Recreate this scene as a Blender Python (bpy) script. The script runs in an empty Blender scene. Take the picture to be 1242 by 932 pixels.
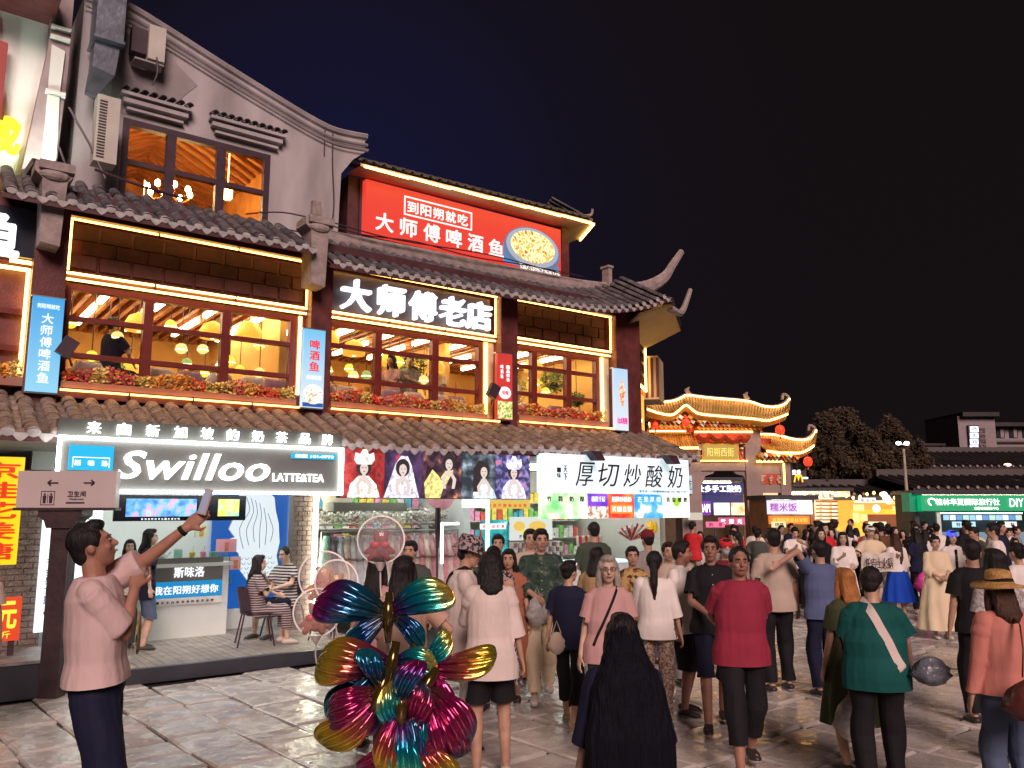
import bpy, math, random
import numpy as np
from mathutils import Vector, Matrix
random.seed(7); rng = np.random.RandomState(7)
SC = bpy.context.scene; COL = SC.collection
R = math.radians
# ---------------------------------------------------------------- camera, sky, sun, exposure
TH = math.atan(0.15); HC = 2.0
cam = bpy.data.cameras.new('camera'); cam.sensor_width = 36; cam.lens = 36*1000/1242
cam.clip_start = 0.05; cam.clip_end = 2000
camo = bpy.data.objects.new('camera', cam); COL.objects.link(camo)
camo.location = (0, 0, HC); camo.rotation_euler = (R(90)+TH, 0, 0); SC.camera = camo
W = bpy.data.worlds.new('World'); SC.world = W; W.use_nodes = True
nt = W.node_tree; bg = nt.nodes['Background']
sky = nt.nodes.new('ShaderNodeTexSky'); sky.sky_type = 'NISHITA'; sky.sun_disc = False
SUN_EL, SUN_AZ = R(30), R(168)
sky.sun_elevation = SUN_EL; sky.sun_rotation = SUN_AZ
mixn = nt.nodes.new('ShaderNodeMix'); mixn.data_type = 'RGBA'; mixn.blend_type = 'ADD'; mixn.inputs[0].default_value = 1
tint = nt.nodes.new('ShaderNodeMix'); tint.data_type = 'RGBA'; tint.blend_type = 'MULTIPLY'; tint.inputs[0].default_value = 1; tint.inputs[7].default_value = (.05, .045, .06, 1)
nt.links.new(sky.outputs[0], tint.inputs[6]); nt.links.new(tint.outputs[2], mixn.inputs[6]); mixn.inputs[7].default_value = (2.6, 1.75, 1.9, 1)
# faint blue night glow over the restaurant side of the sky, fading smoothly to brownish black
wc = nt.nodes.new('ShaderNodeTexCoord'); dt = nt.nodes.new('ShaderNodeVectorMath'); dt.operation = 'DOT_PRODUCT'; dt.inputs[1].default_value = (-.20, .92, .34)
nt.links.new(wc.outputs['Generated'], dt.inputs[0]); pw_ = nt.nodes.new('ShaderNodeMath'); pw_.operation = 'POWER'; pw_.use_clamp = True; pw_.inputs[1].default_value = 30; nt.links.new(dt.outputs['Value'], pw_.inputs[0])
gl = nt.nodes.new('ShaderNodeMix'); gl.data_type = 'RGBA'; gl.inputs[6].default_value = (0, 0, 0, 1); gl.inputs[7].default_value = (.2, 1.0, 9.5, 1); nt.links.new(pw_.outputs[0], gl.inputs[0])
ad = nt.nodes.new('ShaderNodeMix'); ad.data_type = 'RGBA'; ad.blend_type = 'ADD'; ad.inputs[0].default_value = 1; nt.links.new(mixn.outputs[2], ad.inputs[6]); nt.links.new(gl.outputs[2], ad.inputs[7])
nt.links.new(ad.outputs[2], bg.inputs[0]); bg.inputs[1].default_value = 0.0021
sl = bpy.data.lights.new('sun', 'SUN'); sl.energy = 2.4; sl.angle = R(24); sl.color = (1.0, 0.72, 0.66)
so = bpy.data.objects.new('sun', sl); COL.objects.link(so)
sd = Vector((math.sin(SUN_AZ)*math.cos(SUN_EL), math.cos(SUN_AZ)*math.cos(SUN_EL), math.sin(SUN_EL)))
so.rotation_euler = sd.to_track_quat('Z', 'Y').to_euler()
SC.view_settings.view_transform = 'Standard'; SC.view_settings.look = 'None'
SC.view_settings.exposure = 0.35; SC.view_settings.gamma = 1
SC.cycles.use_denoising = True; SC.cycles.sample_clamp_indirect = 4
SC.cycles.max_bounces = 6; SC.cycles.transparent_max_bounces = 10; SC.cycles.diffuse_bounces = 3
SC.cycles.caustics_reflective = False; SC.cycles.caustics_refractive = False

# ---------------------------------------------------------------- frames
class Fr:
    def __init__(s, o, rot): s.o = o; s.r = rot; s.c = math.cos(rot); s.s = math.sin(rot)
    def pt(s, p): return (s.o[0]+p[0]*s.c-p[1]*s.s, s.o[1]+p[0]*s.s+p[1]*s.c, s.o[2]+p[2])
FAC = Fr((-4.29, 9.82, 0), math.atan2(.6, .8))     # x along the shop fronts, y into the building
WLD = Fr((0, 0, 0), 0)
def at(px, py, Y):                                  # a pixel of the photograph on the plane y = Y
    a = (px-621)/1000; b = (466-py)/1000; c, s = math.cos(TH), math.sin(TH)
    t = Y/(c-b*s); return (a*t, Y, HC+(s+b*c)*t)

# ---------------------------------------------------------------- materials
MC = {}
def mat(name, col, rough=.6, metal=0, emit=None, es=0, var=.25, vs=3, bump=0, bs=30, trans=0, alpha=1, spec=.5, vcol2=None, island=0, coat=0, noise_detail=4, rvar=0, stretch=None, cstretch=None):
    if name in MC: return MC[name]
    m = bpy.data.materials.new(name); m.use_nodes = True; t = m.node_tree; b = t.nodes['Principled BSDF']
    col = tuple(col)+(1,)
    b.inputs['Roughness'].default_value = rough; b.inputs['Metallic'].default_value = metal
    b.inputs['Specular IOR Level'].default_value = spec
    b.inputs['Coat Weight'].default_value = coat
    tc = t.nodes.new('ShaderNodeTexCoord')
    cs = None
    if var > 0 or vcol2:
        n = t.nodes.new('ShaderNodeTexNoise'); n.inputs['Scale'].default_value = vs; n.inputs['Detail'].default_value = noise_detail
        if cstretch: mp = t.nodes.new('ShaderNodeMapping'); mp.inputs['Scale'].default_value = cstretch; t.links.new(tc.outputs['Object'], mp.inputs[0]); t.links.new(mp.outputs[0], n.inputs['Vector'])
        else: t.links.new(tc.outputs['Object'], n.inputs['Vector'])
        mr = t.nodes.new('ShaderNodeMapRange'); mr.inputs[1].default_value = .3; mr.inputs[2].default_value = .7
        t.links.new(n.outputs[0], mr.inputs[0])
        mx = t.nodes.new('ShaderNodeMix'); mx.data_type = 'RGBA'
        mx.inputs[6].default_value = tuple(c*(1-var) for c in col[:3])+(1,)
        mx.inputs[7].default_value = (tuple(vcol2)+(1,)) if vcol2 else tuple(min(1, c*(1+var)) for c in col[:3])+(1,)
        t.links.new(mr.outputs[0], mx.inputs[0]); cs = mx.outputs[2]
        if rvar:
            rm = t.nodes.new('ShaderNodeMapRange'); rm.inputs[1].default_value = .3; rm.inputs[2].default_value = .7
            rm.inputs[3].default_value = rough-rvar; rm.inputs[4].default_value = rough+rvar
            n2 = t.nodes.new('ShaderNodeTexNoise'); n2.inputs['Scale'].default_value = vs*2.3; t.links.new(tc.outputs['Object'], n2.inputs['Vector'])
            t.links.new(n2.outputs[0], rm.inputs[0]); t.links.new(rm.outputs[0], b.inputs['Roughness'])
    if island:
        g = t.nodes.new('ShaderNodeNewGeometry'); hsv = t.nodes.new('ShaderNodeHueSaturation')
        m2 = t.nodes.new('ShaderNodeMapRange'); m2.inputs[3].default_value = 1-island; m2.inputs[4].default_value = 1+island
        t.links.new(g.outputs['Random Per Island'], m2.inputs[0]); t.links.new(m2.outputs[0], hsv.inputs['Value'])
        if cs: t.links.new(cs, hsv.inputs['Color'])
        else: hsv.inputs['Color'].default_value = col
        cs = hsv.outputs[0]
    if cs: t.links.new(cs, b.inputs['Base Color'])
    else: b.inputs['Base Color'].default_value = col
    if emit is not None:
        b.inputs['Emission Color'].default_value = tuple(emit)+(1,); b.inputs['Emission Strength'].default_value = es
    if bump:
        n = t.nodes.new('ShaderNodeTexNoise'); n.inputs['Scale'].default_value = bs; n.inputs['Detail'].default_value = 3
        if stretch:
            mp = t.nodes.new('ShaderNodeMapping'); mp.inputs['Scale'].default_value = stretch; t.links.new(tc.outputs['Object'], mp.inputs[0]); t.links.new(mp.outputs[0], n.inputs['Vector'])
        else: t.links.new(tc.outputs['Object'], n.inputs['Vector'])
        bn = t.nodes.new('ShaderNodeBump'); bn.inputs['Strength'].default_value = bump; bn.inputs['Distance'].default_value = .02
        t.links.new(n.outputs[0], bn.inputs['Height']); t.links.new(bn.outputs[0], b.inputs['Normal'])
    if trans: b.inputs['Transmission Weight'].default_value = trans
    if alpha < 1: b.inputs['Alpha'].default_value = alpha
    MC[name] = m; return m
def emis(name, col, s, grad=None):
    if name in MC: return MC[name]
    m = bpy.data.materials.new(name); m.use_nodes = True; t = m.node_tree; b = t.nodes['Principled BSDF']
    b.inputs['Base Color'].default_value = (.02, .02, .02, 1); b.inputs['Roughness'].default_value = .4
    b.inputs['Emission Color'].default_value = tuple(col)+(1,); b.inputs['Emission Strength'].default_value = s
    MC[name] = m; return m
def ramp_mat(name, tex, scale, stops, rough=.6, metal=0, emit=0, bump=0, interp='LINEAR', coord='Object', axis=None, spec=.5, dist=0, detail=3):
    """a pattern: tex in noise / voronoi / wave / bands, its value sent through colour stops"""
    if name in MC: return MC[name]
    m = bpy.data.materials.new(name); m.use_nodes = True; t = m.node_tree; b = t.nodes['Principled BSDF']
    b.inputs['Roughness'].default_value = rough; b.inputs['Metallic'].default_value = metal; b.inputs['Specular IOR Level'].default_value = spec
    tc = t.nodes.new('ShaderNodeTexCoord'); src = tc.outputs[coord]
    if tex == 'noise':
        n = t.nodes.new('ShaderNodeTexNoise'); n.inputs['Scale'].default_value = scale; n.inputs['Detail'].default_value = detail; n.inputs['Distortion'].default_value = dist; o = n.outputs[0]; t.links.new(src, n.inputs['Vector'])
    elif tex == 'voronoi':
        n = t.nodes.new('ShaderNodeTexVoronoi'); n.inputs['Scale'].default_value = scale; o = n.outputs['Distance']; t.links.new(src, n.inputs['Vector'])
    elif tex == 'cell':
        n = t.nodes.new('ShaderNodeTexVoronoi'); n.inputs['Scale'].default_value = scale; t.links.new(src, n.inputs['Vector'])
        sp = t.nodes.new('ShaderNodeSeparateColor'); t.links.new(n.outputs['Color'], sp.inputs[0]); o = sp.outputs[0]
    else:
        n = t.nodes.new('ShaderNodeTexWave'); n.inputs['Scale'].default_value = scale; n.bands_direction = axis or 'Z'; n.inputs['Distortion'].default_value = dist; o = n.outputs[1]; t.links.new(src, n.inputs['Vector'])
    r = t.nodes.new('ShaderNodeValToRGB'); r.color_ramp.interpolation = interp
    while len(r.color_ramp.elements) < len(stops): r.color_ramp.elements.new(.5)
    for e, (p, c) in zip(r.color_ramp.elements, stops): e.position = p; e.color = tuple(c)+(1,)
    t.links.new(o, r.inputs[0]); t.links.new(r.outputs[0], b.inputs['Base Color'])
    if emit: t.links.new(r.outputs[0], b.inputs['Emission Color']); b.inputs['Emission Strength'].default_value = emit
    if bump:
        bn = t.nodes.new('ShaderNodeBump'); bn.inputs['Strength'].default_value = bump; bn.inputs['Distance'].default_value = .01
        t.links.new(o, bn.inputs['Height']); t.links.new(bn.outputs[0], b.inputs['Normal'])
    MC[name] = m; return m

# ---------------------------------------------------------------- mesh builder
class MB:
    def __init__(s): s.v = []; s.f = []; s.m = []; s.cur = 0
    def add(s, vs, fs):
        b = len(s.v); s.v += [tuple(map(float, p)) for p in vs]; s.f += [tuple(i+b for i in f) for f in fs]; s.m += [s.cur]*len(fs); return s
    def box(s, x0, x1, y0, y1, z0, z1):
        return s.add([(x0,y0,z0),(x1,y0,z0),(x1,y1,z0),(x0,y1,z0),(x0,y0,z1),(x1,y0,z1),(x1,y1,z1),(x0,y1,z1)],
                     [(0,3,2,1),(4,5,6,7),(0,1,5,4),(1,2,6,5),(2,3,7,6),(3,0,4,7)])
    def obox(s, c, h, rot):
        M = rot if isinstance(rot, Matrix) else Matrix.Rotation(rot, 3, 'Z')
        P = [Vector(c)+M@Vector((a*h[0], b*h[1], d*h[2])) for d in (-1,1) for a, b in ((-1,-1),(1,-1),(1,1),(-1,1))]
        return s.add(P, [(0,3,2,1),(4,5,6,7),(0,1,5,4),(1,2,6,5),(2,3,7,6),(3,0,4,7)])
    def bar(s, a, b, w, h=None):
        h = h or w; a = Vector(a); b = Vector(b); d = b-a; L = d.length
        return s.obox((a+b)/2, (w/2, h/2, L/2), d.to_track_quat('Z', 'Y').to_matrix())
    def tube(s, pts, r, n=8, ry=None, side=None, caps=True):
        P = [Vector(p) for p in pts]; k = len(P)
        rr = r if hasattr(r, '__len__') else [r]*k; r2 = rr if ry is None else (ry if hasattr(ry, '__len__') else [ry]*k)
        vs = []; ref = Vector(side) if side else None; prev = None
        for i in range(k):
            d = (P[min(i+1, k-1)]-P[max(i-1, 0)])
            d = d.normalized() if d.length > 1e-9 else Vector((0,0,1))
            if ref is not None: x = ref-d*ref.dot(d)
            elif prev is not None: x = prev-d*prev.dot(d)
            else: x = d.orthogonal()
            if x.length < 1e-6: x = d.orthogonal()
            x.normalize(); y = d.cross(x); prev = x
            for j in range(n):
                a = 2*math.pi*j/n; vs.append(P[i]+x*(rr[i]*math.cos(a))+y*(r2[i]*math.sin(a)))
        fs = [(i*n+j, i*n+(j+1)%n, (i+1)*n+(j+1)%n, (i+1)*n+j) for i in range(k-1) for j in range(n)]
        if caps: fs += [tuple(range(n-1, -1, -1)), tuple(range((k-1)*n, k*n))]
        return s.add(vs, fs)
    def cap(s, a, b, r1, r2=None, n=10):               # tapered capsule
        a = Vector(a); b = Vector(b); r2 = r1 if r2 is None else r2; d = (b-a); L = max(d.length, 1e-6); d = d/L
        pts = []; rs = []
        for t in (-1, -.87, -.5): pts.append(a+d*r1*t); rs.append(max(r1*math.sqrt(1-t*t), r1*.02))
        for t in (0, .25, .5, .75, 1): pts.append(a+d*L*t); rs.append(r1+(r2-r1)*t)
        for t in (.5, .87, 1): pts.append(b+d*r2*t); rs.append(max(r2*math.sqrt(1-t*t), r2*.02))
        return s.tube(pts, rs, n)
    def ell(s, c, r, n=14, m=9, rot=None, fn=None):
        r = r if hasattr(r, '__len__') else (r, r, r); vs = []
        for i in range(m+1):
            th = math.pi*i/m
            for j in range(n):
                a = 2*math.pi*j/n; q = Vector((r[0]*math.sin(th)*math.cos(a), r[1]*math.sin(th)*math.sin(a), -r[2]*math.cos(th)))
                if fn: q = Vector(fn(q))
                if rot is not None: q = rot@q
                vs.append(Vector(c)+q)
        return s.add(vs, [(i*n+j, i*n+(j+1)%n, (i+1)*n+(j+1)%n, (i+1)*n+j) for i in range(m) for j in range(n)])
    def poly(s, pts, d, ax='y'):                       # outline in (x,z) [ax y] or (x,y) [ax z], given thickness d from the first plane
        n = len(pts)
        if ax == 'y': A = [(p[0], d[0], p[1]) for p in pts]; B = [(p[0], d[1], p[1]) for p in pts]
        elif ax == 'x': A = [(d[0], p[0], p[1]) for p in pts]; B = [(d[1], p[0], p[1]) for p in pts]
        else: A = [(p[0], p[1], d[0]) for p in pts]; B = [(p[0], p[1], d[1]) for p in pts]
        return s.add(A+B, [tuple(range(n)), tuple(range(2*n-1, n-1, -1))]+[((i+1)%n, i, n+i, n+(i+1)%n) for i in range(n)])
    def quad(s, a, b, c, d): return s.add([a, b, c, d], [(0,1,2,3)])
    def grid(s, G):                                    # 2-D array of points
        h = len(G); w = len(G[0]); return s.add([p for r in G for p in r], [(i*w+j, i*w+j+1, (i+1)*w+j+1, (i+1)*w+j) for i in range(h-1) for j in range(w-1)])
    def mesh(s, name, mats, org=(0,0,0), smooth=False):
        me = bpy.data.meshes.new(name); v = np.array(s.v, float).reshape(-1, 3)-np.array(org)
        me.from_pydata(v.tolist(), [], s.f)
        for m in (mats if isinstance(mats, (list, tuple)) else [mats]): me.materials.append(m)
        if any(s.m): me.polygons.foreach_set('material_index', s.m)
        if smooth: me.polygons.foreach_set('use_smooth', [True]*len(me.polygons))
        me.update(); return me
ORD = ('first second third fourth fifth sixth seventh eighth ninth tenth eleventh twelfth thirteenth fourteenth fifteenth sixteenth seventeenth eighteenth nineteenth twentieth twenty-first twenty-second twenty-third').split()
ORG = {}
def link(name, me, parent=None):
    o = bpy.data.objects.new(name, me); COL.objects.link(o)
    if parent is not None: o.parent = parent
    return o
def part(name, mb, mats, parent, smooth=False, label=None, kind=None):
    root = parent
    while root.parent is not None: root = root.parent
    o = link(name, mb.mesh(name, mats, ORG.get(root.name, (0,0,0)), smooth), parent)
    if label: o['label'] = label
    if kind: o['kind'] = kind
    return o
def thing(name, label, cat, fr=WLD, org=(0,0,0), group=None, local=False, rot=0):
    o = bpy.data.objects.new(name, None); COL.objects.link(o); o.empty_display_size = .2
    o.location = fr.pt(org); o.rotation_euler = (0, 0, fr.r+rot)
    ORG[o.name] = (0,0,0) if local else org
    o['label'] = label; o['category'] = cat
    if group: o['group'] = group
    return o
def single(name, mb, mats, label, cat, fr=WLD, org=(0,0,0), group=None, smooth=False, kind=None):
    o = link(name, mb.mesh(name, mats, org, smooth)); o.location = fr.pt(org); o.rotation_euler = (0, 0, fr.r)
    if kind: o['kind'] = kind
    if label: o['label'] = label
    if cat: o['category'] = cat
    if group: o['group'] = group
    return o
def share(o, parent=None, loc=None, rot=None, name=None):
    c = o.copy(); COL.objects.link(c)
    if parent is not None: c.parent = parent
    if loc is not None: c.location = loc
    if rot is not None: c.rotation_euler = rot
    return c
TMP = bpy.data.scenes.new('workbench')              # small side scene in which curves and modifiers are evaluated; removed at the end
def bake(o):
    TMP.collection.objects.link(o); vl = TMP.view_layers[0]; vl.update()
    return bpy.data.meshes.new_from_object(o.evaluated_get(vl.depsgraph))
# ---------------------------------------------------------------- lettering (built-in font)
def text(body, box, v, parent, m, bold=.02, depth=.01, shear=0, name='lettering', keep=True, vertical=False, curve=0):
    """body fitted in box = (x0, x1, z0, z1), its face at y = v looking towards -y"""
    x0, x1, z0, z1 = box
    if vertical:
        n = len(body); h = (z1-z0)/n
        for i, ch in enumerate(body): mbs = MB(); P, F = glyph(ch, bold, depth, shear); mbs.add(fit(P, (x0, x1, z1-(i+.93)*h, z1-(i+.07)*h), v), F); o = part('letter', mbs, m, parent)
        return o
    bs_ = body.replace(' ', ''); h = z1-z0; n = len(bs_)
    if n > 1 and ord(bs_[0]) > 0x3000 and ord(bs_[-1]) > 0x3000 and n*h*1.12 < (x1-x0):   # wide row: every character keeps its own square cell
        st = (x1-x0-h*1.05)/(n-1)
        for i, ch in enumerate(bs_): mb = MB(); P, F = glyph(ch, bold, depth, shear); mb.add(fit(P, (x0+i*st, x0+i*st+h*1.05, z0, z1), v), F); o = part('letter', mb, m, parent)
        return o
    P, F = glyph(body, bold, depth, shear); mb = MB(); mb.add(fit(P, box, v), F)
    return part(name, mb, m, parent)
def glyph(body, bold, depth, shear):
    cjk = any(ord(ch) > 0x3000 for ch in body); c = bpy.data.curves.new('lettering', 'FONT'); c.body = body; c.offset = 0 if cjk else bold*.42; c.extrude = depth/2; c.resolution_u = 3; c.shear = shear; c.space_character = 1.05
    o = bpy.data.objects.new('lettering', c); me = bake(o)
    P = np.empty(len(me.vertices)*3); me.vertices.foreach_get('co', P); P = P.reshape(-1, 3)
    F = [tuple(p.vertices) for p in me.polygons]
    bpy.data.objects.remove(o); bpy.data.curves.remove(c); bpy.data.meshes.remove(me)
    if cjk and bold > .005:                           # heavier strokes: shifted copies, each a hair behind the last
        Q = [P]; G = list(F); n = len(P); r = bold*.55
        for k in range(5): a = k*1.2566; Q.append(P+np.array((r*math.cos(a), r*math.sin(a), -.0004*(k+1)))); G += [tuple(i+n*(k+1) for i in f) for f in F]
        P = np.concatenate(Q); F = G
    return P, F
def fit(P, box, v):
    x0, x1, z0, z1 = box; a = P.min(0); b = P.max(0)
    return np.c_[x0+(P[:,0]-a[0])/(b[0]-a[0])*(x1-x0), v-(P[:,2]-a[2]), z0+(P[:,1]-a[1])/(b[1]-a[1])*(z1-z0)]
def smooth_path(P, n=6):
    P = [Vector(p) for p in P]; out = []
    for i in range(len(P)-1):
        a = P[max(i-1,0)]; b = P[i]; c = P[i+1]; d = P[min(i+2, len(P)-1)]
        for k in range(n):
            t = k/n; out.append(.5*((2*b)+(c-a)*t+(2*a-5*b+4*c-d)*t*t+(3*b-a-3*c+d)*t**3))
    out.append(P[-1]); return out
# ================================================================ THE SETTING
M_STONE = mat('paving_stone', (.50,.465,.435), rough=.24, var=.22, vs=2.4, bump=.6, bs=8, island=.3, rvar=.17, noise_detail=9, spec=.7)
M_GROUT = mat('joint_earth', (.018,.015,.014), rough=.8, var=.3, vs=8, bump=.5, bs=30)
mb = MB(); mb.box(-60, 90, -25, 160, -.3, -.03)
ground = single('ground', mb, M_GROUT, None, None, kind='structure')
A_ = Vector((.65, -.76)).normalized(); B_ = Vector((-A_.y, A_.x))    # rows run along A_, stacked along B_
def fsv(x, y): dx, dy = x+4.29, y-9.82; return dx*.8+dy*.6, -dx*.6+dy*.8
slabs = []
b = 1.0
while b < 44:
    w = random.uniform(.5, .62) if b < 13 else random.uniform(.6, .78)
    a = -44+random.random()
    while a < 22:
        L = random.uniform(.42, .62) if b < 8.6 else random.uniform(.6, 1.0)
        c = A_*(a+L/2)+B_*(b+w/2)
        s_, v_ = fsv(c.x, c.y); ca = abs(c.x)/(c.y+1e-6)
        near = c.y > 1.5 and c.y < 42 and ca < .78+1.2/max(c.y, 1) or (0 < c.y < 5 and abs(c.x) < 4)
        if near and not (v_ > .05 and -1.75 < s_ < 12) and not (v_ > 2.5 and s_ <= -1.6): slabs.append((c.length, a, L, b, w))
        a += L
    b += w
slabs.sort()
def slab(mb, a, L, b, w):
    g = .014; j = lambda: random.uniform(-.019, .019)
    z = random.uniform(-.009, .009); tl = random.uniform(-.008, .008); ch = .018
    q = [(a+g+j(), b+g+j()), (a+L-g+j(), b+g+j()), (a+L-g+j(), b+w-g+j()), (a+g+j(), b+w-g+j())]
    cx = a+L/2; cy = b+w/2
    P = []
    for lv in (0, 1, 2):
        for i, (x, y) in enumerate(q):
            if lv == 2: d = math.hypot(cx-x, cy-y); x += (cx-x)/d*ch*1.6; y += (cy-y)/d*ch*1.6
            p = A_*x+B_*y; P.append((p.x, p.y, (-.05, z-.012, z+tl*(1 if i in (0,3) else -1))[lv]))
    F = [(8,9,10,11)]+[(k+i, k+(i+1)%4, k+4+(i+1)%4, k+4+i) for k in (0, 4) for i in range(4)]
    mb.add(P, F)
far = MB()
for k, (d, a, L, b, w) in enumerate(slabs):
    if k < 300:
        m1 = MB(); slab(m1, a, L, b, w); part('paving_slab', m1, M_STONE, ground)
    else: slab(far, a, L, b, w)
part('far_paving_slabs', far, M_STONE, ground, kind='stuff')

# ================================================================ THE RESTAURANT BUILDING (frame: x = along the front, y = depth, z = up)
M_TIM = mat('maroon_timber', (.13,.035,.035), rough=.45, var=.3, vs=6, bump=.2, bs=40)
M_TIMD = mat('dark_maroon_timber', (.085,.03,.035), rough=.5, var=.3, vs=5, bump=.2, bs=40)
M_RED = mat('red_window_timber', (.17,.028,.022), rough=.4, var=.2, vs=5)
M_BLOCK = mat('reddish_cladding_block', (.055,.014,.016), rough=.65, var=.3, vs=5, island=.25, bump=.3, bs=25)
M_PLAS = mat('pinkish_plaster', (.43,.40,.415), rough=.85, var=.26, vs=1, bump=.2, bs=12, noise_detail=9, cstretch=(2.2,2.2,.55))
M_PLASD = mat('stained_plaster', (.30,.27,.28), rough=.85, var=.3, vs=1.6, bump=.2, bs=12, noise_detail=8)
M_CARV = mat('carved_stone', (.34,.28,.27), rough=.8, var=.25, vs=8, bump=.5, bs=30)
M_TILE = mat('clay_tile', (.23,.17,.135), rough=.75, var=.35, vs=9, island=.35, bump=.4, bs=35)
M_TILED = mat('grey_clay_tile', (.11,.10,.115), rough=.75, var=.35, vs=9, island=.35, bump=.4, bs=35)
M_TIP = mat('pale_tile_tip', (.42,.40,.40), rough=.7, var=.25, vs=8)
M_CREAM = mat('cream_soffit', (.62,.50,.32), rough=.7, var=.08, vs=2)
LED = emis('warm_led_strip', (1.0, .50, .10), 7)
LEDW = emis('warm_white_led', (1.0, .56, .13), 7.5)
LEDC = emis('cool_white_led', (.93, 1.0, .95), 15)
BLD = thing('restaurant_building', 'long red-timbered restaurant building with tiled eaves, plaster gable and warm light strips', 'building', FAC, (0,1.5,0))
def bp(name, mb, m, parent=None, **k): return part(name, mb, m, parent or BLD, **k)
# plaster gable wall of the top floor
g = [(-.75,5.9),(-.75,9.75),(-.2,9.72),(.4,9.55),(1.2,9.28),(2.2,8.96),(2.95,8.74),(3.4,8.66),(3.95,8.70),(3.95,8.42),(3.72,8.22),(3.5,7.9),(3.45,5.9)]
x0, x1, z0, z1 = -.10, 2.21, 6.6, 7.9
gw = MB()
gw.poly([(-.75,5.9),(-.10,5.9),(-.10,7.9),(2.21,7.9),(2.21,5.9),(3.45,5.9),(3.5,7.9),(3.72,8.22),(3.95,8.42),(3.95,8.66)]+[p for p in reversed(g[1:8])]+[(-.75,9.75)], (2.6,2.85))
gw.box(-.10,2.21,2.6,2.85,5.9,6.6); gw.box(-.75,-.5,2.85,6.5,5.9,9.7)
bp('gable_wall', gw, M_PLAS)
for k, (dz, w) in enumerate(((-.02,.07),(-.19,.022),(-.30,.022))):   # parapet coping and mouldings that follow the curve
    m1 = MB(); P = smooth_path([(-.75,9.76+dz),(-.2,9.73+dz),(.4,9.56+dz),(1.2,9.29+dz),(2.2,8.97+dz),(2.95,8.75+dz),(3.4,8.68+dz),(3.98,8.73+dz)][0:], 5) if False else None
    pts = [(-.75,9.76),(-.2,9.73),(.4,9.56),(1.2,9.29),(2.2,8.97),(2.95,8.75),(3.4,8.68),(3.98,8.73)]
    pp = smooth_path([(x, 2.58-.03*k, z+dz) for x, z in pts], 5)
    m1.tube(pp, w/2, 6, ry=.035+.035*(k == 0)); bp('parapet_moulding', m1, M_PLAS)
st = MB(); st.poly([(-.28,9.3),(.5,9.1),(.95,8.75),(.75,8.5),(.6,8.2),(.75,7.97),(-.3,7.95)], (2.592,2.598)); bp('damp_stain', st, M_PLASD)
# top floor window with a lit timber ceiling room behind
def window(par, x0, x1, z0, z1, v, xs, zs, m, w=.09, d=.12, glass=True, name='window'):
    f = MB(); f.box(x0,x1,v-d/2,v+d/2,z1-w,z1); f.box(x0,x1,v-d/2,v+d/2,z0,z0+w); f.box(x0,x0+w,v-d/2,v+d/2,z0+w,z1-w); f.box(x1-w,x1,v-d/2,v+d/2,z0+w,z1-w)
    fo = bp(name, f, m, par)
    for x in xs: q = MB(); q.box(x-w/2-.02,x+w/2+.02,v-d/2+.004,v+d/2-.004,z0+w,z1-w); bp('mullion', q, m, fo)
    ed = [x0+w]+[e for x in xs for e in (x-w/2-.02, x+w/2+.02)]+[x1-w]
    for i in range(0, len(ed), 2):
        for z in zs: q = MB(); q.box(ed[i],ed[i+1],v-d/2+.012,v+d/2-.012,z-w*.38,z+w*.38); bp('transom', q, m, fo)
        zz = [z0+w]+[e for z in zs for e in (z-w*.38, z+w*.38)]+[z1-w]
        if glass:
            for j in range(0, len(zz), 2):
                q = MB(); q.box(ed[i],ed[i+1],v+.01,v+.014,zz[j],zz[j+1]); bp('pane', q, M_GLASS, fo)
    return fo
M_GLASS = mat('window_glass', (.01,.01,.012), rough=.02, var=0, alpha=.10, spec=.5)
M_WF = mat('dark_window_frame', (.055,.03,.045), rough=.5, var=.2, vs=6)
window(BLD, -.10, 2.21, 6.6, 7.9, 2.66, [.62,1.40], [7.22], M_WF, w=.10)
M_ORW = mat('amber_timber', (.55,.26,.07), rough=.5, var=.25, vs=4, bump=.2, bs=20)
M_ORD = mat('amber_timber_slat', (.32,.12,.03), rough=.5, var=.25, vs=4)
rm = MB(); rm.box(-.4,2.6,7.8,7.9,6.2,9.2); rm.box(-.45,-.4,2.85,7.8,6.2,8.6); rm.box(2.6,2.65,2.85,7.8,6.2,8.6); rm.box(-.4,2.6,2.85,7.8,6.12,6.2)
rm.quad((-.4,2.86,8.25),(1.1,2.86,9.0),(1.1,7.8,9.0),(-.4,7.8,8.25)); rm.quad((1.1,2.86,9.0),(2.6,2.86,8.25),(2.6,7.8,8.25),(1.1,7.8,9.0))
bp('upper_room', rm, M_ORW)
for k in range(17):                                                  # slats of the pitched ceiling and rear wall battens
    y = 3.0+k*.29
    for sx in (0, 1):
        q = MB(); q.bar((-.38+sx*1.5, y, 8.2+sx*.72), (1.08+sx*1.5, y, 8.92-sx*.72), .07, .05); bp('ceiling_slat', q, M_ORD)
for k in range(9): q = MB(); q.box(-.4,2.6,7.76,7.8,6.3+k*.2,6.36+k*.2); bp('wall_batten', q, M_ORD)
def hidden_lamp(name, label, cat, fr, p, r, col, s, group=None):
    m = MB(); m.ell(p, r, 12, 8); return single(name, m, emis('glow_%s_%g' % (cat.replace(' ','_'), s), col, s), label, cat, fr, p, group, smooth=True)
ch = thing('chandelier', 'brass chandelier with clustered lit bulbs in the top floor room', 'chandelier', FAC, (1.05,4.4,7.65))
q = MB(); q.tube([(1.05,4.4,7.6),(1.05,4.4,8.95)], .012, 6); q.ell((1.05,4.4,7.55), (.07,.07,.09)); part('rod', q, M_ORD, ch)
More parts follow.
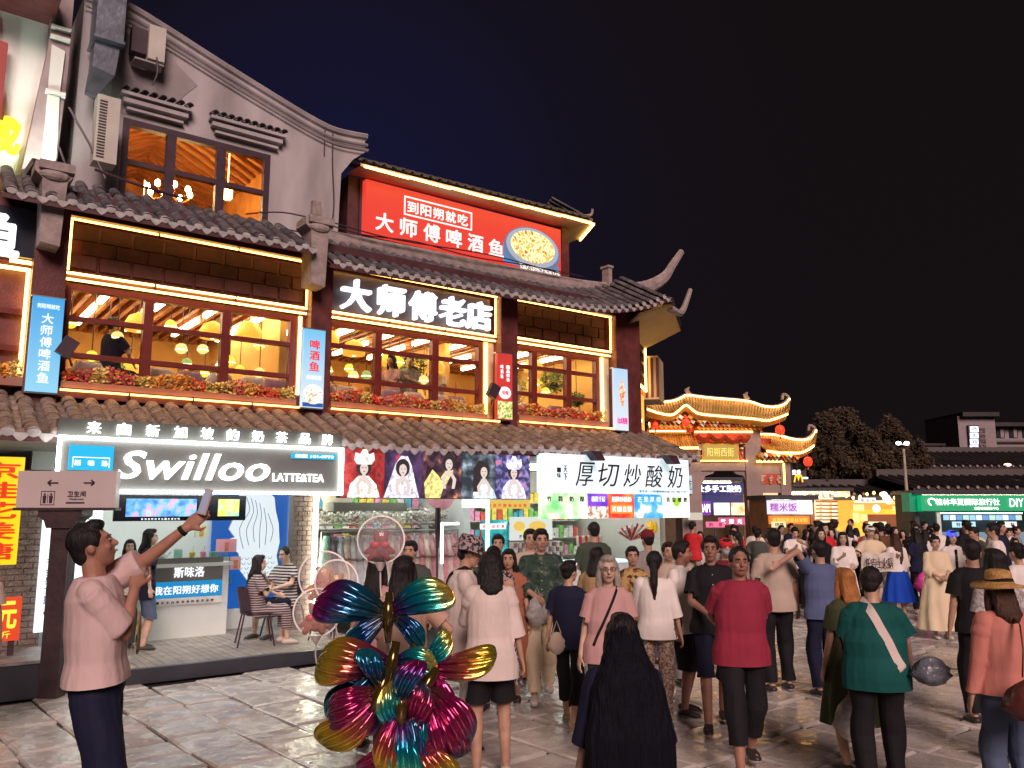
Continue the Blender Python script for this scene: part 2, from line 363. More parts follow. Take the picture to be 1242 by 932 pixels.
for k in range(8):
    a = k*math.pi/4; e = (1.05+.36*math.cos(a), 4.4+.36*math.sin(a), 7.5)
    q = MB(); q.tube(smooth_path([(1.05,4.4,7.5),(1.05+.2*math.cos(a),4.4+.2*math.sin(a),7.38), e], 3), .012, 5); ar = part('arm', q, M_ORD, ch)
    q = MB(); q.ell((e[0], e[1], 7.57), (.045,.045,.06), 8, 6); part('bulb', q, emis('chandelier_bulb', (1,.62,.25), 160), ar, smooth=True)
for i, (x, y) in enumerate(((.15,5.5),(1.95,4.0),(1.1,6.6))):
    q = MB(); q.box(x-.07,x+.07,y-.07,y+.07,7.5,7.66); q.tube([(x,y,7.66),(x,y,8.5)], .008, 5)
    single('pendant_lamp', q, emis('upper_pendant', (1,.5,.15), 14), ('small amber pendant lamp at the left of the top floor room','small amber pendant lamp at the right of the top floor room','small amber pendant lamp behind the chandelier')[i], 'pendant lamp', FAC, (x,y,7.5), 'pendant lamps in the top floor room')
# little tiled hoods on the gable wall
def half_tile(mb, p, d, r, L, up=(0,0,1), n=6, th=.012):
    """one convex tile: arc over the line from p along unit d"""
    p = Vector(p); d = Vector(d).normalized(); x = d.cross(Vector(up)).normalized(); z = x.cross(d).normalized()
    V = []
    for t, s_ in ((0, 1.0), (1, .93)):
        for rr in (r*s_, (r-th)*s_):
            for j in range(n+1):
                a = math.pi*j/n; V.append(p+d*L*t+x*rr*math.cos(a)+z*rr*math.sin(a)*.8)
    m = n+1; F = []
    for j in range(n): F += [(j, j+1, 2*m+j+1, 2*m+j), (m+j+1, m+j, 3*m+j, 3*m+j+1), (j+1, j, m+j, m+j+1), (2*m+j, 2*m+j+1, 3*m+j+1, 3*m+j)]
    F += [(0, 2*m, 3*m, m), (n, m+n, 3*m+n, 2*m+n)]
    mb.add(V, F)
for (a, b, zz) in ((-.18,.85,8.3),(1.15,2.4,8.3)):
    h = MB(); h.box(a,b,2.42,2.6,zz-.10,zz-.05); h.box(a+.04,b-.04,2.47,2.6,zz-.20,zz-.13); h.box(a+.1,b-.1,2.50,2.6,zz-.30,zz-.26)
    ho = bp('window_hood', h, M_PLAS)
    n = int((b-a)/.125)
    for k in range(n):
        q = MB(); half_tile(q, (a+.06+k*(b-a-.1)/max(n-1,1), 2.38, zz-.02), (0,1,.25), .055, .22); bp('hood_tile', q, M_TILED, ho)
q = MB(); q.tube(smooth_path([(3.3,2.56,8.6),(3.31,2.55,8.0),(3.36,2.55,7.3),(3.3,2.5,6.8)], 4), .012, 5); q.tube([(3.15,2.56,8.75),(3.15,2.56,8.15)], .01, 5); bp('wall_cable', q, M_WF)
for k, (pts) in enumerate(([(2.9,1.92,6.66),(3.6,1.85,6.58),(4.6,1.8,6.64),(5.8,1.82,6.60),(7.2,1.84,6.68),(8.6,1.86,6.70)],[(3.0,1.9,6.70),(4.2,1.8,6.60),(6.2,1.8,6.70),(8.0,1.85,6.66)],[(1.6,1.9,6.52),(2.1,1.7,6.60),(2.6,1.4,6.50),(2.9,1.6,6.6)],[(-.2,2.56,6.5),(.6,2.4,6.45),(1.8,2.2,6.5),(2.6,2.0,6.45)])):
    q = MB(); q.tube(smooth_path(pts, 5), .012, 5); bp('roof_cable', q, M_WF)
q = MB(); q.box(2.95,3.1,2.50,2.6,7.0,7.25); bp('junction_box', q, M_CARV)
# ---- lower storey: window bays, pillars, clad panels, light strips at v = 1.5
BAYS = [(-.87,2.48,5.05,5.77,3.55), (2.82,6.08,5.06,5.78,3.57), (6.45,8.93,5.1,5.8,3.6)]
wall = MB()
for (a, b) in ((2.48,2.82),(6.08,6.45),(8.93,9.6)): wall.box(a,b,1.3,1.72,3.3,6.3)
wall.box(-1.25,-.87,1.3,1.72,3.3,6.3)
pil = bp('pillars_wall', wall, M_TIM) if False else None
for (a, b) in ((-1.25,-.87),(2.48,2.82),(6.08,6.45),(8.93,9.6)):
    q = MB(); q.box(a,b,1.28,1.72,3.3,5.95); bp('pillar', q, M_TIM)
for bi, (a, b, zm, zt, zb) in enumerate(BAYS):
    q = MB(); q.box(a,b,1.62,1.74,zm,zt+.15); bp('upper_panel', q, M_TIM)
    q = MB(); q.box(a,b,1.46,1.66,zm-.1,zm+.02); bp('lintel', q, M_TIM)
    q = MB(); q.box(a,b,1.30,1.62,zt+.02,zt+.12); bp('head_beam', q, M_TIMD)
    if bi != 1:                                                       # staggered clad blocks
        for r_ in range(3):
            x = a+(.2 if r_ % 2 else 0)
            while x < b-.1:
                e = min(x+.40, b-.01); q = MB(); q.box(x+.012, e-.012, 1.60-.008*r_-random.random()*.008, 1.625, zt-.005-.2*(r_+1), zt-.02-.2*r_); bp('cladding_block', q, M_BLOCK); x += .42
    sx = [(.21,1.275), (3.76,4.85), (7.02,7.87)][bi]
    right = [2.33,5.83,8.66][bi]
    window(BLD, a+.02, right, zb, zm-.12, 1.56, sx, [4.47, 3.98] if bi == 0 else ([4.55,4.02] if bi == 1 else [4.6,4.09]), M_RED if bi < 2 else M_RED, w=.085)
    q = MB(); q.box(right+.01,b-.01,1.5,1.62,zb,zm-.1); bp('jamb_panel', q, M_CREAM if bi else M_TIM)
    # led strips, in lengths with little gaps and clips
    def strip(x0, x1, z, v, m=LED, h=.024, n=3):
        for i in range(n):
            aa = x0+(x1-x0)*i/n; bb = x0+(x1-x0)*(i+1)/n
            q = MB(); q.box(aa+.012, bb-.012, v-.02, v, z-h/2, z+h/2); bp('light_strip', q, m)
            q = MB(); q.box(bb-.012, bb+.012, v-.015, v+.03, z-.05, z+.015); bp('strip_clip', q, M_WF)
    def vstrip(x, z0, z1, v, m=LED, w=.028):
        q = MB(); q.box(x-w/2, x+w/2, v-.02, v, z0, z1); bp('light_strip', q, m)
    strip(a, b, zt, 1.40, LED, n=3)
    if bi != 1 or True: vstrip(b-.03, zm+.03, zt-.02, 1.42)
    if bi == 0: vstrip(a+.03, zm+.03, zt-.02, 1.42)
    strip(a, b, zm-.005, 1.43, LEDW, .03, n=3); strip(a, b, zm-.085, 1.45, LEDW, .028, n=1)
    vstrip(right+.06, zb+.15 if bi == 0 else zb-.05, zm-.13, 1.49, LEDW, .045)
    strip(a+.02, b-.03, zb-.07, 1.27, LED, .022, n=4)
    q = MB(); q.box(a,b,1.3,1.6,zb-.16,zb-.03); bp('sill', q, M_TIM)
q = MB(); q.box(-1.95,9.7,1.52,1.75,3.1,3.45); bp('spandrel', q, M_TIMD)
q = MB(); q.box(-1.25,9.62,1.2,1.95,5.95,6.08); bp('eave_beam', q, M_TIMD)
# carved corbels on the pillars
for (x, z) in ((-1.12,6.28),(2.43,6.34)):
    q = MB(); q.poly([(x-.12,z-1.02),(x+.1,z-1.05),(x+.13,z-.2),(x+.2,z-.12),(x+.2,z),(x-.24,z),(x-.24,z-.12),(x-.15,z-.2)], (.92,1.3))
    q.box(x-.2,x+.2,.86,1.0,z-.09,z+.02)
    q.ell((x-.02,.92,z-.14), (.18,.06,.08), 10, 6); bp('corbel', q, M_CARV)
# ---- the restaurant room behind the windows
M_IW = mat('warm_room_wall', (.70,.42,.13), rough=.8, var=.1, vs=1)
M_IC = mat('room_ceiling', (.42,.26,.15), rough=.7, var=.2, vs=3)
M_SLAT = mat('ceiling_timber', (.38,.15,.05), rough=.55, var=.3, vs=5)
q = MB(); q.box(-1.9,9.6,6.4,6.5,3.3,5.5); q.box(9.5,9.6,1.75,6.4,3.3,5.5); q.box(-1.95,-1.9,1.75,6.4,3.3,5.5); q.box(-1.9,9.5,1.75,6.4,3.35,3.42); bp('dining_room_wall', q, M_IW)
q = MB(); q.box(-1.9,9.5,1.75,6.4,5.36,5.44); bp('dining_room_ceiling', q, M_IC)
for k in range(62):
    x = -1.75+k*.18; q = MB(); q.box(x,x+.06,1.76,6.3,5.22,5.35); bp('ceiling_slat', q, M_SLAT)
q = MB(); q.box(2.5,2.62,2.6,6.4,3.4,5.3); q.box(6.1,6.22,3.2,6.4,3.4,5.3); bp('room_divider', q, M_IW)
M_TUBE = emis('ceiling_tube', (1,.80,.46), 19)
for k in range(13):
    x = -.9+k*.8; q = MB()
    for (y0, y1) in ((2.1,3.4),(3.8,5.3)): q.box(x-.035,x+.035,y0,y1,5.13,5.2)
    single('tube_light', q, M_TUBE, 'white ceiling tube of the dining room, %s from the left' % ORD[k], 'ceiling light', FAC, (x,2.1,5.13), 'tube lights in the dining room')
M_WICK = mat('amber_wicker', (.75,.38,.06), rough=.5, var=.2, vs=20, emit=(1,.45,.05), es=1.1, bump=.6, bs=60)
def gourd(x, y, z, kind, i):
    t = thing('pendant_lamp', GL[i], 'pendant lamp', FAC, (x,y,z), 'pendant lamps over the dining tables')
    q = MB(); q.tube([(x,y,z+.1),(x,y,5.22)], .008, 5); part('cord', q, M_WF, t)
    q = MB()
    if kind == 0: q.tube([(x,y,z-.16),(x,y,z-.15),(x,y,z-.04),(x,y,z+.07),(x,y,z+.12)], [.15,.19,.20,.14,.03], 14); part('shade', q, M_WICK, t, smooth=True)
    elif kind == 1: q.ell((x,y,z), (.085,.085,.085), 12, 8); part('shade', q, emis('lime_glow', (.95,.72,.05), 1.5), t, smooth=True)
    elif kind == 2: q.ell((x,y,z), (.085,.085,.085), 12, 8); part('shade', q, emis('green_glow', (.40,.65,.12), .9), t, smooth=True)
    elif kind == 3: q.ell((x,y,z), (.09,.09,.085), 12, 8); part('shade', q, emis('pale_glow', (1,.66,.22), 1.6), t, smooth=True)
    else: q.ell((x,y,z), (.08,.08,.075), 12, 8); part('shade', q, emis('blue_glow', (.45,.8,.8), .9), t, smooth=True)
    q = MB(); q.ell((x,y,z-(.12 if kind == 0 else .02)), (.05,.05,.05) if kind == 0 else (.095,.095,.016), 8, 6); part('bulb', q, emis('pendant_bulb', (1,.8,.4), 9), t, smooth=True)
GP = [(.3,2.5,4.75,0),(-.2,3.1,4.25,1),(.45,3.6,4.25,0),(.95,2.6,4.42,3),(1.15,3.0,4.27,2),(1.5,3.4,4.6,3),(1.75,3.2,4.35,4),(1.95,2.5,4.85,0),(2.15,2.5,4.15,3),(2.2,3.6,4.35,1),(1.9,4.6,4.4,1),(2.95,4.2,4.4,1),(3.3,2.5,4.9,0),(3.55,3.0,4.4,1),(3.9,2.7,4.3,3),(4.15,3.4,4.55,1),(4.55,2.6,4.3,3),(4.9,3.2,4.8,0),(5.2,4.3,4.5,3),(5.5,2.6,4.65,0),(5.75,3.3,4.4,1),(7.1,2.5,4.95,3),(7.5,3.1,4.6,1),(7.9,2.6,4.5,1),(8.3,3.2,4.75,3),(8.7,3.6,4.7,0),(-.6,2.5,4.6,1),(.0,2.4,4.45,3),(.7,2.3,4.7,1),(1.35,2.4,4.75,0),(1.6,2.3,4.25,1),(2.3,3.0,4.7,1),(3.15,3.2,4.75,1),(3.75,2.4,4.75,0),(4.35,3.1,4.4,2),(4.7,2.5,4.6,1),(5.15,2.4,4.3,3),(5.4,3.2,4.7,0),(6.9,2.4,4.6,1),(7.7,2.4,4.85,0),(8.1,2.5,4.35,1)]
kn = {0:'amber wicker dome', 1:'round lime yellow', 2:'round green glass', 3:'round pale cream', 4:'round pale blue'}
def place_word(x): return 'behind the left window' if x < 2.5 else ('below the big white lettering' if x < 6.1 else 'behind the right window')
GL = ['%s pendant %s, %s' % (kn[k], place_word(x), ORD[sum(1 for q in GP if place_word(q[0]) == place_word(x) and q[0] <= x)-1]+' from its left side') for x, y, z, k in GP]
for i, (x, y, z, k) in enumerate(GP): gourd(x, y, z, k, i)
M_ART = [ramp_mat('wall_art_%d' % k, 'noise', 6+k, s_, rough=.6) for k, s_ in enumerate(([(.4,(.4,.12,.03)),(.6,(.8,.5,.1))],[(.4,(.05,.12,.08)),(.6,(.3,.4,.1))],[(.4,(.1,.05,.04)),(.6,(.5,.25,.12))]))]
for k in range(15):
    x = -1.2+k*.68; w = .14+.08*(k % 3); z = 3.95+.18*(k % 2); q = MB(); q.box(x-w,x+w,6.34,6.4,z,z+.38+.1*(k % 3)); bp('wall_panel', q, M_ART[k % 3])
    q = MB(); q.box(x+.3,x+.36,5.6,5.66,3.42,4.9); bp('room_post', q, M_SLAT)
# plants, sofas and diners seen through the panes
M_LEAF = mat('bright_leaf', (.12,.24,.03), rough=.6, var=.4, vs=6, island=.4)
def leaves(mb, c, r, n, size=.05, rs=random):
    for _ in range(n):
        d = Vector((rs.gauss(0,1), rs.gauss(0,1), rs.gauss(0,1))); d.normalize(); p = Vector(c)+Vector((d.x*r[0], d.y*r[1], d.z*r[2]))*rs.uniform(.35,1)**.6
        a = Vector((rs.gauss(0,1), rs.gauss(0,1), rs.gauss(0,1))).normalized(); b = a.orthogonal().normalized(); s_ = size*rs.uniform(.6,1.4)
        mb.quad(p-a*s_, p+b*s_*.5, p+a*s_, p-b*s_*.5)
for i, (x, y, z, r, n) in enumerate(((.05,3.3,4.05,.3,260),(5.1,2.7,4.6,.26,220),(7.5,3.0,4.4,.42,420),(8.4,2.6,4.6,.3,260),(8.75,2.3,4.2,.2,160))):
    t = thing('hanging_plant', ('bushy green plant behind the left window','green plant at the upper right pane under the big white lettering','large yellow green plant in the middle of the right window','leafy plant high in the right window','small leafy plant beside the right window jamb')[i], 'plant', FAC, (x,y,z))
    q = MB(); leaves(q, (x,y,z), (r,r,r*.9), n*2, .04); part('leaves', q, M_LEAF, t)
    q = MB(); q.tube([(x,y,z+r*.3),(x,y,5.2)], .008, 5); q.ell((x,y,z-r*.3), (.1,.1,.08), 10, 6); part('pot', q, M_WF, t)
M_SOFA = mat('cream_upholstery', (.60,.50,.42), rough=.8, var=.15, vs=4); M_SOFP = mat('mauve_upholstery', (.36,.22,.26), rough=.8, var=.15, vs=4)
SL = ['cream rounded chair back', 'mauve sloping chair back']; sofas = []
for i, x in enumerate((-.4,.55,.95,1.4,1.9,2.25,3.1,3.5,4.3,4.75,5.3,5.65,6.9,7.3,8.0,8.5)):
    q = MB(); q.tube([(x-.2,2.1,3.45),(x-.19,2.1,3.75),(x-.1,2.1,3.92),(x+.1,2.1,3.92),(x+.19,2.1,3.75),(x+.2,2.1,3.45)], .10, 8); q.box(x-.2,x+.2,2.03,2.17,3.45,3.86); q.box(x-.24,x+.24,2.15,2.6,3.42,3.62)
    single('dining_chair', q, M_SOFP if i % 3 == 2 else M_SOFA, SL[i % 3 == 2]+', %s from the left behind the windows' % ORD[i], 'chair', FAC, (x,2.3,3.42), 'dining chairs behind the windows', smooth=True)
# ---- flower boxes
FLW = [((.85,.06,.05),'red_petal'),((.95,.38,.07),'orange_petal'),((.9,.7,.25),'yellow_petal'),((.75,.12,.16),'pink_petal')]
FM = [mat(n, c, rough=.7, var=.2, vs=20, island=.3) for c, n in FLW]+[mat('dry_leaf', (.65,.46,.10), rough=.7, island=.4, var=.2, vs=12), mat('planter', (.35,.15,.1), rough=.7, var=.2)]
def flower_box(x0, x1, z, v, label, hgt=.22, n=1000):
    t = thing('flower_box', label, 'flower box', FAC, ((x0+x1)/2, v, z))
    q = MB(); q.box(x0,x1,v-.12,v+.1,z-.05,z+.06); part('planter', q, FM[5], t)
    q = MB(); cols = [random.randrange(4) for _ in range(int((x1-x0)/.18)+2)]
    for _ in range(int(n*(x1-x0))):
        x = random.uniform(x0+.02, x1-.02); c = cols[int((x-x0)/.18)]; k = c if random.random() < .62 else 4
        hh = hgt*(.6+.4*math.sin(x*7+z)*.5+.3)
        p = Vector((x, v+random.uniform(-.13,.1), z+.05+random.random()**.8*hh)); q.cur = k
        a = Vector((random.gauss(0,1), random.gauss(0,1), random.gauss(0,1))).normalized(); b_ = a.orthogonal().normalized(); s_ = random.uniform(.016,.036)
        q.quad(p-a*s_, p+b_*s_*.8, p+a*s_, p-b_*s_*.8)
    part('flowers', q, FM[:5], t, kind='stuff')
flower_box(-.83,2.3,3.54,1.42,'row of red and yellow flowers under the left restaurant window')
flower_box(2.86,5.8,3.56,1.42,'row of orange red flowers under the window with the big white lettering')
flower_box(6.5,8.7,3.60,1.42,'row of red flowers under the right restaurant window')
flower_box(-1.95,-1.25,3.54,1.42,'short row of orange flowers left of the first pillar')
# ---- eaves with tiles
def eave(name, x0, x1, fa, fb, pitch, r, ntile, parent, mt, budget, tipm=M_TIP, sag=None):
    """fa(x)->(v,z) lower edge, fb(x)->(v,z) upper edge"""
    deck = MB(); N = 24; G1 = []; G2 = []
    for i in range(N+1):
        x = x0+(x1-x0)*i/N; a = fa(x); b = fb(x); G1.append([(x,a[0],a[1]-.03),(x,b[0],b[1]-.03)]); G2.append([(x,a[0],a[1]-.09),(x,b[0],b[1]-.09)])
    deck.grid(G1); deck.grid(G2); 
    for i in range(N): deck.quad(G1[i][0], G1[i+1][0], G2[i+1][0], G2[i][0])
    e = bp(name, deck, M_TIMD, parent)
    rest = MB(); n = int((x1-x0)/pitch); tips = MB(); pans = MB()
    for i in range(n+1):
        x = x0+pitch*(i+.5)
        if x > x1: break
        a = Vector((x,)+tuple(fa(x))); b = Vector((x,)+tuple(fb(x))); d = b-a; L = d.length; d.normalize(); st_ = L/ntile
        for k in range(ntile):
            jx = random.uniform(-.012,.012); p = a+d*(st_*k)+Vector((jx,0,random.uniform(-.004,.008)+.004))
            q = MB() if budget[0] > 0 else rest
            half_tile(q, p, d, r*random.uniform(.95,1.05), st_*1.5)
            if budget[0] > 0: bp('roof_tile', q, mt, e); budget[0] -= 1
        # concave pan column between
        G = []
        for k in range(ntile+1):
            p = a+d*(st_*k)+Vector((pitch/2,0,0)); w = pitch/2-r*.4
            G.append([p+Vector((-w,0,.0)), p+Vector((0,0,-.028+(.014 if k % 2 else 0))), p+Vector((w,0,.0))])
        pans.grid(G)
        tips.add([a+Vector((pitch/2+dx*r, -.012, dz*r)) for dx, dz in ((-1,.1),(1,.1),(.85,-.35),(.45,-.8),(0,-1.1),(-.45,-.8),(-.85,-.35))], [(0,1,2,3,4,5,6)])
        tips.ell(a+Vector((0,-.01,.02)), (r*.85,.012,r*.75), 8, 4)
    if rest.v: bp('far_roof_tiles', rest, mt, e, kind='stuff')
    bp('tile_pans', pans, mt, e, kind='stuff'); bp('tile_tips', tips, tipm, e, kind='stuff')
    return e
eave('lower_canopy', -2.6, 9.95, lambda x: (.1, 2.86+.008*x+.035*math.sin(x*1.3)), lambda x: (1.5, 3.42+.01*x), .25, .085, 13, BLD, M_TILE, [286])
eave('upper_eave', -1.7, 2.25, lambda x: (.8, 5.78+.012*max(0,x)), lambda x: (1.9, 6.42), .22, .075, 8, BLD, M_TILED, [0])
def up2(x): return 5.66+.012*(x-2.6)+.55*max(0, (x-7.4)/2.6)**2.2
eave('right_upper_eave', 2.55, 10.0, lambda x: (.8, up2(x)), lambda x: (1.95, 6.36+.7*max(0,(x-7.6)/2.6)**2.2), .2, .07, 8, BLD, M_TILED, [0])
# sweeping white ridge parapet
q = MB(); P = smooth_path([(2.8,2.0,6.42),(4.5,2.0,6.46),(6.5,2.0,6.48),(8.5,2.0,6.52),(9.6,2.0,6.62),(10.5,2.0,6.80),(11.1,1.95,7.12),(11.35,1.9,7.45),(11.62,1.85,7.82)], 5)
q.tube(P, [.06]*len(P), 8, ry=[.16-.09*max(0,(i/len(P)-.6)/.4) for i in range(len(P))], side=(0,1,0)); bp('ridge_parapet', q, M_CARV)
q = MB(); q.box(9.35,9.45,1.9,2.1,6.6,7.05); q.box(9.32,9.48,1.88,2.12,7.05,7.1); bp('ridge_post', q, M_CARV)
q = MB(); P = smooth_path([(10.1,1.0,6.15),(10.6,1.1,6.08),(10.85,1.2,6.2),(11.02,1.25,6.4),(11.18,1.25,6.72)], 5); q.tube(P, [.09-.045*i/len(P) for i in range(len(P))], 7); bp('hip_horn', q, M_CARV)
# E2
# ---- chamfered corner of the building
CH = Fr(FAC.pt((9.35,1.5,0)), FAC.r+math.atan2(.59,.8))
def cp(name, mb, m, parent=None, **k):              # a part given in the corner frame
    w = MB(); w.f = mb.f; w.m = mb.m; w.v = []
    for p in mb.v:
        X, Y, Z = CH.pt(p); s_, v_ = fsv(X, Y); w.v.append((s_, v_, Z))
    return part(name, w, m, parent or BLD, **k)
M_ORG = mat('orange_red_wall', (.55,.10,.02), rough=.5, var=.12, vs=2)
q = MB(); q.box(.02,3.0,.02,.3,3.2,6.0); cp('corner_wall', q, M_ORG)
q = MB(); q.box(.15,2.9,-.03,.02,4.75,6.0); cp('corner_panel', q, M_TIMD)
q = MB(); q.box(.95,1.25,-.12,.02,3.0,4.7); cp('corner_pillar', q, M_ORG)
for (a, b, c, d) in ((.1,2.95,5.98,6.02),(.1,2.95,4.72,4.77),(.1,.14,4.77,5.98),(2.91,2.95,4.77,5.98)):
    q = MB(); q.box(a,b,-.08,-.04,c,d); cp('light_strip', q, LEDW)
for r_ in range(4):
    for k in range(8): q = MB(); q.box(.25+k*.33,.25+k*.33+.24,-.05,-.02,4.86+r_*.28,5.04+r_*.28); cp('cladding_block', q, M_BLOCK)
q = MB(); q.box(3.0,4.1,-.35,.3,4.55,5.6); cp('corner_bay', q, M_CREAM)
for k in range(5): q = MB(); q.box(2.98,3.02+.0,-.36+k*.13,-.30+k*.13,4.6,5.55); cp('bay_slat', q, M_TIM)
q = MB(); q.box(1.35,2.8,-.02,.02,3.6,4.6); cp('corner_window', q, emis('warm_pane', (1,.45,.08), 1.0))
so_ = MB(); so_.add([(9.2,.86,5.80),(10.1,.82,6.12),(11.9,2.2,6.05),(11.75,3.27,5.75),(9.35,1.5,5.66)], [(0,1,2,3,4)])
so_.add([(9.2,.86,5.84),(10.1,.82,6.16),(11.9,2.2,6.09),(11.75,3.27,5.79),(9.35,1.5,5.70)], [(4,3,2,1,0)]); bp('corner_soffit', so_, M_CREAM)
q = MB(); q.grid([[(10.1,.82,6.18),(11.9,2.2,6.1)],[(9.6,2.1,6.75),(11.2,3.2,6.75)]]); q.grid([[(10.1,.82,6.12),(11.9,2.2,6.05)],[(10.1,.82,6.25),(11.9,2.2,6.17)]]); ce = bp('corner_eave', q, M_TIMD)
for k in range(10):
    q = MB(); a = Vector((10.1+.18*k,.82+.138*k,6.22-.008*k))
    for j in range(5): half_tile(q, a+Vector((-.09,.25,.11))*j*.9, (-.3,.83,.37), .07, .4)
    bp('roof_tile', q, M_TILED, ce)
q = MB(); q.box(9.2,9.3,1.2,1.28,3.0,3.1); q.ell((9.62,1.35,3.75), (.05,.05,.05)); bp('globe_lamp', q, emis('globe_lamp', (1,.7,.3), 14), smooth=True)
# ---- tower with the big red board
TW = thing('tower_storey', 'dark top storey tower with tiled roof and light strip carrying the red billboard', 'tower', FAC, (6.5,3.2,6.5))
q = MB(); q.box(3.9,9.15,3.15,6.5,6.3,8.16); part('wall', q, M_TIMD, TW)
q = MB(); q.box(9.0,9.2,3.0,3.2,6.3,8.16); part('corner_post', q, M_TIM, TW)
rf = MB(); z0 = 8.36
rf.grid([[(3.85,2.55,8.16),(9.5,2.55,8.28),(9.95,3.5,8.26)],[(3.85,4.2,8.8),(8.7,4.2,8.85),(8.9,4.6,8.85)]])
rf.grid([[(3.85,2.55,8.12),(9.5,2.55,8.24),(9.95,3.5,8.22),(9.95,5,8.22)],[(3.85,3.15,8.17),(9.15,3.15,8.22),(9.15,3.3,8.20),(9.15,5,8.20)]])
rf.quad((3.85,2.55,8.12),(9.5,2.55,8.24),(9.5,2.55,8.29),(3.85,2.55,8.17)); rf.quad((9.5,2.55,8.24),(9.95,3.5,8.22),(9.95,3.5,8.28),(9.5,2.55,8.29))
ro = part('roof', rf, M_CREAM, TW)
for k in range(28):
    x = 3.92+k*.2
    for j in range(6):
        q = MB() if j == 0 else q
        half_tile(q, (x, 2.5+j*.24, 8.20+.02*(x-3.9)+j*.105), (0,1,.44), .075, .34)
    part('roof_tile', q, M_TILED, ro)
for k in range(6):
    q = MB()
    for j in range(4): half_tile(q, (9.55+.08*k-j*.2, 2.62+.17*k+j*.1, 8.31+j*.11), (-.83,.35,.44), .075, .3)
    part('roof_tile', q, M_TILED, ro)
for i in range(6): q = MB(); q.box(3.9+i*.935+.01,3.9+(i+1)*.935-.01,2.50,2.53,8.095+.02*i,8.13+.02*i); part('light_strip', q, LEDW, TW)
q = MB(); q.bar((9.52,2.52,8.22),(9.98,3.5,8.20),.04); part('light_strip', q, LEDW, TW)
q = MB(); q.tube(smooth_path([(9.3,2.6,8.38),(9.5,2.58,8.45),(9.52,2.56,8.58)],3), .03, 6); part('hip_horn', q, M_CARV, TW)
BB = thing('billboard', 'large red billboard with white Chinese lettering and a pot of braised fish on the tower', 'billboard', FAC, (6.5,2.95,7.0))
M_BR = emis('billboard_red', (.80,.045,.028), .85); M_WHITE_E = emis('white_print_lit', (1,.86,.80), 1.05)
q = MB(); q.box(4.17,8.92,2.95,3.1,7.04,8.08); part('panel', q, M_BR, BB)
q = MB(); q.box(4.12,8.97,3.1,3.2,6.99,8.13); part('frame', q, M_WF, BB)
text('大师傅啤酒鱼', (4.38,7.35,7.14,7.50), 2.945, BB, M_WHITE_E, .035)
text('到阳朔就吃', (5.05,6.45,7.63,7.86), 2.945, BB, M_WHITE_E, .03)
fr_ = MB()
for (a,b,c,d) in ((4.98,6.55,7.92,7.945),(4.98,6.55,7.565,7.59),(4.98,5.005,7.59,7.92),(6.525,6.55,7.59,7.92)): fr_.box(a,b,2.935,2.949,c,d)
part('print_border', fr_, M_WHITE_E, BB)
def disc(c, rx, rz, y, n=28, th=.006, a0=0, a1=2*math.pi):
    m = MB(); m.poly([(c[0]+rx*math.cos(a0+(a1-a0)*i/n), c[1]+rz*math.sin(a0+(a1-a0)*i/n)) for i in range(n)], (y-th, y)); return m
part('pot_print', disc((8.12,7.45),.76,.50,2.94), emis('print_grey_blue', (.16,.22,.36), .7), BB)
part('pot_rim_print', disc((8.12,7.50),.71,.43,2.932), emis('print_pale', (.40,.45,.55), .8), BB)
part('food_print', disc((8.12,7.52),.60,.35,2.924), ramp_mat('food_print', 'noise', 11, [(.36,(.30,.12,.03)),(.45,(.70,.55,.18)),(.53,(.9,.84,.55)),(.60,(.85,.30,.08)),(.66,(.30,.42,.08))], emit=.8, detail=8), BB)
q = MB(); q.poly([(7.35,7.5),(7.5,7.62),(7.6,7.45),(7.65,7.05),(7.35,7.05)], (2.938,2.949)); q.poly([(7.6,7.05),(8.85,7.05),(8.85,7.2),(7.9,7.28),(7.6,7.35)], (2.938,2.949)); part('pot_side_print', q, emis('print_blue', (.08,.28,.62), .7), BB)
q = MB(); q.poly([(7.8,6.95),(8.9,6.95),(8.85,7.1),(7.75,7.14)], (2.925,2.934)); part('pot_base_print', q, ramp_mat('grill_print', 'noise', 30, [(.4,(.03,.03,.03)),(.55,(.8,.8,.78)),(.7,(.3,.3,.3))], emit=.7), BB)
# ---- big white lettering over the middle bay
SG = thing('restaurant_sign', 'five big glowing white characters on a dark board above the middle window', 'sign', FAC, (4.45,1.5,5.1))
q = MB(); q.box(2.86,5.98,1.5,1.62,5.09,5.74); part('board', q, mat('sign_slate', (.10,.08,.10), rough=.4, var=.1), SG)
M_LET = emis('glowing_white_letter', (.95,.98,1.0), 1.35)
xs = [(3.02,3.55),(3.68,4.18),(4.27,4.79),(4.87,5.39),(5.42,5.95)]
for ch_, (a, b) in zip('大师傅老店', xs): text(ch_, (a,b,5.13,5.64), 1.46, SG, M_LET, .036, .10, name='letter')
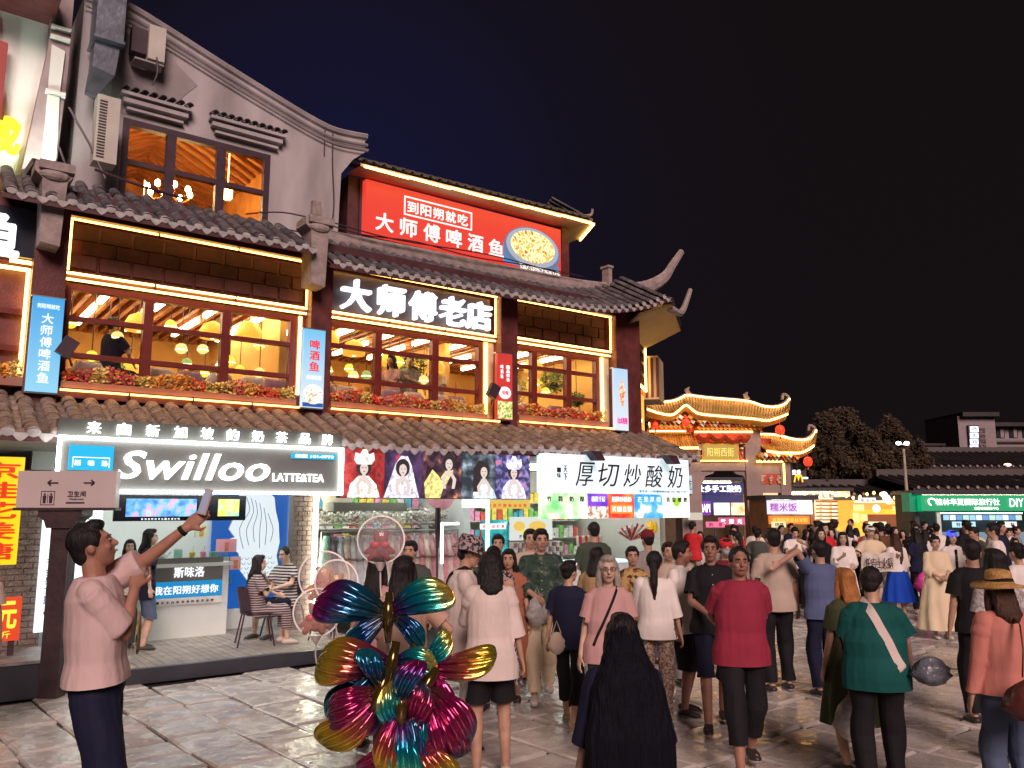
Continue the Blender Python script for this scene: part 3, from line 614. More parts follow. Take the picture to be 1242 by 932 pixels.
# ---- hanging banners
def banner(label, x0, x1, z0, z1, m, v=1.16, **k):
    t = thing('hanging_banner', label, 'banner', FAC, ((x0+x1)/2, v, z0), 'vertical light box banners on the pillars')
    q = MB(); q.box(x0,x1,v,v+.08,z0,z1); part('light_box', q, m, t)
    for zz in (z1, z0-.02): q = MB(); q.box(x0-.015,x1+.015,v+.02,v+.12,zz,zz+.02); part('frame', q, mat('steel', (.4,.4,.42), rough=.35, metal=.8, var=.1), t)
    return t
def grad_mat(name, c0, c1, z0, z1, e):
    if name in MC: return MC[name]
    m = bpy.data.materials.new(name); m.use_nodes = True; t = m.node_tree; b = t.nodes['Principled BSDF']
    tc = t.nodes.new('ShaderNodeTexCoord'); sp = t.nodes.new('ShaderNodeSeparateXYZ'); t.links.new(tc.outputs['Object'], sp.inputs[0])
    mr = t.nodes.new('ShaderNodeMapRange'); mr.inputs[1].default_value = z0; mr.inputs[2].default_value = z1; t.links.new(sp.outputs[2], mr.inputs[0])
    mx = t.nodes.new('ShaderNodeMix'); mx.data_type = 'RGBA'; mx.inputs[6].default_value = tuple(c0)+(1,); mx.inputs[7].default_value = tuple(c1)+(1,)
    t.links.new(mr.outputs[0], mx.inputs[0]); b.inputs['Base Color'].default_value = (.05,.05,.05,1)
    t.links.new(mx.outputs[2], b.inputs['Emission Color']); b.inputs['Emission Strength'].default_value = e; MC[name] = m; return m
EW = emis('print_white', (.9,.95,1), 1.0)
b1 = banner('blue banner with white vertical characters on the leftmost pillar', -1.23,-.88,3.42,4.62, grad_mat('banner_blue', (.25,.62,.85), (.0,.32,.72), 0, 1.2, .85))
text('大师傅啤酒鱼', (-1.12,-.99,3.52,4.42), 1.15, b1, EW, .02, vertical=True); text('到阳朔就吃', (-1.18,-.93,4.47,4.53), 1.15, b1, EW, .01)
b2 = banner('blue and white banner with red characters and a plate of fish on the second pillar', 2.33,2.67,3.48,4.67, grad_mat('banner_sky', (.75,.88,.95), (.15,.55,.9), 0, 1.2, .8))
text('啤酒鱼', (2.42,2.58,4.02,4.52), 1.15, b2, emis('print_red', (.85,.03,.05), .9), .035, vertical=True); text('阳朔味道', (2.39,2.62,3.90,3.97), 1.15, b2, EW, .01)
part('food_print', disc((2.5,3.68),.16,.15,1.15), ramp_mat('fish_plate_print', 'noise', 30, [(.35,(.45,.5,.55)),(.5,(.9,.85,.75)),(.62,(.75,.2,.08))], emit=.9), b2)
part('blue_print', (lambda q: q.box(2.34,2.66,1.145,1.159,3.49,3.55) and q)(MB()), emis('print_navy', (.02,.10,.4), .8), b2)
b3 = banner('red and green banner with a white round badge on the third pillar', 5.91,6.24,3.53,4.70, emis('banner_red', (.72,.04,.03), .75))
text('一品鲜香', (6.1,6.17,4.2,4.5), 1.15, b3, EW, .01, vertical=True); text('啤酒鱼', (5.97,6.03,4.25,4.5), 1.15, b3, EW, .01, vertical=True)
part('badge_print', disc((6.07,4.0),.13,.11,1.15), EW, b3); text('好味', (6.0,6.14,3.96,4.04), 1.14, b3, emis('print_red', (.8,.02,.02), .9), .02)
part('food_print', (lambda q: q.box(5.92,6.23,1.145,1.159,3.54,3.85) and q)(MB()), ramp_mat('leafy_print', 'noise', 22, [(.35,(.1,.2,.02)),(.5,(.4,.5,.1)),(.62,(.8,.75,.5))], emit=.7), b3)
b4 = banner('pale blue banner with a red figurine and pink characters on the corner pillar', 8.76,9.11,3.5,4.72, grad_mat('banner_pale', (.75,.80,.88), (.45,.65,.85), 0, 1.2, .85))
text('山水阳朔', (8.80,9.06,3.62,3.75), 1.15, b4, emis('print_pink', (.85,.05,.35), .9), .03)
q = MB(); q.poly([(8.9,3.98),(8.97,3.98),(9.0,4.2),(9.04,4.3),(8.98,4.34),(8.96,4.48),(8.91,4.48),(8.9,4.34),(8.84,4.28),(8.88,4.2)], (1.145,1.159)); part('figure_print', q, ramp_mat('costume_print', 'noise', 20, [(.4,(.6,.12,.05)),(.6,(.9,.6,.4))], emit=.8), b4)
for i, (x, lab) in enumerate(((-.82,'black floodlight on the sill beside the leftmost pillar'),(5.78,'small dark floodlight at the foot of the third pillar'))):
    t = thing('floodlight', lab, 'floodlight', FAC, (x,1.15,3.95))
    q = MB(); q.obox((x,1.1,4.0), (.09,.05,.12), Matrix.Rotation(.5, 3, 'Y')); part('housing', q, M_WF, t); q = MB(); q.tube([(x,1.1,3.95),(x+.1,1.3,3.8)], .015, 5); part('bracket', q, M_WF, t)
# ---- left neighbour building
LB = thing('white_corner_building', 'white plastered building at the left edge with a stone pilaster and red timber front', 'building', FAC, (-1.8,2,3.3))
M_WPL = mat('white_plaster', (.80,.84,.80), rough=.8, var=.08, vs=1.5, bump=.1, bs=10)
q = MB(); q.box(-4.5,-1.2,2.5,6.5,6.35,9.05); part('wall', q, M_WPL, LB)
q = MB(); q.poly([(-1.42,6.3),(-.98,6.3),(-.98,6.9),(-.94,8.2),(-.94,10.5),(-1.2,10.5),(-1.2,8.5)], (2.2,2.8)); part('pilaster', q, mat('grey_pink_stone', (.36,.28,.29), rough=.8, var=.2, vs=3, bump=.3, bs=20), LB)
q = MB(); q.poly([(-1.17,6.45),(-1.0,6.45),(-1.0,7.2),(-1.02,7.75),(-1.17,7.75)], (2.16,2.2)); q.poly([(-1.17,7.82),(-1.02,7.82),(-1.0,8.45),(-1.17,8.5)], (2.16,2.2)); q.box(-1.2,-.95,2.12,2.2,7.76,7.81); q.box(-1.2,-.95,2.12,2.2,8.6,8.64); q.box(-1.2,-.95,2.12,2.2,8.75,8.79); part('white_facing', q, M_WPL, LB)
q = MB(); q.box(-4.5,-1.15,1.7,2.5,8.95,9.15); part('upper_eave', q, M_TIM, LB); q = MB(); q.tube(smooth_path([(-1.75,1.68,9.25),(-1.5,1.66,9.12),(-1.3,1.66,9.25),(-1.25,1.66,9.5)],4), .03, 6); part('scroll_ornament', q, M_WPL, LB)
q = MB(); q.box(-4.5,-1.25,1.55,1.75,3.1,6.2); part('front_wall', q, M_TIM, LB)
q = MB(); q.box(-4.5,-1.24,1.3,1.55,5.12,5.75); part('sign_board', q, mat('black_board', (.02,.02,.03), rough=.3, var=.1), LB)
text('鱼', (-1.98,-1.42,5.08,5.66), 1.26, LB, M_LET, .05, .08)
q = MB(); q.box(-4.5,-1.22,1.66,1.68,3.5,5.0); part('lit_window', q, ramp_mat('lit_room', 'noise', 2.2, [(.35,(.35,.16,.05)),(.5,(.75,.55,.32)),(.65,(.5,.3,.14))], emit=.55), LB)
for z in (4.45,3.98): q = MB(); q.box(-4.5,-1.3,1.45,1.54,z-.035,z+.035); part('transom', q, M_RED, LB)
q = MB(); q.box(-1.3,-1.26,1.42,1.46,3.5,4.98); part('light_strip', q, LEDW, LB); q = MB(); q.box(-2.6,-1.26,1.42,1.46,4.98,5.02); q.box(-1.5,-1.26,1.36,1.40,5.06,5.1); part('light_strip', q, LEDW, LB)
YS = thing('yellow_sign', 'yellow glyph and red board mounted on the white wall at the top left', 'sign', FAC, (-1.7,2.3,6.8))
text('城', (-2.05,-1.44,6.75,7.25), 2.2, YS, emis('yellow_letter', (1,.72,0), 1.3), .05, .12); q = MB(); q.box(-2.4,-1.68,2.3,2.4,7.2,8.4); part('red_board', q, emis('dull_red_board', (.55,.05,.04), .5), YS)
def lamp_at(nm, lab, fr, p, tgt, watt, col, size=.15, cat='floodlight'):
    t = thing(nm, lab, cat, fr, p); d = Vector(tgt)-Vector(p)
    q = MB(); M_ = d.to_track_quat('Z', 'Y').to_matrix(); q.obox(Vector(p)-d.normalized()*.08, (size, size*.7, .05), M_); part('housing', q, M_WF, t)
    q = MB(); q.obox(Vector(p)-d.normalized()*.025, (size*.9, size*.6, .004), M_); part('lens', q, emis('flood_lens_'+nm, col, 4), t)
    l = bpy.data.lights.new('lamp_light', 'SPOT'); l.energy = watt; l.color = col; l.spot_size = R(110); l.spot_blend = .6; l.shadow_soft_size = .1
    o = bpy.data.objects.new('lamp_light', l); COL.objects.link(o); o.parent = t; o.rotation_euler = d.to_track_quat('-Z', 'Y').to_euler(); o.location = d.normalized()*.02
    return t
lamp_at('floodlight', 'black floodlight on the stone corbel washing the white wall at the top left', FAC, (-1.25,1.55,6.45), (-1.6,2.5,8.0), 55, (.88,1,.86))
lamp_at('floodlight', 'small floodlight at the foot of the white wall by the yellow glyph', FAC, (-2.3,1.5,6.4), (-2.2,2.5,8.0), 60, (.88,1,.86))
# air conditioners and duct
M_AC = mat('ac_casing', (.58,.56,.50), rough=.5, var=.1, vs=3)
for (x, y, z, w, h, lab, ns) in ((-.42,2.05,7.35,.15,.5,'large tilted louvred air conditioner unit beside the top floor window',20),(.24,2.4,9.08,.12,.28,'small air conditioner unit high on the plaster gable',0)):
    t = thing('air_conditioner', lab, 'air conditioner', FAC, (x,y,z))
    q = MB(); q.box(x-w,x+w,y-.12,y+.15,z-h,z+h); part('casing', q, M_AC, t)
    for k in range(ns): q = MB(); q.box(x-w+.03,x-.02,y-.13,y-.115,z-h+.06+k*.044,z-h+.078+k*.044); part('louvre', q, M_WF, t)
    if not ns:
        q = MB(); q.box(x-.35,x-w-.01,y-.05,y+.12,z-.2,z+.2); part('window_recess', q, M_WF, t); q = MB(); q.tube(smooth_path([(x,y-.15,z-.25),(x+.02,y-.15,z-.5),(x-.03,y-.12,z-.7)],3), .015, 5); part('hose', q, M_WF, t)
        q = MB(); q.box(x-.3,x+w,y-.1,y+.15,z-h-.06,z-h-.03); part('shelf', q, M_PLASD, t)
M_DUCT = mat('galvanised_duct', (.30,.33,.40), rough=.32, metal=.85, var=.3, vs=4, bump=.2, bs=10)
t = thing('air_duct', 'grey galvanised air duct running up beside the gable wall', 'duct', FAC, (-.55,2.2,7.8))
q = MB(); q.box(-.66,-.28,2.0,2.5,8.75,11); part('upper_section', q, M_DUCT, t)
q = MB(); q.tube([(-.47,2.25,8.78),(-.50,2.25,8.3),(-.62,2.3,7.95)], [.24,.22,.10], 4, side=(1,1,0)); part('bend', q, M_DUCT, t, smooth=False)
q = MB(); q.box(-.68,-.26,1.98,2.52,8.73,8.77); part('flange', q, M_DUCT, t)
q = MB(); q.tube([(-.9,2.1,7.6),(-.62,2.0,7.1),(-.4,1.9,6.6)], .018, 5); q.tube([(-1.0,1.9,6.9),(-.85,1.7,6.4)], .015, 5); q.tube(smooth_path([(-.6,1.5,6.55),(-.1,1.2,6.35),(.5,1.2,6.3)],4), .02, 5); bp('wall_cable', q, M_WF)

# ================================================================ SHOPS UNDER THE CANOPY
SH = thing('shop_row', 'row of three small shops under the tiled canopy with brick piers and pale walls', 'building', FAC, (4,2.8,0))
def sp(name, mb, m, parent=None, **k): return part(name, mb, m, parent or SH, **k)
M_SW = mat('pale_shop_wall', (.68,.72,.70), rough=.6, var=.06, vs=1.5); M_SCEIL = mat('shop_ceiling', (.5,.48,.44), rough=.8, var=.1)
q = MB(); q.box(-.9,2.95,2.8,2.95,.15,2.9); q.box(-.9,2.9,2.68,2.8,.15,.45); sp('drink_shop_wall', q, M_SW)
q = MB(); q.box(3.15,9.9,3.6,3.75,.02,2.9); q.box(9.75,9.9,1.0,3.6,.02,2.85); sp('stall_rear_wall', q, mat('off_white_wall', (.62,.60,.52), rough=.8, var=.12, vs=1))
q = MB(); q.box(-1.9,9.9,.3,3.6,2.78,2.84); sp('shop_ceiling', q, M_SCEIL)
q = MB(); q.box(5.72,5.86,1.9,3.6,.02,2.8); sp('partition', q, M_SW)
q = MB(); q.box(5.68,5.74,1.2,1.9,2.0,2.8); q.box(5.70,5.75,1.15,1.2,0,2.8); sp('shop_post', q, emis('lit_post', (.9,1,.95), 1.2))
M_BRK = mat('old_brick', (.25,.19,.17), rough=.9, var=.25, vs=8, island=.2, bump=.5, bs=40); M_MORT = mat('mortar', (.17,.15,.14), rough=.95, var=.2)
def brick_wall(x0, x1, v, z0, z1, bl=.22, bh=.068):
    q = MB(); q.box(x0,x1,v+.012,v+.2,z0,z1); w = sp('brick_pier', q, M_MORT); r_ = 0; z = z0
    while z < z1-.03:
        x = x0-(bl/2 if r_ % 2 else 0)
        while x < x1-.01:
            a = max(x, x0); b = min(x+bl-.012, x1)
            if b-a > .03: q = MB(); q.box(a,b,v-random.random()*.006,v+.03,z,min(z+bh-.012,z1)); sp('brick', q, M_BRK, w)
            x += bl
        z += bh; r_ += 1
brick_wall(2.62,2.92,2.0,.15,2.3,.15,.075); brick_wall(-1.25,-.72,2.2,.02,2.5,.2,.075)
q = MB(); q.box(2.92,2.98,1.9,1.96,.15,2.75); sp('light_tube', q, emis('pier_tube', (1,.93,.7), 9))
for i_, (a, y0, b, y1) in enumerate(((0,1.0,2.4,1.15),(3.4,1.2,5.4,1.35),(3.4,2.4,5.4,2.55),(6.2,1.2,9.3,1.35),(6.2,2.4,9.3,2.55),(-.2,2.0,2.4,2.15))):
    q = MB(); q.box(a,b,y0,y1,2.74,2.775); single('ceiling_light', q, emis('shop_tube', (.95,1,.97), 12), ['front tube light of the drinks shop','front tube light of the costume stall','rear tube light of the costume stall','front tube light of the yogurt stall','rear tube light of the yogurt stall','rear tube light of the drinks shop'][i_], 'ceiling light', FAC, (a,y0,2.74), 'tube lights under the shop ceilings')
# timber deck
M_DK = mat('grey_deck_board', (.28,.25,.22), rough=.55, var=.3, vs=5, island=.25, bump=.35, bs=30); M_KERB = mat('dark_kerb', (.035,.037,.05), rough=.4, var=.2)
DK = single('deck', (lambda q: q.box(-.75,3.1,.10,2.7,0,.12) and q)(MB()), M_KERB, None, None, FAC, (0,0,0), kind='structure'); ORG[DK.name] = (0,0,0)
q = MB(); q.box(-.75,3.1,0,.10,0,.165); part('deck_kerb', q, M_KERB, DK)
for k in range(38):
    x = -.75+k*.1015; q = MB(); q.box(x+.004,x+.0975,.105,2.69,.12,.152+random.random()*.003); part('deck_board', q, M_DK, DK)
# ---- drinks shop sign box
SB = thing('shop_sign', 'wide grey shop sign box reading Swilloo LATTE&TEA framed by white light', 'sign', FAC, (.7,-.05,2.2))
M_GREY = mat('sign_grey', (.095,.092,.088), rough=.4, var=.05, emit=(.30,.29,.28), es=.17)
q = MB(); q.box(-.97,2.42,-.03,.25,2.19,2.78); part('panel', q, M_GREY, SB)
q = MB(); q.box(-1.0,2.45,.0,.2,2.81,3.0); part('top_board', q, mat('sign_glass', (.09,.09,.085), rough=.12, var=.1), SB)
for (a,b,c,d) in ((-1.0,2.45,2.765,2.80),(-1.0,2.45,2.17,2.20),(-1.0,-.965,2.2,2.765),(2.415,2.45,2.2,2.765)): q = MB(); q.box(a,b,-.075,-.03,c,d); part('light_tube', q, LEDC, SB)
M_GW = emis('glow_letter_white', (.95,1,.93), 2.6)
text('Swilloo', (-.38,1.42,2.33,2.66), -.06, SB, M_GW, .03, .04, shear=.25); text('LATTE&TEA', (1.47,2.17,2.335,2.44), -.06, SB, M_GW, .015, .02)
text('来自新加坡的奶茶品牌', (-.72,2.28,2.835,2.975), -.04, SB, M_GW, .03, .04)
q = MB(); q.box(-.88,-.42,-.06,-.03,2.42,2.70); part('blue_panel', q, emis('cyan_panel', (0,.50,.85), .85), SB); text('斯味洛', (-.82,-.48,2.47,2.53), -.065, SB, M_GW, .02)
q = MB(); q.box(-.84,-.46,-.068,-.062,2.56,2.565); q.box(-.84,-.835,-.068,-.062,2.45,2.56); q.box(-.465,-.46,-.068,-.062,2.45,2.56); part('panel_outline', q, M_GW, SB)
q = MB(); q.box(1.72,2.35,-.06,-.03,2.64,2.71); part('phone_panel', q, emis('cyan_panel', (0,.50,.85), .85), SB); text('加盟 181-0773', (1.76,2.3,2.655,2.695), -.065, SB, M_GW, .01)
# things inside the drinks shop
def panel(name, lab, cat, x0, x1, z0, z1, v, m, fr=FAC, th=.03, group=None):
    t = thing(name, lab, cat, fr, ((x0+x1)/2, v, z0), group); q = MB(); q.box(x0,x1,v,v+th,z0,z1); part('panel', q, m, t); return t
t = panel('menu_screen', 'black menu screen with coloured drink pictures and white text in the drinks shop', 'screen', -.05,1.72,1.82,2.17,1.6, mat('screen_black', (.01,.01,.02), rough=.2, var=0))
for i, (a, b, c) in enumerate(((.10,1.02,'pink'),(1.32,1.62,'mint'))): q = MB(); q.box(a,b,1.59,1.599,1.88,2.12); part('picture', q, ramp_mat('screen_'+c, 'noise', 6, [(.35,(.05,.15,.5)),(.5,(.15,.45,.75)),(.6,(.75,.3,.6)),(.7,(.3,.7,.6))] if i == 0 else [(.4,(.3,.65,.5)),(.55,(.7,.75,.2)),(.65,(.85,.6,.1))], emit=.75), t)
text('新加坡鲜奶茶 每一杯都好喝', (.30,.8,1.835,1.86), 1.595, t, EW, 0)
t = panel('merlion_board', 'white line drawing of a fish tailed lion on a blue board with glowing edge', 'board', 1.60,2.84,.40,2.3,2.72, emis('royal_blue', (0,.09,.42), .75))
ol = [(2.0,2.2),(2.3,2.2),(2.38,2.1),(2.4,1.9),(2.44,1.7),(2.46,1.4),(2.43,1.2),(2.47,.95),(2.40,.7),(2.28,.52),(2.15,.45),(2.2,.7),(2.1,.85),(2.02,1.0),(2.0,1.25),(1.95,1.3),(1.85,1.38),(1.83,1.45),(1.95,1.5),(1.88,1.62),(1.93,1.8),(1.95,2.0)]
sx_m = lambda x: 2.28+(x-2.18)*1.45
ol = [(sx_m(a), b*1.03) for a, b in ol]
q = MB(); q.poly(ol, (2.70,2.72)); part('silhouette', q, emis('drawing_white', (.85,.95,1), .72), t)
ln = MB()
for k in range(6): ln.tube(smooth_path([(sx_m(p[0]), 2.698, p[1]) for p in [(2.06+.05*k,2.16-.01*k*k),(2.10+.045*k,1.95-.02*k),(2.0+.075*k,1.68-.03*(k%2)),(2.05+.06*k,1.36+.05*(k%3))]],3), .0055, 4)
for r_ in range(9):
    for k in range(6):
        x = sx_m(2.03+.065*k+(.03 if r_ % 2 else 0)); z = 1.22-.075*r_; 
        if x < 2.62: ln.tube([(x-.03,2.698,z),(x-.015,2.698,z-.028),(x+.015,2.698,z-.028),(x+.03,2.698,z)], .005, 4)
ln.tube([(a, 2.698, b) for a, b in ol], .005, 4); part('outline', ln, emis('line_blue', (.03,.10,.28), .5), t)
q = MB(); q.box(2.84,2.87,2.68,2.75,.40,2.3); part('light_edge', q, emis('edge_white', (.8,.9,1), 5), t)
t = thing('service_counter', 'grey white service counter with blue poster in front of the drinks shop wall', 'counter', FAC, (1.1,2.3,.15))
q = MB(); q.box(.1,1.72,2.2,2.62,.15,1.15); part('cabinet', q, M_SW, t); q = MB(); q.box(.05,1.76,2.15,2.65,1.15,1.2); part('counter_top', q, mat('white_top', (.8,.82,.8), rough=.3, var=.03), t)
q = MB(); q.box(.6,1.62,2.17,2.198,.95,1.28); part('grey_poster', q, mat('poster_grey', (.18,.18,.17), rough=.4, var=.05), t); text('斯味洛', (.92,1.35,1.0,1.16), 2.165, t, EW, .04)
q = MB(); q.box(.6,1.62,2.17,2.198,.72,.95); part('blue_poster', q, emis('poster_blue', (0,.27,.62), .75), t); text('我在阳朔好想你', (.66,1.56,.77,.89), 2.165, t, EW, .03)
q = MB(); q.box(.6,1.62,2.17,2.198,.62,.72); part('white_poster', q, mat('poster_white', (.8,.82,.8), rough=.4, var=.03), t); text('一杯来自新加坡的奶茶品牌', (.7,1.5,.645,.68), 2.165, t, mat('ink', (.03,.03,.04), var=0), 0)
items = [('steel_kettle','round steel kettle on the drinks counter',.75),('menu_stand','small mint menu card stand on the drinks counter',1.0),('drink_cup','yellow drink cup on the drinks counter',1.2),('drink_cup','pink drink cup at the right of the drinks counter',1.36),('paper_box','green and white paper box on the drinks counter',1.52)]
cl = [(.5,.5,.5),(.35,.65,.55),(.7,.6,.1),(.75,.3,.4),(.2,.45,.3)]
for (n, l, x), c in zip(items, cl):
    q = MB(); 
    if 'kettle' in n: q.tube([(x,2.35,1.2),(x,2.35,1.3),(x,2.35,1.38),(x,2.35,1.42)], [.09,.10,.07,.02], 12); q.tube([(x+.08,2.35,1.28),(x+.16,2.35,1.36)], .014, 6)
    elif 'cup' in n: q.tube([(x,2.3,1.2),(x,2.3,1.34),(x,2.3,1.35),(x,2.3,1.36)], [.032,.045,.048,.03], 12); q.tube([(x,2.3,1.35),(x+.02,2.3,1.44)], .005, 5)
    elif 'stand' in n: q.box(x-.06,x+.06,2.3,2.31,1.2,1.4); q.box(x-.07,x+.07,2.27,2.34,1.2,1.21)
    else: q.box(x-.05,x+.05,2.28,2.38,1.2,1.33); q.box(x-.053,x+.053,2.277,2.383,1.33,1.35)
    single(n, q, mat(n+'_%d' % int(x*100), c, rough=.35, var=.1, vs=10), l, n.split('_')[1], FAC, (x,2.35,1.2), smooth=False)
pc = [((1.64,1.95,1.32,1.52),(.75,.35,.40)),((1.70,1.84,1.05,1.25),(.55,.62,.30)),((1.86,2.02,1.05,1.25),(.78,.45,.52)),((1.74,1.90,.84,.98),(.05,.25,.6)),((1.3,1.48,1.55,1.75),(.7,.72,.5)),((1.66,1.80,1.27,1.31),(.1,.2,.5))]
for i, ((a,b,c,d), col) in enumerate(pc):
    t = panel('drink_poster', ['pink drink poster beside the white lion figure','yellow green drink poster under the pink one','pale pink drink poster over the tail of the lion figure','blue square poster lowest beside the lion figure','cream small poster above the service counter','narrow navy strip poster under the topmost pink poster'][i], 'poster', a,b,c,d,2.60-.012*i, mat('poster_base_%d' % i, col, rough=.4, var=.05))
    q = MB(); q.box((a+b)/2-.03,(a+b)/2+.03,2.585-.012*i,2.592-.012*i,c+.02,c+(d-c)*.75); part('cup_print', q, mat('cup_print_%d' % i, (col[0]*.9,col[1]*.5,.12), rough=.4, var=.3, vs=30), t)
# ---- costume photo stall
PH = thing('photo_board', 'long lit board of costume portrait photographs under the canopy', 'sign', FAC, (4.1,.1,2.1))
q = MB(); q.box(2.48,5.82,.12,.2,2.13,2.84); part('backing', q, M_WF, PH)
M_SKP = emis('portrait_skin', (.80,.66,.60), .85); M_HRP = emis('portrait_hair', (.05,.035,.04), .5)
scheme = [(2.50,3.17,ramp_mat('photo_red','noise',7,[(.4,(.16,.01,.015)),(.55,(.32,.03,.03)),(.65,(.08,.03,.03))],emit=.7),(.78,.76,.68),'crown'),
 (3.17,3.80,ramp_mat('photo_dark','noise',5,[(.4,(.02,.015,.04)),(.6,(.08,.04,.12)),(.72,(.6,.03,.04))],emit=.8),(.60,.62,.74),'veil'),
 (3.80,4.48,ramp_mat('photo_black','noise',6,[(.45,(.02,.01,.02)),(.6,(.10,.05,.06)),(.72,(.55,.25,.10))],emit=.8),(.58,.55,.20),'fan'),
 (4.48,5.12,ramp_mat('photo_teal','noise',5,[(.45,(.02,.03,.04)),(.6,(.10,.14,.18)),(.7,(.35,.5,.6))],emit=.8),(.55,.75,.85),'long'),
 (5.12,5.80,ramp_mat('photo_lights','noise',9,[(.45,(.03,.03,.10)),(.6,(.2,.2,.45)),(.7,(.75,.1,.12))],emit=.8),(.60,.62,.92),'crown')]
for i, (a, b, bgm, dc, kind) in enumerate(scheme):
    q = MB(); q.box(a+.004,b-.004,.10,.12,2.14,2.83); pn = part('portrait_panel', q, bgm, PH)
    cx = (a+b)/2+[0,-.03,-.04,.08,0][i]; dm = ramp_mat('portrait_dress_%d' % i, 'noise', 16, [(.35, tuple(c*.45 for c in dc)), (.55, dc), (.7, tuple(min(1,c*1.25) for c in dc))], emit=.95)
    u = lambda pts: [(cx+x, 2.14+z) for x, z in pts]
    q = MB()
    if kind == 'veil': q.poly(u([(-.30,0),(-.22,.2),(-.12,.48),(-.03,.60),(.08,.6),(.15,.46),(.22,.2),(.28,0)]), (.088,.092))
    elif kind == 'fan': q.poly(u([(-.26,0),(-.28,.22),(-.14,.42),(-.03,.32),(.06,.2),(0,0)]), (.088,.092)); q.poly(u([(.0,.30),(.16,.5),(.22,.42),(.1,.2)]), (.086,.09))
    elif kind == 'long': q.poly(u([(-.2,0),(-.17,.2),(-.05,.26),(.06,.26),(.2,.12),(.24,0)]), (.088,.092))
    else: q.poly(u([(-.24,0),(-.2,.18),(-.08,.3),(.08,.3),(.2,.18),(.26,0)]), (.088,.092))
    sub = part('dress_print', q, dm, pn)
    hz = .40 if kind != 'fan' else .5; hx = 0 if kind != 'fan' else .14
    q = MB(); q.poly([(cx+hx+.105*math.cos(t_)*1.1, 2.14+hz+.03+.13*math.sin(t_)) for t_ in [2*math.pi*k/18 for k in range(18)]], (.082,.086))
    if kind == 'long': q.poly(u([(-.2,.1),(-.19,.45),(-.1,.58),(.0,.58),(-.06,.4),(-.08,.1)]), (.081,.085))
    part('hair_print', q, M_HRP, pn)
    q = MB(); q.poly([(cx+hx+.062*math.cos(t_), 2.14+hz+.082*math.sin(t_)) for t_ in [2*math.pi*k/18 for k in range(18)]], (.076,.080)); q.poly(u([(hx-.03,hz-.18),(hx-.025,hz-.06),(hx+.025,hz-.06),(hx+.03,hz-.18)]), (.077,.081))
    for sg in (-1, 1): q.poly(u([(hx+sg*.10,hz-.36),(hx+sg*.13,hz-.22),(hx+sg*.04,hz-.10),(hx+sg*.01,hz-.13),(hx+sg*.07,hz-.23),(hx+sg*.05,hz-.36)]), (.074,.078))
    part('face_print', q, M_SKP, pn)
    q = MB()
    for sg in (-1, 1): q.box(cx+hx+sg*.026-.011,cx+hx+sg*.026+.011,.0725,.0755,2.14+hz+.008,2.14+hz+.018)
    q.box(cx+hx-.014,cx+hx+.014,.0725,.0755,2.14+hz-.046,2.14+hz-.036); part('feature_print', q, emis('feature_ink', (.25,.03,.04), .4), pn)
    if kind == 'crown':
        q = MB(); q.poly(u([(-.11,.46),(-.16,.52),(-.14,.62),(-.07,.60),(-.03,.67),(.03,.67),(.07,.60),(.14,.63),(.16,.52),(.11,.46)]), (.070,.074)); part('crown_print', q, dm, pn)
# clothes rail: dresses on hangers and flower crowns
CR = thing('clothes_rail', 'steel clothes rail holding the rental costumes in the photo stall', 'clothes rail', FAC, (4.2,1.9,0))
q = MB(); q.tube([(3.05,1.9,1.62),(5.6,1.9,1.62)], .015, 6)
for x in (3.05,4.3,5.6): q.tube([(x,1.9,.02),(x,1.9,1.62)], .015, 6)
part('rail', q, MC['steel'], CR)
dcol = [((.30,.55,.42),'mint green'),((.22,.17,.20),'dark grey'),((.55,.62,.68),'pale blue'),((.68,.60,.50),'cream'),((.70,.70,.68),'white'),((.66,.48,.48),'pale pink'),((.60,.28,.30),'rose red'),((.62,.58,.56),'ivory')]
def dress(x, v, z, col, lab, h=.9, w=.16, i=0):
    t = thing('hanging_dress', lab, 'dress', FAC, (x,v,z), 'rental costumes on the clothes rail')
    G = []; ph = random.random()*6
    for k in range(9):
        f = k/8; row = []; wx = .05+w*(.35+.65*f)*(1 if f > .12 else .6); wy = .10+.08*f
        for j in range(21):
            a = 2*math.pi*j/20; rr = 1+.13*f*math.sin(a*7+ph); row.append((x+wx*.6*math.cos(a)*rr, v+wy*math.sin(a)*rr, z-h*f))
        G.append(row)
    q = MB(); q.grid(G); q.tube([(x-.02,v-.02,z-.03),(x-.05,v-.2,z-.35)], [.04,.06], 7); q.tube([(x+.02,v+.02,z-.03),(x+.05,v+.2,z-.35)], [.04,.06], 7)
    part('cloth', q, mat('dress_'+col[1].replace(' ','_'), col[0], rough=.75, var=.25, vs=9, bump=.3, bs=18), t, smooth=True)
    q = MB(); q.tube([(x,v,z+.08),(x,v,z),(x,v-.16,z-.05)], .006, 4); q.tube([(x,v,z),(x,v+.16,z-.05)], .006, 4); part('hanger', q, MC['steel'], t)
for i in range(22):
    x = 3.12+i*.113; c = dcol[(0,1,2,3,4,2,4,5,5,7,3,5,6,6,7,6,3,6,4,6,5,6)[i]]
    dress(x, 1.9, 1.56-.01*(i % 3), c, '%s costume, %s from the left on the clothes rail' % (c[1], ORD[i]), h=.8+.08*((i*7) % 3), i=i)
t = thing('display_shelf', 'shelf of white tulle flower crowns above the clothes rail', 'shelf', FAC, (4,2.6,1.8))
q = MB(); q.box(3.1,5.6,2.4,2.8,1.70,1.73); q.box(3.1,3.15,2.4,2.8,.02,1.7); q.box(5.55,5.6,2.4,2.8,.02,1.7); part('board', q, M_SCEIL, t)
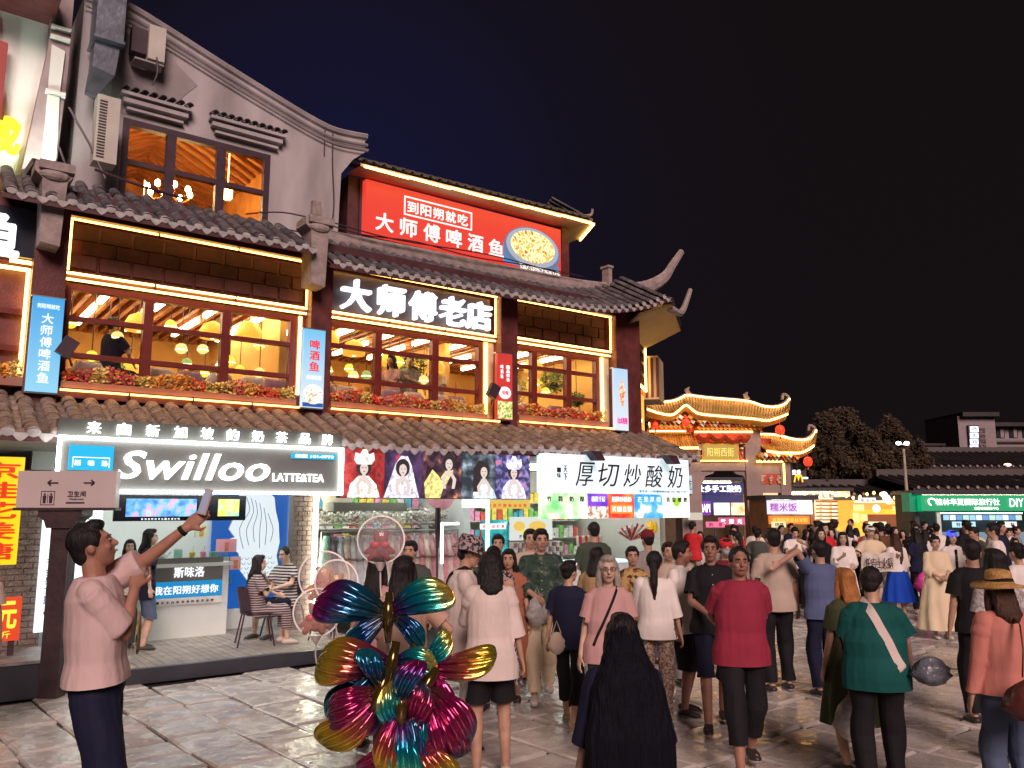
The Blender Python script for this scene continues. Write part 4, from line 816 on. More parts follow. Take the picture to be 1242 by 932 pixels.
q = MB(); q.box(3.05,4.35,1.5,1.9,1.95,2.08); single('roller_box', q, mat('shutter_grey', (.24,.24,.20), rough=.6, var=.1), 'grey roller shutter box above the clothes rail', 'shutter', FAC, (3.7,1.7,1.95))
M_TUL = mat('white_tulle', (.72,.70,.62), rough=.8, var=.2, vs=10, island=.3)
for i in range(11):
    x = 3.15+i*.235; q = MB()
    for _ in range(120):
        a = random.random()*6.28; rr = random.uniform(.05,.13); p = Vector((x+rr*math.cos(a), 2.3+rr*math.sin(a)*.6, 1.84+random.gauss(0,.05))); d = Vector((random.gauss(0,1),random.gauss(0,1),random.gauss(0,1))).normalized(); e = d.orthogonal().normalized(); q.quad(p-d*.04, p+e*.025, p+d*.04, p-e*.025)
    single('tulle_headdress', q, M_TUL, 'white tulle headdress, %s from the left on the shelf' % ORD[i], 'headdress', FAC, (x,2.3,1.8), 'flower crowns in a row over the costumes')
t = thing('ring_light_stand', 'black tripod with white lit ring by the costumes', 'light stand', FAC, (4.75,1.2,0))
q = MB(); q.tube([(4.75,1.2,.3),(4.75,1.2,2.0)], [.02,.02], 6); q.tube([(4.75,1.2,1.35),(4.75,1.2,1.75),(4.75,1.2,2.0)], [.03,.05,.045], 8)
for k in range(3): a = k*2.1; q.tube([(4.75,1.2,.5),(4.75+.35*math.cos(a),1.2+.35*math.sin(a),.02)], .012, 5)
part('tripod', q, M_WF, t); q = MB(); q.box(4.83,5.15,1.18,1.22,1.72,1.76); q.box(4.82,4.85,1.18,1.22,1.1,1.76); part('light_bar', q, emis('bar_light', (1,1,1), 3.5), t)
# small signs between the stalls
t = panel('hanging_sign', 'narrow yellow and orange price strip hanging under the portrait board', 'sign', 5.85,6.9,1.98,2.14,1.5, emis('strip_yellow', (.75,.55,.08), .75)); text('糖葫芦 酸梅汤 冰粉', (5.95,6.8,2.01,2.07), 1.49, t, emis('strip_red', (.8,.06,.02), .9), .02)
t = panel('wall_sign', 'small white sign with red characters beside the costume stall', 'sign', 5.95,6.5,1.62,1.72,1.7, EW); text('老北京灯笼', (5.98,6.45,1.64,1.70), 1.69, t, emis('print_red', (.8,.02,.02), .9), .02)
# ---- fried yogurt stall sign
YG = thing('yogurt_sign', 'large pale blue light box with brush written characters and coloured menus below', 'sign', FAC, (7.7,-.02,1.8))
M_YL = ramp_mat('pale_blue_light_box', 'noise', 1.1, [(.3,(.62,.80,.88)),(.6,(.80,.92,.97)),(.7,(.86,.95,1))], emit=.66)
q = MB(); q.box(5.98,9.5,.0,.15,2.24,2.88); part('light_box', q, M_YL, YG)
M_INK = emis('black_print', (.03,.035,.04), .3)
for ch_, (a, b) in zip('厚切炒酸奶', ((6.68,7.12),(7.2,7.7),(7.78,8.22),(8.33,8.78),(8.9,9.32))): text(ch_, (a,b,2.36,2.76), -.005, YG, M_INK, -.004, .01, shear=.2)
text('一味', (6.28,6.36,2.48,2.66), -.005, YG, M_INK, 0, vertical=True); text('天下', (6.42,6.5,2.44,2.7), -.005, YG, M_INK, 0, vertical=True); text('一家专注一口好酸奶的小店 TEL 400 7773', (8.1,9.4,2.27,2.31), -.005, YG, emis('print_teal', (.05,.25,.4), .7), 0)
for (a, b, m_, tx, tc_) in ((5.98,6.95,'green','竹筒奶酪','ink'),(6.95,7.42,'violet','榴莲千层','white'),(7.42,8.05,'red','招牌炒酸奶','white'),(8.05,8.78,'blue','芒果厚切','white'),(8.78,9.5,'lime','青提酸奶','ink')):
    st_ = dict(green=[(.35,(.15,.55,.2)),(.55,(.55,.8,.5)),(.65,(.85,.93,.85))], violet=[(.4,(.10,.03,.45)),(.65,(.3,.1,.6))], red=[(.4,(.75,.03,.03)),(.7,(.9,.25,.04))], blue=[(.4,(.02,.25,.6)),(.55,(.1,.4,.75)),(.65,(.8,.85,.8))], lime=[(.4,(.75,.85,.72)),(.6,(.85,.9,.8)),(.68,(.5,.75,.1))])[m_]
    q = MB(); q.box(a+.004,b-.004,.0,.12,1.82,2.235); pn = part('menu_panel', q, ramp_mat('menu_'+m_, 'noise', 3.2, st_, emit=.85), YG)
    if m_ in ('violet',): q = MB(); q.box(a+.004,b-.004,-.008,-.002,1.82,2.02); part('food_print', q, ramp_mat('nut_print','noise',14,[(.4,(.3,.15,.08)),(.6,(.85,.75,.7))],emit=.85), pn)
    if m_ == 'red': q = MB(); q.box(a+.05,b-.05,-.008,-.002,1.9,2.05); part('price_print', q, emis('price_orange', (.95,.35,.03), .9), pn); text('买一送一', (a+.08,b-.08,1.93,2.02), -.01, pn, EW, .02)
    if m_ == 'lime': part('fruit_print', disc((a+.36,2.1),.09,.08,-.002), emis('lime_green', (.4,.75,.05), .9), pn)
    text(tx, (a+.08,b-.08,2.10,2.19), -.006, pn, EW if tc_ == 'white' else M_INK, .015)
for x in (6.9,8.75): q = MB(); q.poly([(x-.13,2.93),(x+.1,2.93),(x+.2,2.78),(x+.02,2.78)], (-.3,-.12)); q.box(x-.02,x+.02,-.12,.15,2.9,2.93); single('sign_floodlight', q, M_WF, 'black floodlight over the %s end of the pale blue sign' % ('left' if x < 8 else 'right'), 'floodlight', FAC, (x,-.2,2.8), 'floodlights over the pale blue sign')
t = thing('goods_shelf', 'wall shelf packed with small colourful packets at the back of the yogurt stall', 'shelf', FAC, (7.6,3.3,.9))
gm = [mat('packet_%d' % k, c_, rough=.4, var=.3, vs=18) for k, c_ in enumerate(((.7,.1,.06),(.85,.6,.1),(.1,.4,.5),(.8,.75,.7),(.2,.5,.12),(.75,.3,.45)))]
for r_ in range(4):
    q = MB(); q.box(6.0,9.6,3.2,3.55,1.0+r_*.36,1.02+r_*.36); part('shelf_board', q, M_SCEIL, t)
    for k in range(26): x = 6.05+k*.136; hh = .16+.12*random.random(); q = MB(); q.box(x,x+.11,3.22,3.34,1.02+r_*.36,1.02+r_*.36+hh); part('packet', q, gm[random.randrange(6)], t)
t = thing('costume_display', 'rear shelf with folded colourful costumes and boxes in the photo stall', 'shelf', FAC, (4.4,3.3,.9))
for r_ in range(4):
    q = MB(); q.box(3.2,5.6,3.2,3.55,.9+r_*.36,.92+r_*.36); part('shelf_board', q, M_SCEIL, t)
    for k in range(15): x = 3.24+k*.157; hh = .14+.14*random.random(); q = MB(); q.box(x,x+.13,3.22,3.36,.92+r_*.36,.92+r_*.36+hh); part('folded_cloth', q, gm[random.randrange(6)], t)
for i, (a, c_, lb) in enumerate(((3.35,(.8,.75,.6),'round paper parasol leaning at the left of the costume stall'),(5.3,(.7,.3,.35),'pink paper parasol leaning at the right of the costume stall'))):
    q = MB(); q.grid([[(a+r_*math.cos(2*math.pi*j/20),2.0-.12*(1-r_/.3),2.25+r_*math.sin(2*math.pi*j/20)) for j in range(21)] for r_ in (.01,.1,.2,.3)]); q.tube([(a,1.9,2.25),(a,2.3,2.2)], .01, 5); single('paper_parasol', q, mat('parasol_%d' % i, c_, rough=.6, var=.2, vs=5), lb, 'parasol', FAC, (a,2,2.2))
# yogurt stall contents
t = thing('yogurt_counter', 'stall counter with rows of cups and a bright cooling top under the pale blue sign', 'counter', FAC, (7.6,1.6,0))
q = MB(); q.box(6.3,9.3,1.4,2.0,.02,.95); part('cabinet', q, M_SW, t); q = MB(); q.box(6.25,9.35,1.35,2.05,.95,1.0); part('counter_top', q, emis('cool_top', (.7,.85,.95), 1.0), t)
t = panel('fruit_poster', 'white poster with two yellow mango pictures behind the stall', 'poster', 6.75,7.75,1.4,1.83,1.9, emis('poster_lit', (.62,.66,.60), .9))
for (cx, rx) in ((6.95,.13),(7.38,.2)): part('fruit_print', disc((cx,1.66),rx,.09,1.893), emis('mango', (.75,.48,.08), .9), t); part('slice_print', disc((cx+.1,1.56),rx*.6,.04,1.886), emis('mango_slice', (.85,.65,.1), .9), t)
text('芒果酸奶 6 元起', (6.95,7.65,1.44,1.5), 1.895, t, M_INK, .03)
t = panel('teal_poster', 'dark teal framed poster left of the mango poster', 'poster', 6.15,6.7,1.2,1.78,1.92, ramp_mat('teal_poster', 'noise', 5, [(.4,(.01,.18,.2)),(.6,(.03,.4,.42)),(.7,(.4,.7,.7))], emit=.6))
t = thing('cup_rack', 'rack of stacked brown and red paper cups under the mango poster', 'rack', FAC, (7.2,1.7,1.0))
q = MB(); q.box(6.7,7.9,1.85,1.88,1.0,1.38); part('rack_back', q, M_SCEIL, t)
for r_ in range(4):
    for k in range(13): q = MB(); q.tube([(6.76+k*.09,1.75,1.0+r_*.095),(6.76+k*.09,1.75,1.075+r_*.095)], [.028,.04], 8); part('paper_cup', q, mat('cup_brown', (.30,.12,.10), rough=.5, var=.3, vs=15) if (k+r_) % 2 else mat('cup_pale', (.6,.52,.48), rough=.5, var=.2), t)
M_RS = mat('red_snack', (.62,.05,.03), rough=.35, var=.3, vs=10); M_WS = mat('white_snack', (.7,.62,.55), rough=.5, var=.1)
for i in range(9):
    x = 8.05+i*.075; q = MB(); q.cap((x,1.5,1.15),(x-.02,1.5,1.45),.022,.028,8); q.tube([(x-.02,1.5,1.47),(x-.02,1.5,1.62)], .004, 4); single('snack_stick', q, M_RS if i % 2 else M_WS, ('red' if i % 2 else 'white')+' snack stick on the stall counter, %s from the left' % ORD[i], 'snack', FAC, (x,1.5,1.0), 'snack sticks standing on the counter')
for i in range(16):
    a = -1.0+2.0*i/15; q = MB(); x = 8.95; q.tube([(x,1.0,1.38),(x+.42*math.sin(a),1.0-.02*i%3,1.38+.32*math.cos(a)*(.8 if i % 2 else 1))], [.012,.022], 6); single('red_paper_fan_stick', q, M_RS if i % 3 else M_WS, 'red striped stick in the fan bundle, %s from its left' % ORD[i], 'stick', FAC, (x,1.0,1.38), 'red striped sticks fanned out')
for i in range(5):
    a = i*1.256; q = MB(); q.ell((9.42+.06*math.cos(a),.9+.06*math.sin(a),1.62), (.06,.06,.12), 10, 8); single('yellow_fruit', q, mat('yellow_fruit', (.75,.45,.02), rough=.35, var=.15, emit=(.8,.4,.02), es=.25), 'long yellow fruit in the hanging bunch, %s one round' % ORD[i], 'fruit', FAC, (9.42+.06*math.cos(a),.9,1.62), 'yellow fruits hung in a bunch', smooth=True)
# ================================================================ LEFT SIDE: way sign, price signs, platform
WS = thing('direction_sign', 'mauve washroom direction board on a dark wooden post at the left', 'sign', WLD, (-4.93,9.2,0))
M_POST = mat('dark_wood_post', (.05,.03,.035), rough=.45, var=.3, vs=8, bump=.2, bs=30); M_BRD = mat('mauve_board', (.54,.46,.46), rough=.35, var=.05)
q = MB(); q.box(-5.03,-4.83,9.13,9.31,0,1.83); part('post', q, M_POST, WS)
q = MB(); q.poly([(-5.17,1.97),(-4.69,1.97),(-4.69,1.91),(-4.76,1.86),(-4.79,1.78),(-5.07,1.78),(-5.1,1.86),(-5.17,1.91)], (9.10,9.34)); part('bracket', q, M_POST, WS)
q = MB(); q.box(-5.42,-4.34,9.1,9.2,2.0,2.40); part('board', q, M_BRD, WS); q = MB(); q.box(-5.44,-4.32,9.08,9.22,1.97,2.0); part('rail', q, M_POST, WS)
M_DK2 = mat('dark_print', (.05,.02,.04), rough=.5, var=0)
def arrow(x, z, s, d=1):
    m = MB(); m.bar((x-.06*d,9.094,z),(x+.05*d,9.094,z),.012); m.bar((x+.055*d,9.094,z),(x+.02*d,9.094,z+.03),.012); m.bar((x+.055*d,9.094,z),(x+.02*d,9.094,z-.03),.012); return m
part('arrow_print', arrow(-5.03,2.27,1,-1), M_DK2, WS); part('arrow_print', arrow(-4.63,2.27,1,1), M_DK2, WS)
q = MB(); q.box(-5.15,-5.0,9.093,9.1,2.03,2.035); q.box(-5.15,-5.0,9.093,9.1,2.175,2.18); q.box(-5.15,-5.145,9.093,9.1,2.03,2.18); q.box(-5.005,-5.0,9.093,9.1,2.03,2.18); q.box(-5.077,-5.073,9.093,9.1,2.05,2.15)
for x in (-5.11,-5.04): q.ell((x,9.096,2.145), (.012,.004,.012), 8, 6); q.poly([(x-.02,2.13),(x+.02,2.13),(x+.014,2.05),(x-.014,2.05)], (9.093,9.1))
part('toilet_pictogram', q, M_DK2, WS); text('卫生间', (-4.86,-4.66,2.12,2.18), 9.094, WS, M_DK2, .01, .004); text('Washroom', (-4.84,-4.68,2.085,2.105), 9.094, WS, M_DK2, 0, .004)
q = MB(); q.bar((-4.87,9.094,2.055),(-4.67,9.094,2.055),.012); part('line_print', q, M_DK2, WS)
t = thing('yellow_price_sign', 'tall yellow light box with red characters hanging at the left edge', 'sign', FAC, (-1.5,.3,1.3))
q = MB(); q.box(-1.85,-1.26,.3,.42,1.38,2.56); part('light_box', q, emis('yellow_box', (.95,.62,0), .95), t)
text('京桂花姜糖', (-1.72,-1.3,1.42,2.52), .29, t, emis('sign_red', (.80,.03,.0), .85), .045, vertical=True)
t = thing('red_price_sign', 'small red sign with yellow price lettering standing low at the left edge', 'sign', FAC, (-1.35,.4,.5))
q = MB(); q.box(-1.7,-1.16,.4,.44,.55,1.02); part('board', q, emis('price_red', (.75,.05,.01), .85), t); text('10元', (-1.6,-1.2,.68,.98), .39, t, emis('price_yellow', (.95,.75,.05), 1), .05); text('一斤', (-1.5,-1.25,.58,.66), .39, t, emis('price_yellow', (.95,.75,.05), 1), .02)
q = MB(); q.box(-1.66,-1.6,.42,.46,0,.56); q.box(-1.26,-1.2,.42,.46,0,.56); part('leg', q, M_POST, t)
t = panel('white_light_box', 'white upright light box with blue vertical characters behind the sign post', 'sign', -.80,-.08,.40,1.97,2.1, ramp_mat('white_box_glow', 'noise', .8, [(.3,(.72,.86,.88)),(.7,(.9,.98,1))], emit=.95)); text('千金果甘露', (-.72,-.62,.75,1.35), 2.09, t, emis('box_blue', (.05,.15,.3), .5), .02, vertical=True); text('汉', (-.28,-.14,1.7,1.86), 2.09, t, emis('box_blue', (.05,.15,.3), .5), .0)
q = MB(); q.box(-.12,-.02,2.06,2.09,1.1,1.6); part('green_print', q, emis('box_green', (.55,.75,.15), .8), t)
BX = single('low_platform', (lambda q: q.box(-1.75,-.86,-.08,.9,0,.36) and q)(MB()), M_KERB, 'low black platform at the foot of the sign post on the left', 'platform', FAC, (-1.3,0,0)); ORG[BX.name] = (-1.3,0,0)
q = MB(); q.box(-1.77,-.84,-.10,.92,.36,.39); part('top_slab', q, mat('worn_top', (.22,.2,.2), rough=.4, var=.4, vs=9, bump=.3), BX)
t = thing('side_table', 'small round table with thin dark legs behind the sign post', 'table', FAC, (-.55,1.2,0))
q = MB(); q.tube([(-.55,1.2,.72),(-.55,1.2,.75)], [.28,.28], 18); part('table_top', q, mat('table_wood', (.35,.25,.15), rough=.4), t)
for k in range(3): a = k*2.1+.5; q = MB(); q.tube([(-.55+.08*math.cos(a),1.2+.08*math.sin(a),.72),(-.55+.22*math.cos(a),1.2+.22*math.sin(a),0)], .012, 5); part('leg', q, M_WF, t)
# ================================================================ GATE (paifang)
GY = 32.0; GATE = thing('memorial_gate', 'lit traditional street gate with curved gold roofs, grey stone pillars and a gilt name board', 'gate', WLD, at(880,640,GY)[:2]+(0,))
LEDG = emis('gate_led', (1,.54,.13), 10); M_GST = mat('grey_gate_stone', (.30,.24,.23), rough=.8, var=.2, vs=1.5, bump=.3, bs=8); M_GR = mat('gate_red', (.50,.06,.02), rough=.5, var=.2, vs=2); M_GG = mat('gate_gold', (.62,.36,.08), rough=.45, var=.25, vs=3); M_GT = mat('golden_roof_tile', (.50,.27,.08), rough=.5, var=.3, vs=2, island=.2)
def gpt(name, mb, m, **k): return part(name, mb, m, GATE, **k)
def pxbox(x0, x1, y0, y1, Y, d): a = at(x0,y1,Y); b = at(x1,y0,Y); q = MB(); q.box(a[0],b[0],Y,Y+d,a[2],b[2]); return q
for (a, b, top) in ((838,849,535),(908,922,520),(950,958,553)):
    q = pxbox(a,b,top,640,GY,.45); q.v = [(x,y,0 if z < 1.3 else z) for x,y,z in q.v]; gpt('stone_pillar', q, M_GST)
    p = at((a+b)/2,640,GY); q = MB(); q.box(p[0]-.42,p[0]+.42,GY-.2,GY+.65,0,.7); gpt('pillar_base', q, M_GST)
gpt('lintel', pxbox(842,908,560,571,GY+.05,.35), M_GST); gpt('lintel', pxbox(922,951,588,598,GY+.05,.35), M_GST); gpt('stone_band', pxbox(922,951,561,575,GY+.05,.3), M_GST)
for sx, x in ((1,849),(-1,908)):
    p = at(x,571,GY+.1); q = MB(); q.poly([(p[0],p[2]),(p[0]+sx*.6,p[2]),(p[0]+sx*.5,p[2]-.12),(p[0]+sx*.2,p[2]-.2),(p[0]+sx*.1,p[2]-.5),(p[0],p[2]-.6)], (GY+.12,GY+.3)); gpt('corner_bracket', q, M_GST)
gpt('beam', pxbox(842,922,522,537,GY+.05,.4), M_GR); gpt('backboard', pxbox(842,908,537,560,GY+.15,.25), M_GR); gpt('gilt_panel', pxbox(920,951,575,588,GY+.05,.3), M_GR)
for (x0, x1, y0, y1) in ((843,853,539,560),(895,907,537,560),(922,929,577,587),(932,938,577,587),(941,948,577,587)):
    for k in range(8): q = pxbox(x0+random.random()*(x1-x0-3), x0+3+random.random()*(x1-x0-3), y0+k*(y1-y0)/8, y0+(k+.7)*(y1-y0)/8, GY-.02, .1); q.v = [v for v in q.v]; gpt('fretwork', q, M_GG if k % 2 else MC['white_top'])
nb = gpt('name_board', pxbox(854,894,539,558,GY-.1,.15), emis('gilt_board', (.72,.42,.06), .62)); a = at(858,554,GY-.12); b = at(890,543,GY-.12); text('阳朔西街', (a[0],b[0],a[2],b[2]), GY-.11, nb, emis('gilt_letter', (.9,.75,.15), .9), .02)
gpt('name_board_frame', pxbox(852,896,537.5,559.5,GY-.04,.1), M_GG)
def res(P, n):
    P = smooth_path([(x, 0, y) for x, y in P], 6); L = [0]
    for i in range(1, len(P)): L.append(L[-1]+(P[i]-P[i-1]).length)
    return [(float(np.interp(L[-1]*k/(n-1), L, [p.x for p in P])), float(np.interp(L[-1]*k/(n-1), L, [p.z for p in P]))) for k in range(n)]
def groof(ridge, eav, Yr, Ye, n, cornerx=None):
    r_ = res(ridge, n); e = res(eav, n); A = [Vector(at(x,y,Yr)) for x,y in r_]; B = [Vector(at(x,y,Ye)) for x,y in e]
    q = MB(); q.grid([[a, a*.5+b*.5-Vector((0,0,.10)), b] for a, b in zip(A, B)]); ra = [Vector((a.x,Yr+(Yr-Ye),a.z*0+b.z)) for a, b in zip(A, B)]; q.grid([A, ra]); q.grid([[b, b-Vector((0,-.25,.22))] for b in B]); q.grid([[b-Vector((0,-.25,.22)), Vector((b.x,Yr,b.z-.1))] for b in B])
    rf = gpt('roof', q, M_GT)
    q = MB()
    for a, b in zip(A, B): q.tube([a+Vector((0,-.02,.03)), a*.5+b*.5-Vector((0,.02,.07)), b+Vector((0,-.02,.03))], .045, 5)
    part('tile_ribs', q, M_GT, rf, kind='stuff')
    q = MB(); q.tube([a+Vector((0,0,.08)) for a in A], .11, 6); part('ridge', q, MC['carved_stone'], rf)
    q = MB(); q.tube([a+Vector((0,-.12,.10)) for a in A], .032, 5); part('light_strip', q, LEDG, rf)
    q = MB(); q.tube([b+Vector((0,-.03,-.02)) for b in B], .035, 5); part('light_strip', q, LEDG, rf); return rf
groof([(783,480),(784,485),(795,491),(815,490),(826,486),(833,483),(860,486),(905,490),(925,496),(940,497),(952,493),(957,487)], [(785,496),(800,501),(815,503),(824,497),(832,491),(841,498),(850,502),(880,505),(915,508),(930,510),(945,506),(955,502)], GY+.9, GY-.7, 52)
groof([(917,530),(940,531),(960,536),(975,537),(985,532),(989,525)], [(930,547),(945,549),(957,549),(970,549),(980,545),(987,540)], GY+.6, GY-.5, 26)
groof([(787,516),(790,524),(803,524),(820,524),(840,524)], [(782,531),(790,533),(800,541),(815,543),(847,543)], GY+.6, GY-.5, 22)
for (x, y0, y1) in ((834,470,486),(905,476,492),(791,508,524),(873,515,526)):
    p = at(x,y1,GY+.9); z1 = at(x,y0,GY+.9)[2]; q = MB(); q.tube([(p[0],GY+.9,p[2]),(p[0],GY+.9,p[2]+.2),(p[0]+.05,GY+.9,(p[2]+z1)/2),(p[0]-.03,GY+.9,z1-.1),(p[0]+.08,GY+.9,z1)], [.13,.07,.12,.10,.03], 7); gpt('ridge_figure', q, MC['carved_stone'])
for (x, y) in ((786,483),(955,489),(987,527),(788,516)): 
    p = at(x,y,GY+.9); q = MB(); q.tube(smooth_path([(p[0],p[1],p[2]),(p[0]+.05,p[1],p[2]+.25),(p[0]-.15,p[1],p[2]+.35),(p[0]-.2,p[1],p[2]+.15)],4), [.08]*13 if False else .06, 6); gpt('curled_finial', q, MC['carved_stone'])
def brackets(x0, x1, y0, y1, n):
    for k in range(n):
        x = x0+(x1-x0)*(k+.5)/n
        for r_ in range(3):
            y = y0+(y1-y0)*(r_+.5)/3; p = at(x+(2 if r_ % 2 else -1),y,GY-.25+.12*r_); q = MB(); q.obox(p, (.085,.2,.06), Matrix.Rotation(.7,3,'Y')); gpt('roof_bracket', q, (M_GG, MC['white_top'], M_GR)[(k+r_) % 3] if r_ < 2 else M_GG)
gpt('bracket_board', pxbox(843,925,507,523,GY+.1,.3), M_GR); gpt('bracket_board', pxbox(920,968,549,561,GY+.1,.3), M_GR); gpt('bracket_board', pxbox(790,842,503,524,GY+.1,.3), M_GR); gpt('side_board', pxbox(800,842,543,556,GY+.1,.3), M_GR); gpt('side_board', pxbox(922,935,532,549,GY+.1,.3), M_GR)
brackets(846,924,509,521,15); brackets(921,965,551,559,9); brackets(800,840,504,520,7)
for (x0, x1, y) in ((843,913,524),(918,950,560),(788,832,523),(842,907,559)): gpt('light_strip', pxbox(x0,x1,y-.9,y+.9,GY-.2,.06) if y != 559 else pxbox(x0,x1,558.7,559.5,GY-.08,.05), LEDW)
gpt('light_strip', pxbox(950.5,951.8,562,588,GY,.05), LEDW)
q = MB()
for (xa, xb, y) in ((845,862,527),(862,880,528),(880,897,530),(897,908,528)):
    P = [at(xa+(xb-xa)*k/8, y+6*math.sin(math.pi*k/8), GY-.25) for k in range(9)]; q.tube(P, .09, 6, ry=.14)
gpt('red_bunting', q, M_GR)
M_LAN = emis('red_lantern', (1,.05,.015), 1.0)
for (x, y, r_, lab) in ((795,516,.11,'small red lantern hanging at the far left of the gate'),(832,513,.15,'red lantern hanging under the left roof corner of the gate'),(946,522,.18,'large red lantern hanging at the right of the gate top roof'),(980,560,.17,'red lantern hanging under the lower right roof of the gate')):
    p = at(x,y,GY-.6); t = thing('red_lantern', lab, 'lantern', WLD, p); q = MB(); q.tube([(p[0],p[1],p[2]-r_),(p[0],p[1],p[2]-r_*.7),(p[0],p[1],p[2]),(p[0],p[1],p[2]+r_*.7),(p[0],p[1],p[2]+r_)], [r_*.5,r_*.85,r_,r_*.85,r_*.5], 12); part('shade', q, M_LAN, t, smooth=True)
    q = MB(); q.tube([(p[0],p[1],p[2]+r_),(p[0],p[1],p[2]+r_+.2)], .015, 5); part('cord', q, M_GR, t); q = MB(); q.tube([(p[0],p[1],p[2]-r_),(p[0],p[1],p[2]-r_-.15)], .03, 5); part('tassel', q, M_GR, t)
# ================================================================ FAR SHOPS
def wbox(x0, x1, y0, y1, Y, d): return pxbox(x0, x1, y0, y1, Y, d)
def shop(name, lab, x0, x1, top, Y, m, d=4, roofm=None, floorz=0, cat='shop'):
    a = at(x0,600,Y); b = at(x1,600,Y); z = at(x0,top,Y)[2]; t = thing(name, lab, cat, WLD, ((a[0]+b[0])/2,Y,0))
    q = MB(); q.box(a[0],b[0],Y+d,Y+d+.2,0,z); q.box(a[0],a[0]+.15,Y,Y+d,0,z); q.box(b[0]-.15,b[0],Y,Y+d,0,z); part('wall', q, m, t)
    q = MB(); q.box(a[0]-.1,b[0]+.1,Y-.2,Y+d+.2,z,z+.15); part('roof', q, roofm or M_KERB, t)
    q = MB(); q.box(a[0]+.4,b[0]-.4,Y+1.2,Y+1.35,z-.12,z-.05); part('ceiling_light', q, emis('far_tube', (1,.85,.6), 18), t); return t, a[0], b[0], z
def sign(t, body, x0, x1, y0, y1, Y, m, lm, bold=.02, pad=.12):
    a = at(x0,y1,Y); b = at(x1,y0,Y); q = MB(); q.box(a[0],b[0],Y,Y+.15,a[2],b[2]); s_ = part('sign_panel', q, m, t); w = b[0]-a[0]; h = b[2]-a[2]
    if body: text(body, (a[0]+w*pad*.5,b[0]-w*pad*.5,a[2]+h*.2,b[2]-h*.2), Y-.01, s_, lm, bold)
    return s_
LW = emis('far_white_letter', (1,.97,.92), 2.2)
t, *_ = shop('craft_shop', 'shop with a navy blue sign and white characters seen through the gate', 800, 905, 583, 41, mat('dim_interior', (.25,.16,.12), rough=.8, var=.3, vs=1))
sign(t, '仕多手工酸奶', 842,902,586,600,40.6, emis('navy_sign', (.01,.015,.14), .8), LW, .04); sign(t, 'CHAPI', 843,862,608,625,39, emis('violet_sign', (.25,.05,.5), .7), LW, .01); sign(t, '', 867,885,610,625,39, EW, LW); sign(t, '', 888,903,610,625,39, ramp_mat('orange_print','noise',2.5,[(.4,(.8,.7,.5)),(.6,(.7,.3,.05))],emit=.8), LW); sign(t, '欢迎光临', 872,912,628,637,38, emis('pink_sign', (.75,.12,.25), .8), LW)
a = at(845,600,40.5); b = at(900,600,40.5); q = MB(); q.box(a[0],b[0],40.4,40.5,a[2]-.75,a[2]-.02); part('blue_valance', q, emis('navy_low', (.01,.02,.2), .5), t)
t = thing('corner_stall', 'small grey kiosk with a pale menu board beside the yogurt sign', 'stall', WLD, at(838,640,24)[:2]+(0,)); q = MB(); a = at(828,640,24); b = at(842,570,24); q.box(a[0],b[0],24,25,0,b[2]); part('wall', q, M_GST, t); sign(t, '小吃', 830,839,577,599,23.9, emis('pale_menu', (.55,.7,.75), .8), M_INK); sign(t, '', 836,852,622,631,23.5, emis('cream_menu', (.7,.62,.5), .7), LW)
t, *_ = shop('rice_stall', 'food stall with a white sign lettered purple over an orange strip', 930, 987, 606, 29, mat('stall_wood', (.35,.2,.1), rough=.7, var=.2), d=2)
sign(t, '糯米饭', 932,968,607,624,28.7, emis('lav_sign', (.75,.74,.95), .95), emis('purple_letter', (.45,.05,.45), .9), .03); sign(t, '', 968,985,607,624,28.7, ramp_mat('sky_print','noise',3,[(.4,(.55,.75,.9)),(.6,(.8,.85,.9))],emit=.9), LW); sign(t, '香糯糍粑桂林米粉', 934,982,626,636,28.6, emis('orange_strip', (.90,.22,.02), .9), emis('yel_letter', (1,.6,.1), 1), .02)
t, *_ = shop('bright_shop', 'brightly lit cream shop with menu shelves behind the rice stall', 950, 1031, 596, 37, mat('cream_lit', (.75,.62,.42), rough=.7, var=.1, emit=(1,.70,.36), es=.9), d=3)  # walls glow by themselves; the shop's brightness is put into their material
sign(t, '桂林米粉', 978,1013,597,606,36.6, emis('warm_panel', (.9,.8,.6), 1.0), emis('brown_letter', (.3,.15,.08), .5), .02)
for r_ in range(7): q = wbox(990,1026,608+r_*4.4,609.6+r_*4.4,36.4,.1); part('shelf', q, mat('shelf_wood', (.3,.15,.06), rough=.6), t)
for r_ in range(6):
    for k in range(9): q = wbox(990.5+k*4,993.5+k*4,610+r_*4.4,612.4+r_*4.4,36.45,.1); part('jar', q, emis('jar_glow_%d' % (k % 3), [(1,.85,.6),(.9,.55,.25),(1,.95,.8)][k % 3], 1.0), t)
sign(t, '', 950,985,601,607,36.9, LEDW, LW)
t, *_ = shop('ice_cream_shop', 'orange fronted ice cream shop with lit cone figure on its sign', 1031, 1107, 607, 35, mat('orange_lit', (.75,.35,.05), rough=.6, var=.15, emit=(1,.42,.05), es=.9), d=3)  # orange walls carry their own glow in place of shop light
q = wbox(1031,1107,609,618,34.9,.15); part('fascia', q, emis('amber_fascia', (.95,.42,.05), .9), t); sign(t, '甜品站', 1043,1062,604,610,34.6, emis('warm_white_sign', (1,.9,.75), 1.3), M_INK)
q = wbox(1050,1092,624,645,34.95,.1); part('red_panel', q, emis('brown_red_panel', (.40,.10,.03), .6), t)
for (x, y, r_) in ((1072,600,4.2),(1075,604,4.6),(1078,608,4.4)): p = at(x,y,34.5); q = MB(); q.ell(p, (r_*.035,.15,r_*.03), 12, 8); part('ice_cream_swirl', q, emis('swirl_white', (1,.92,.8), 1.6), t, smooth=True)
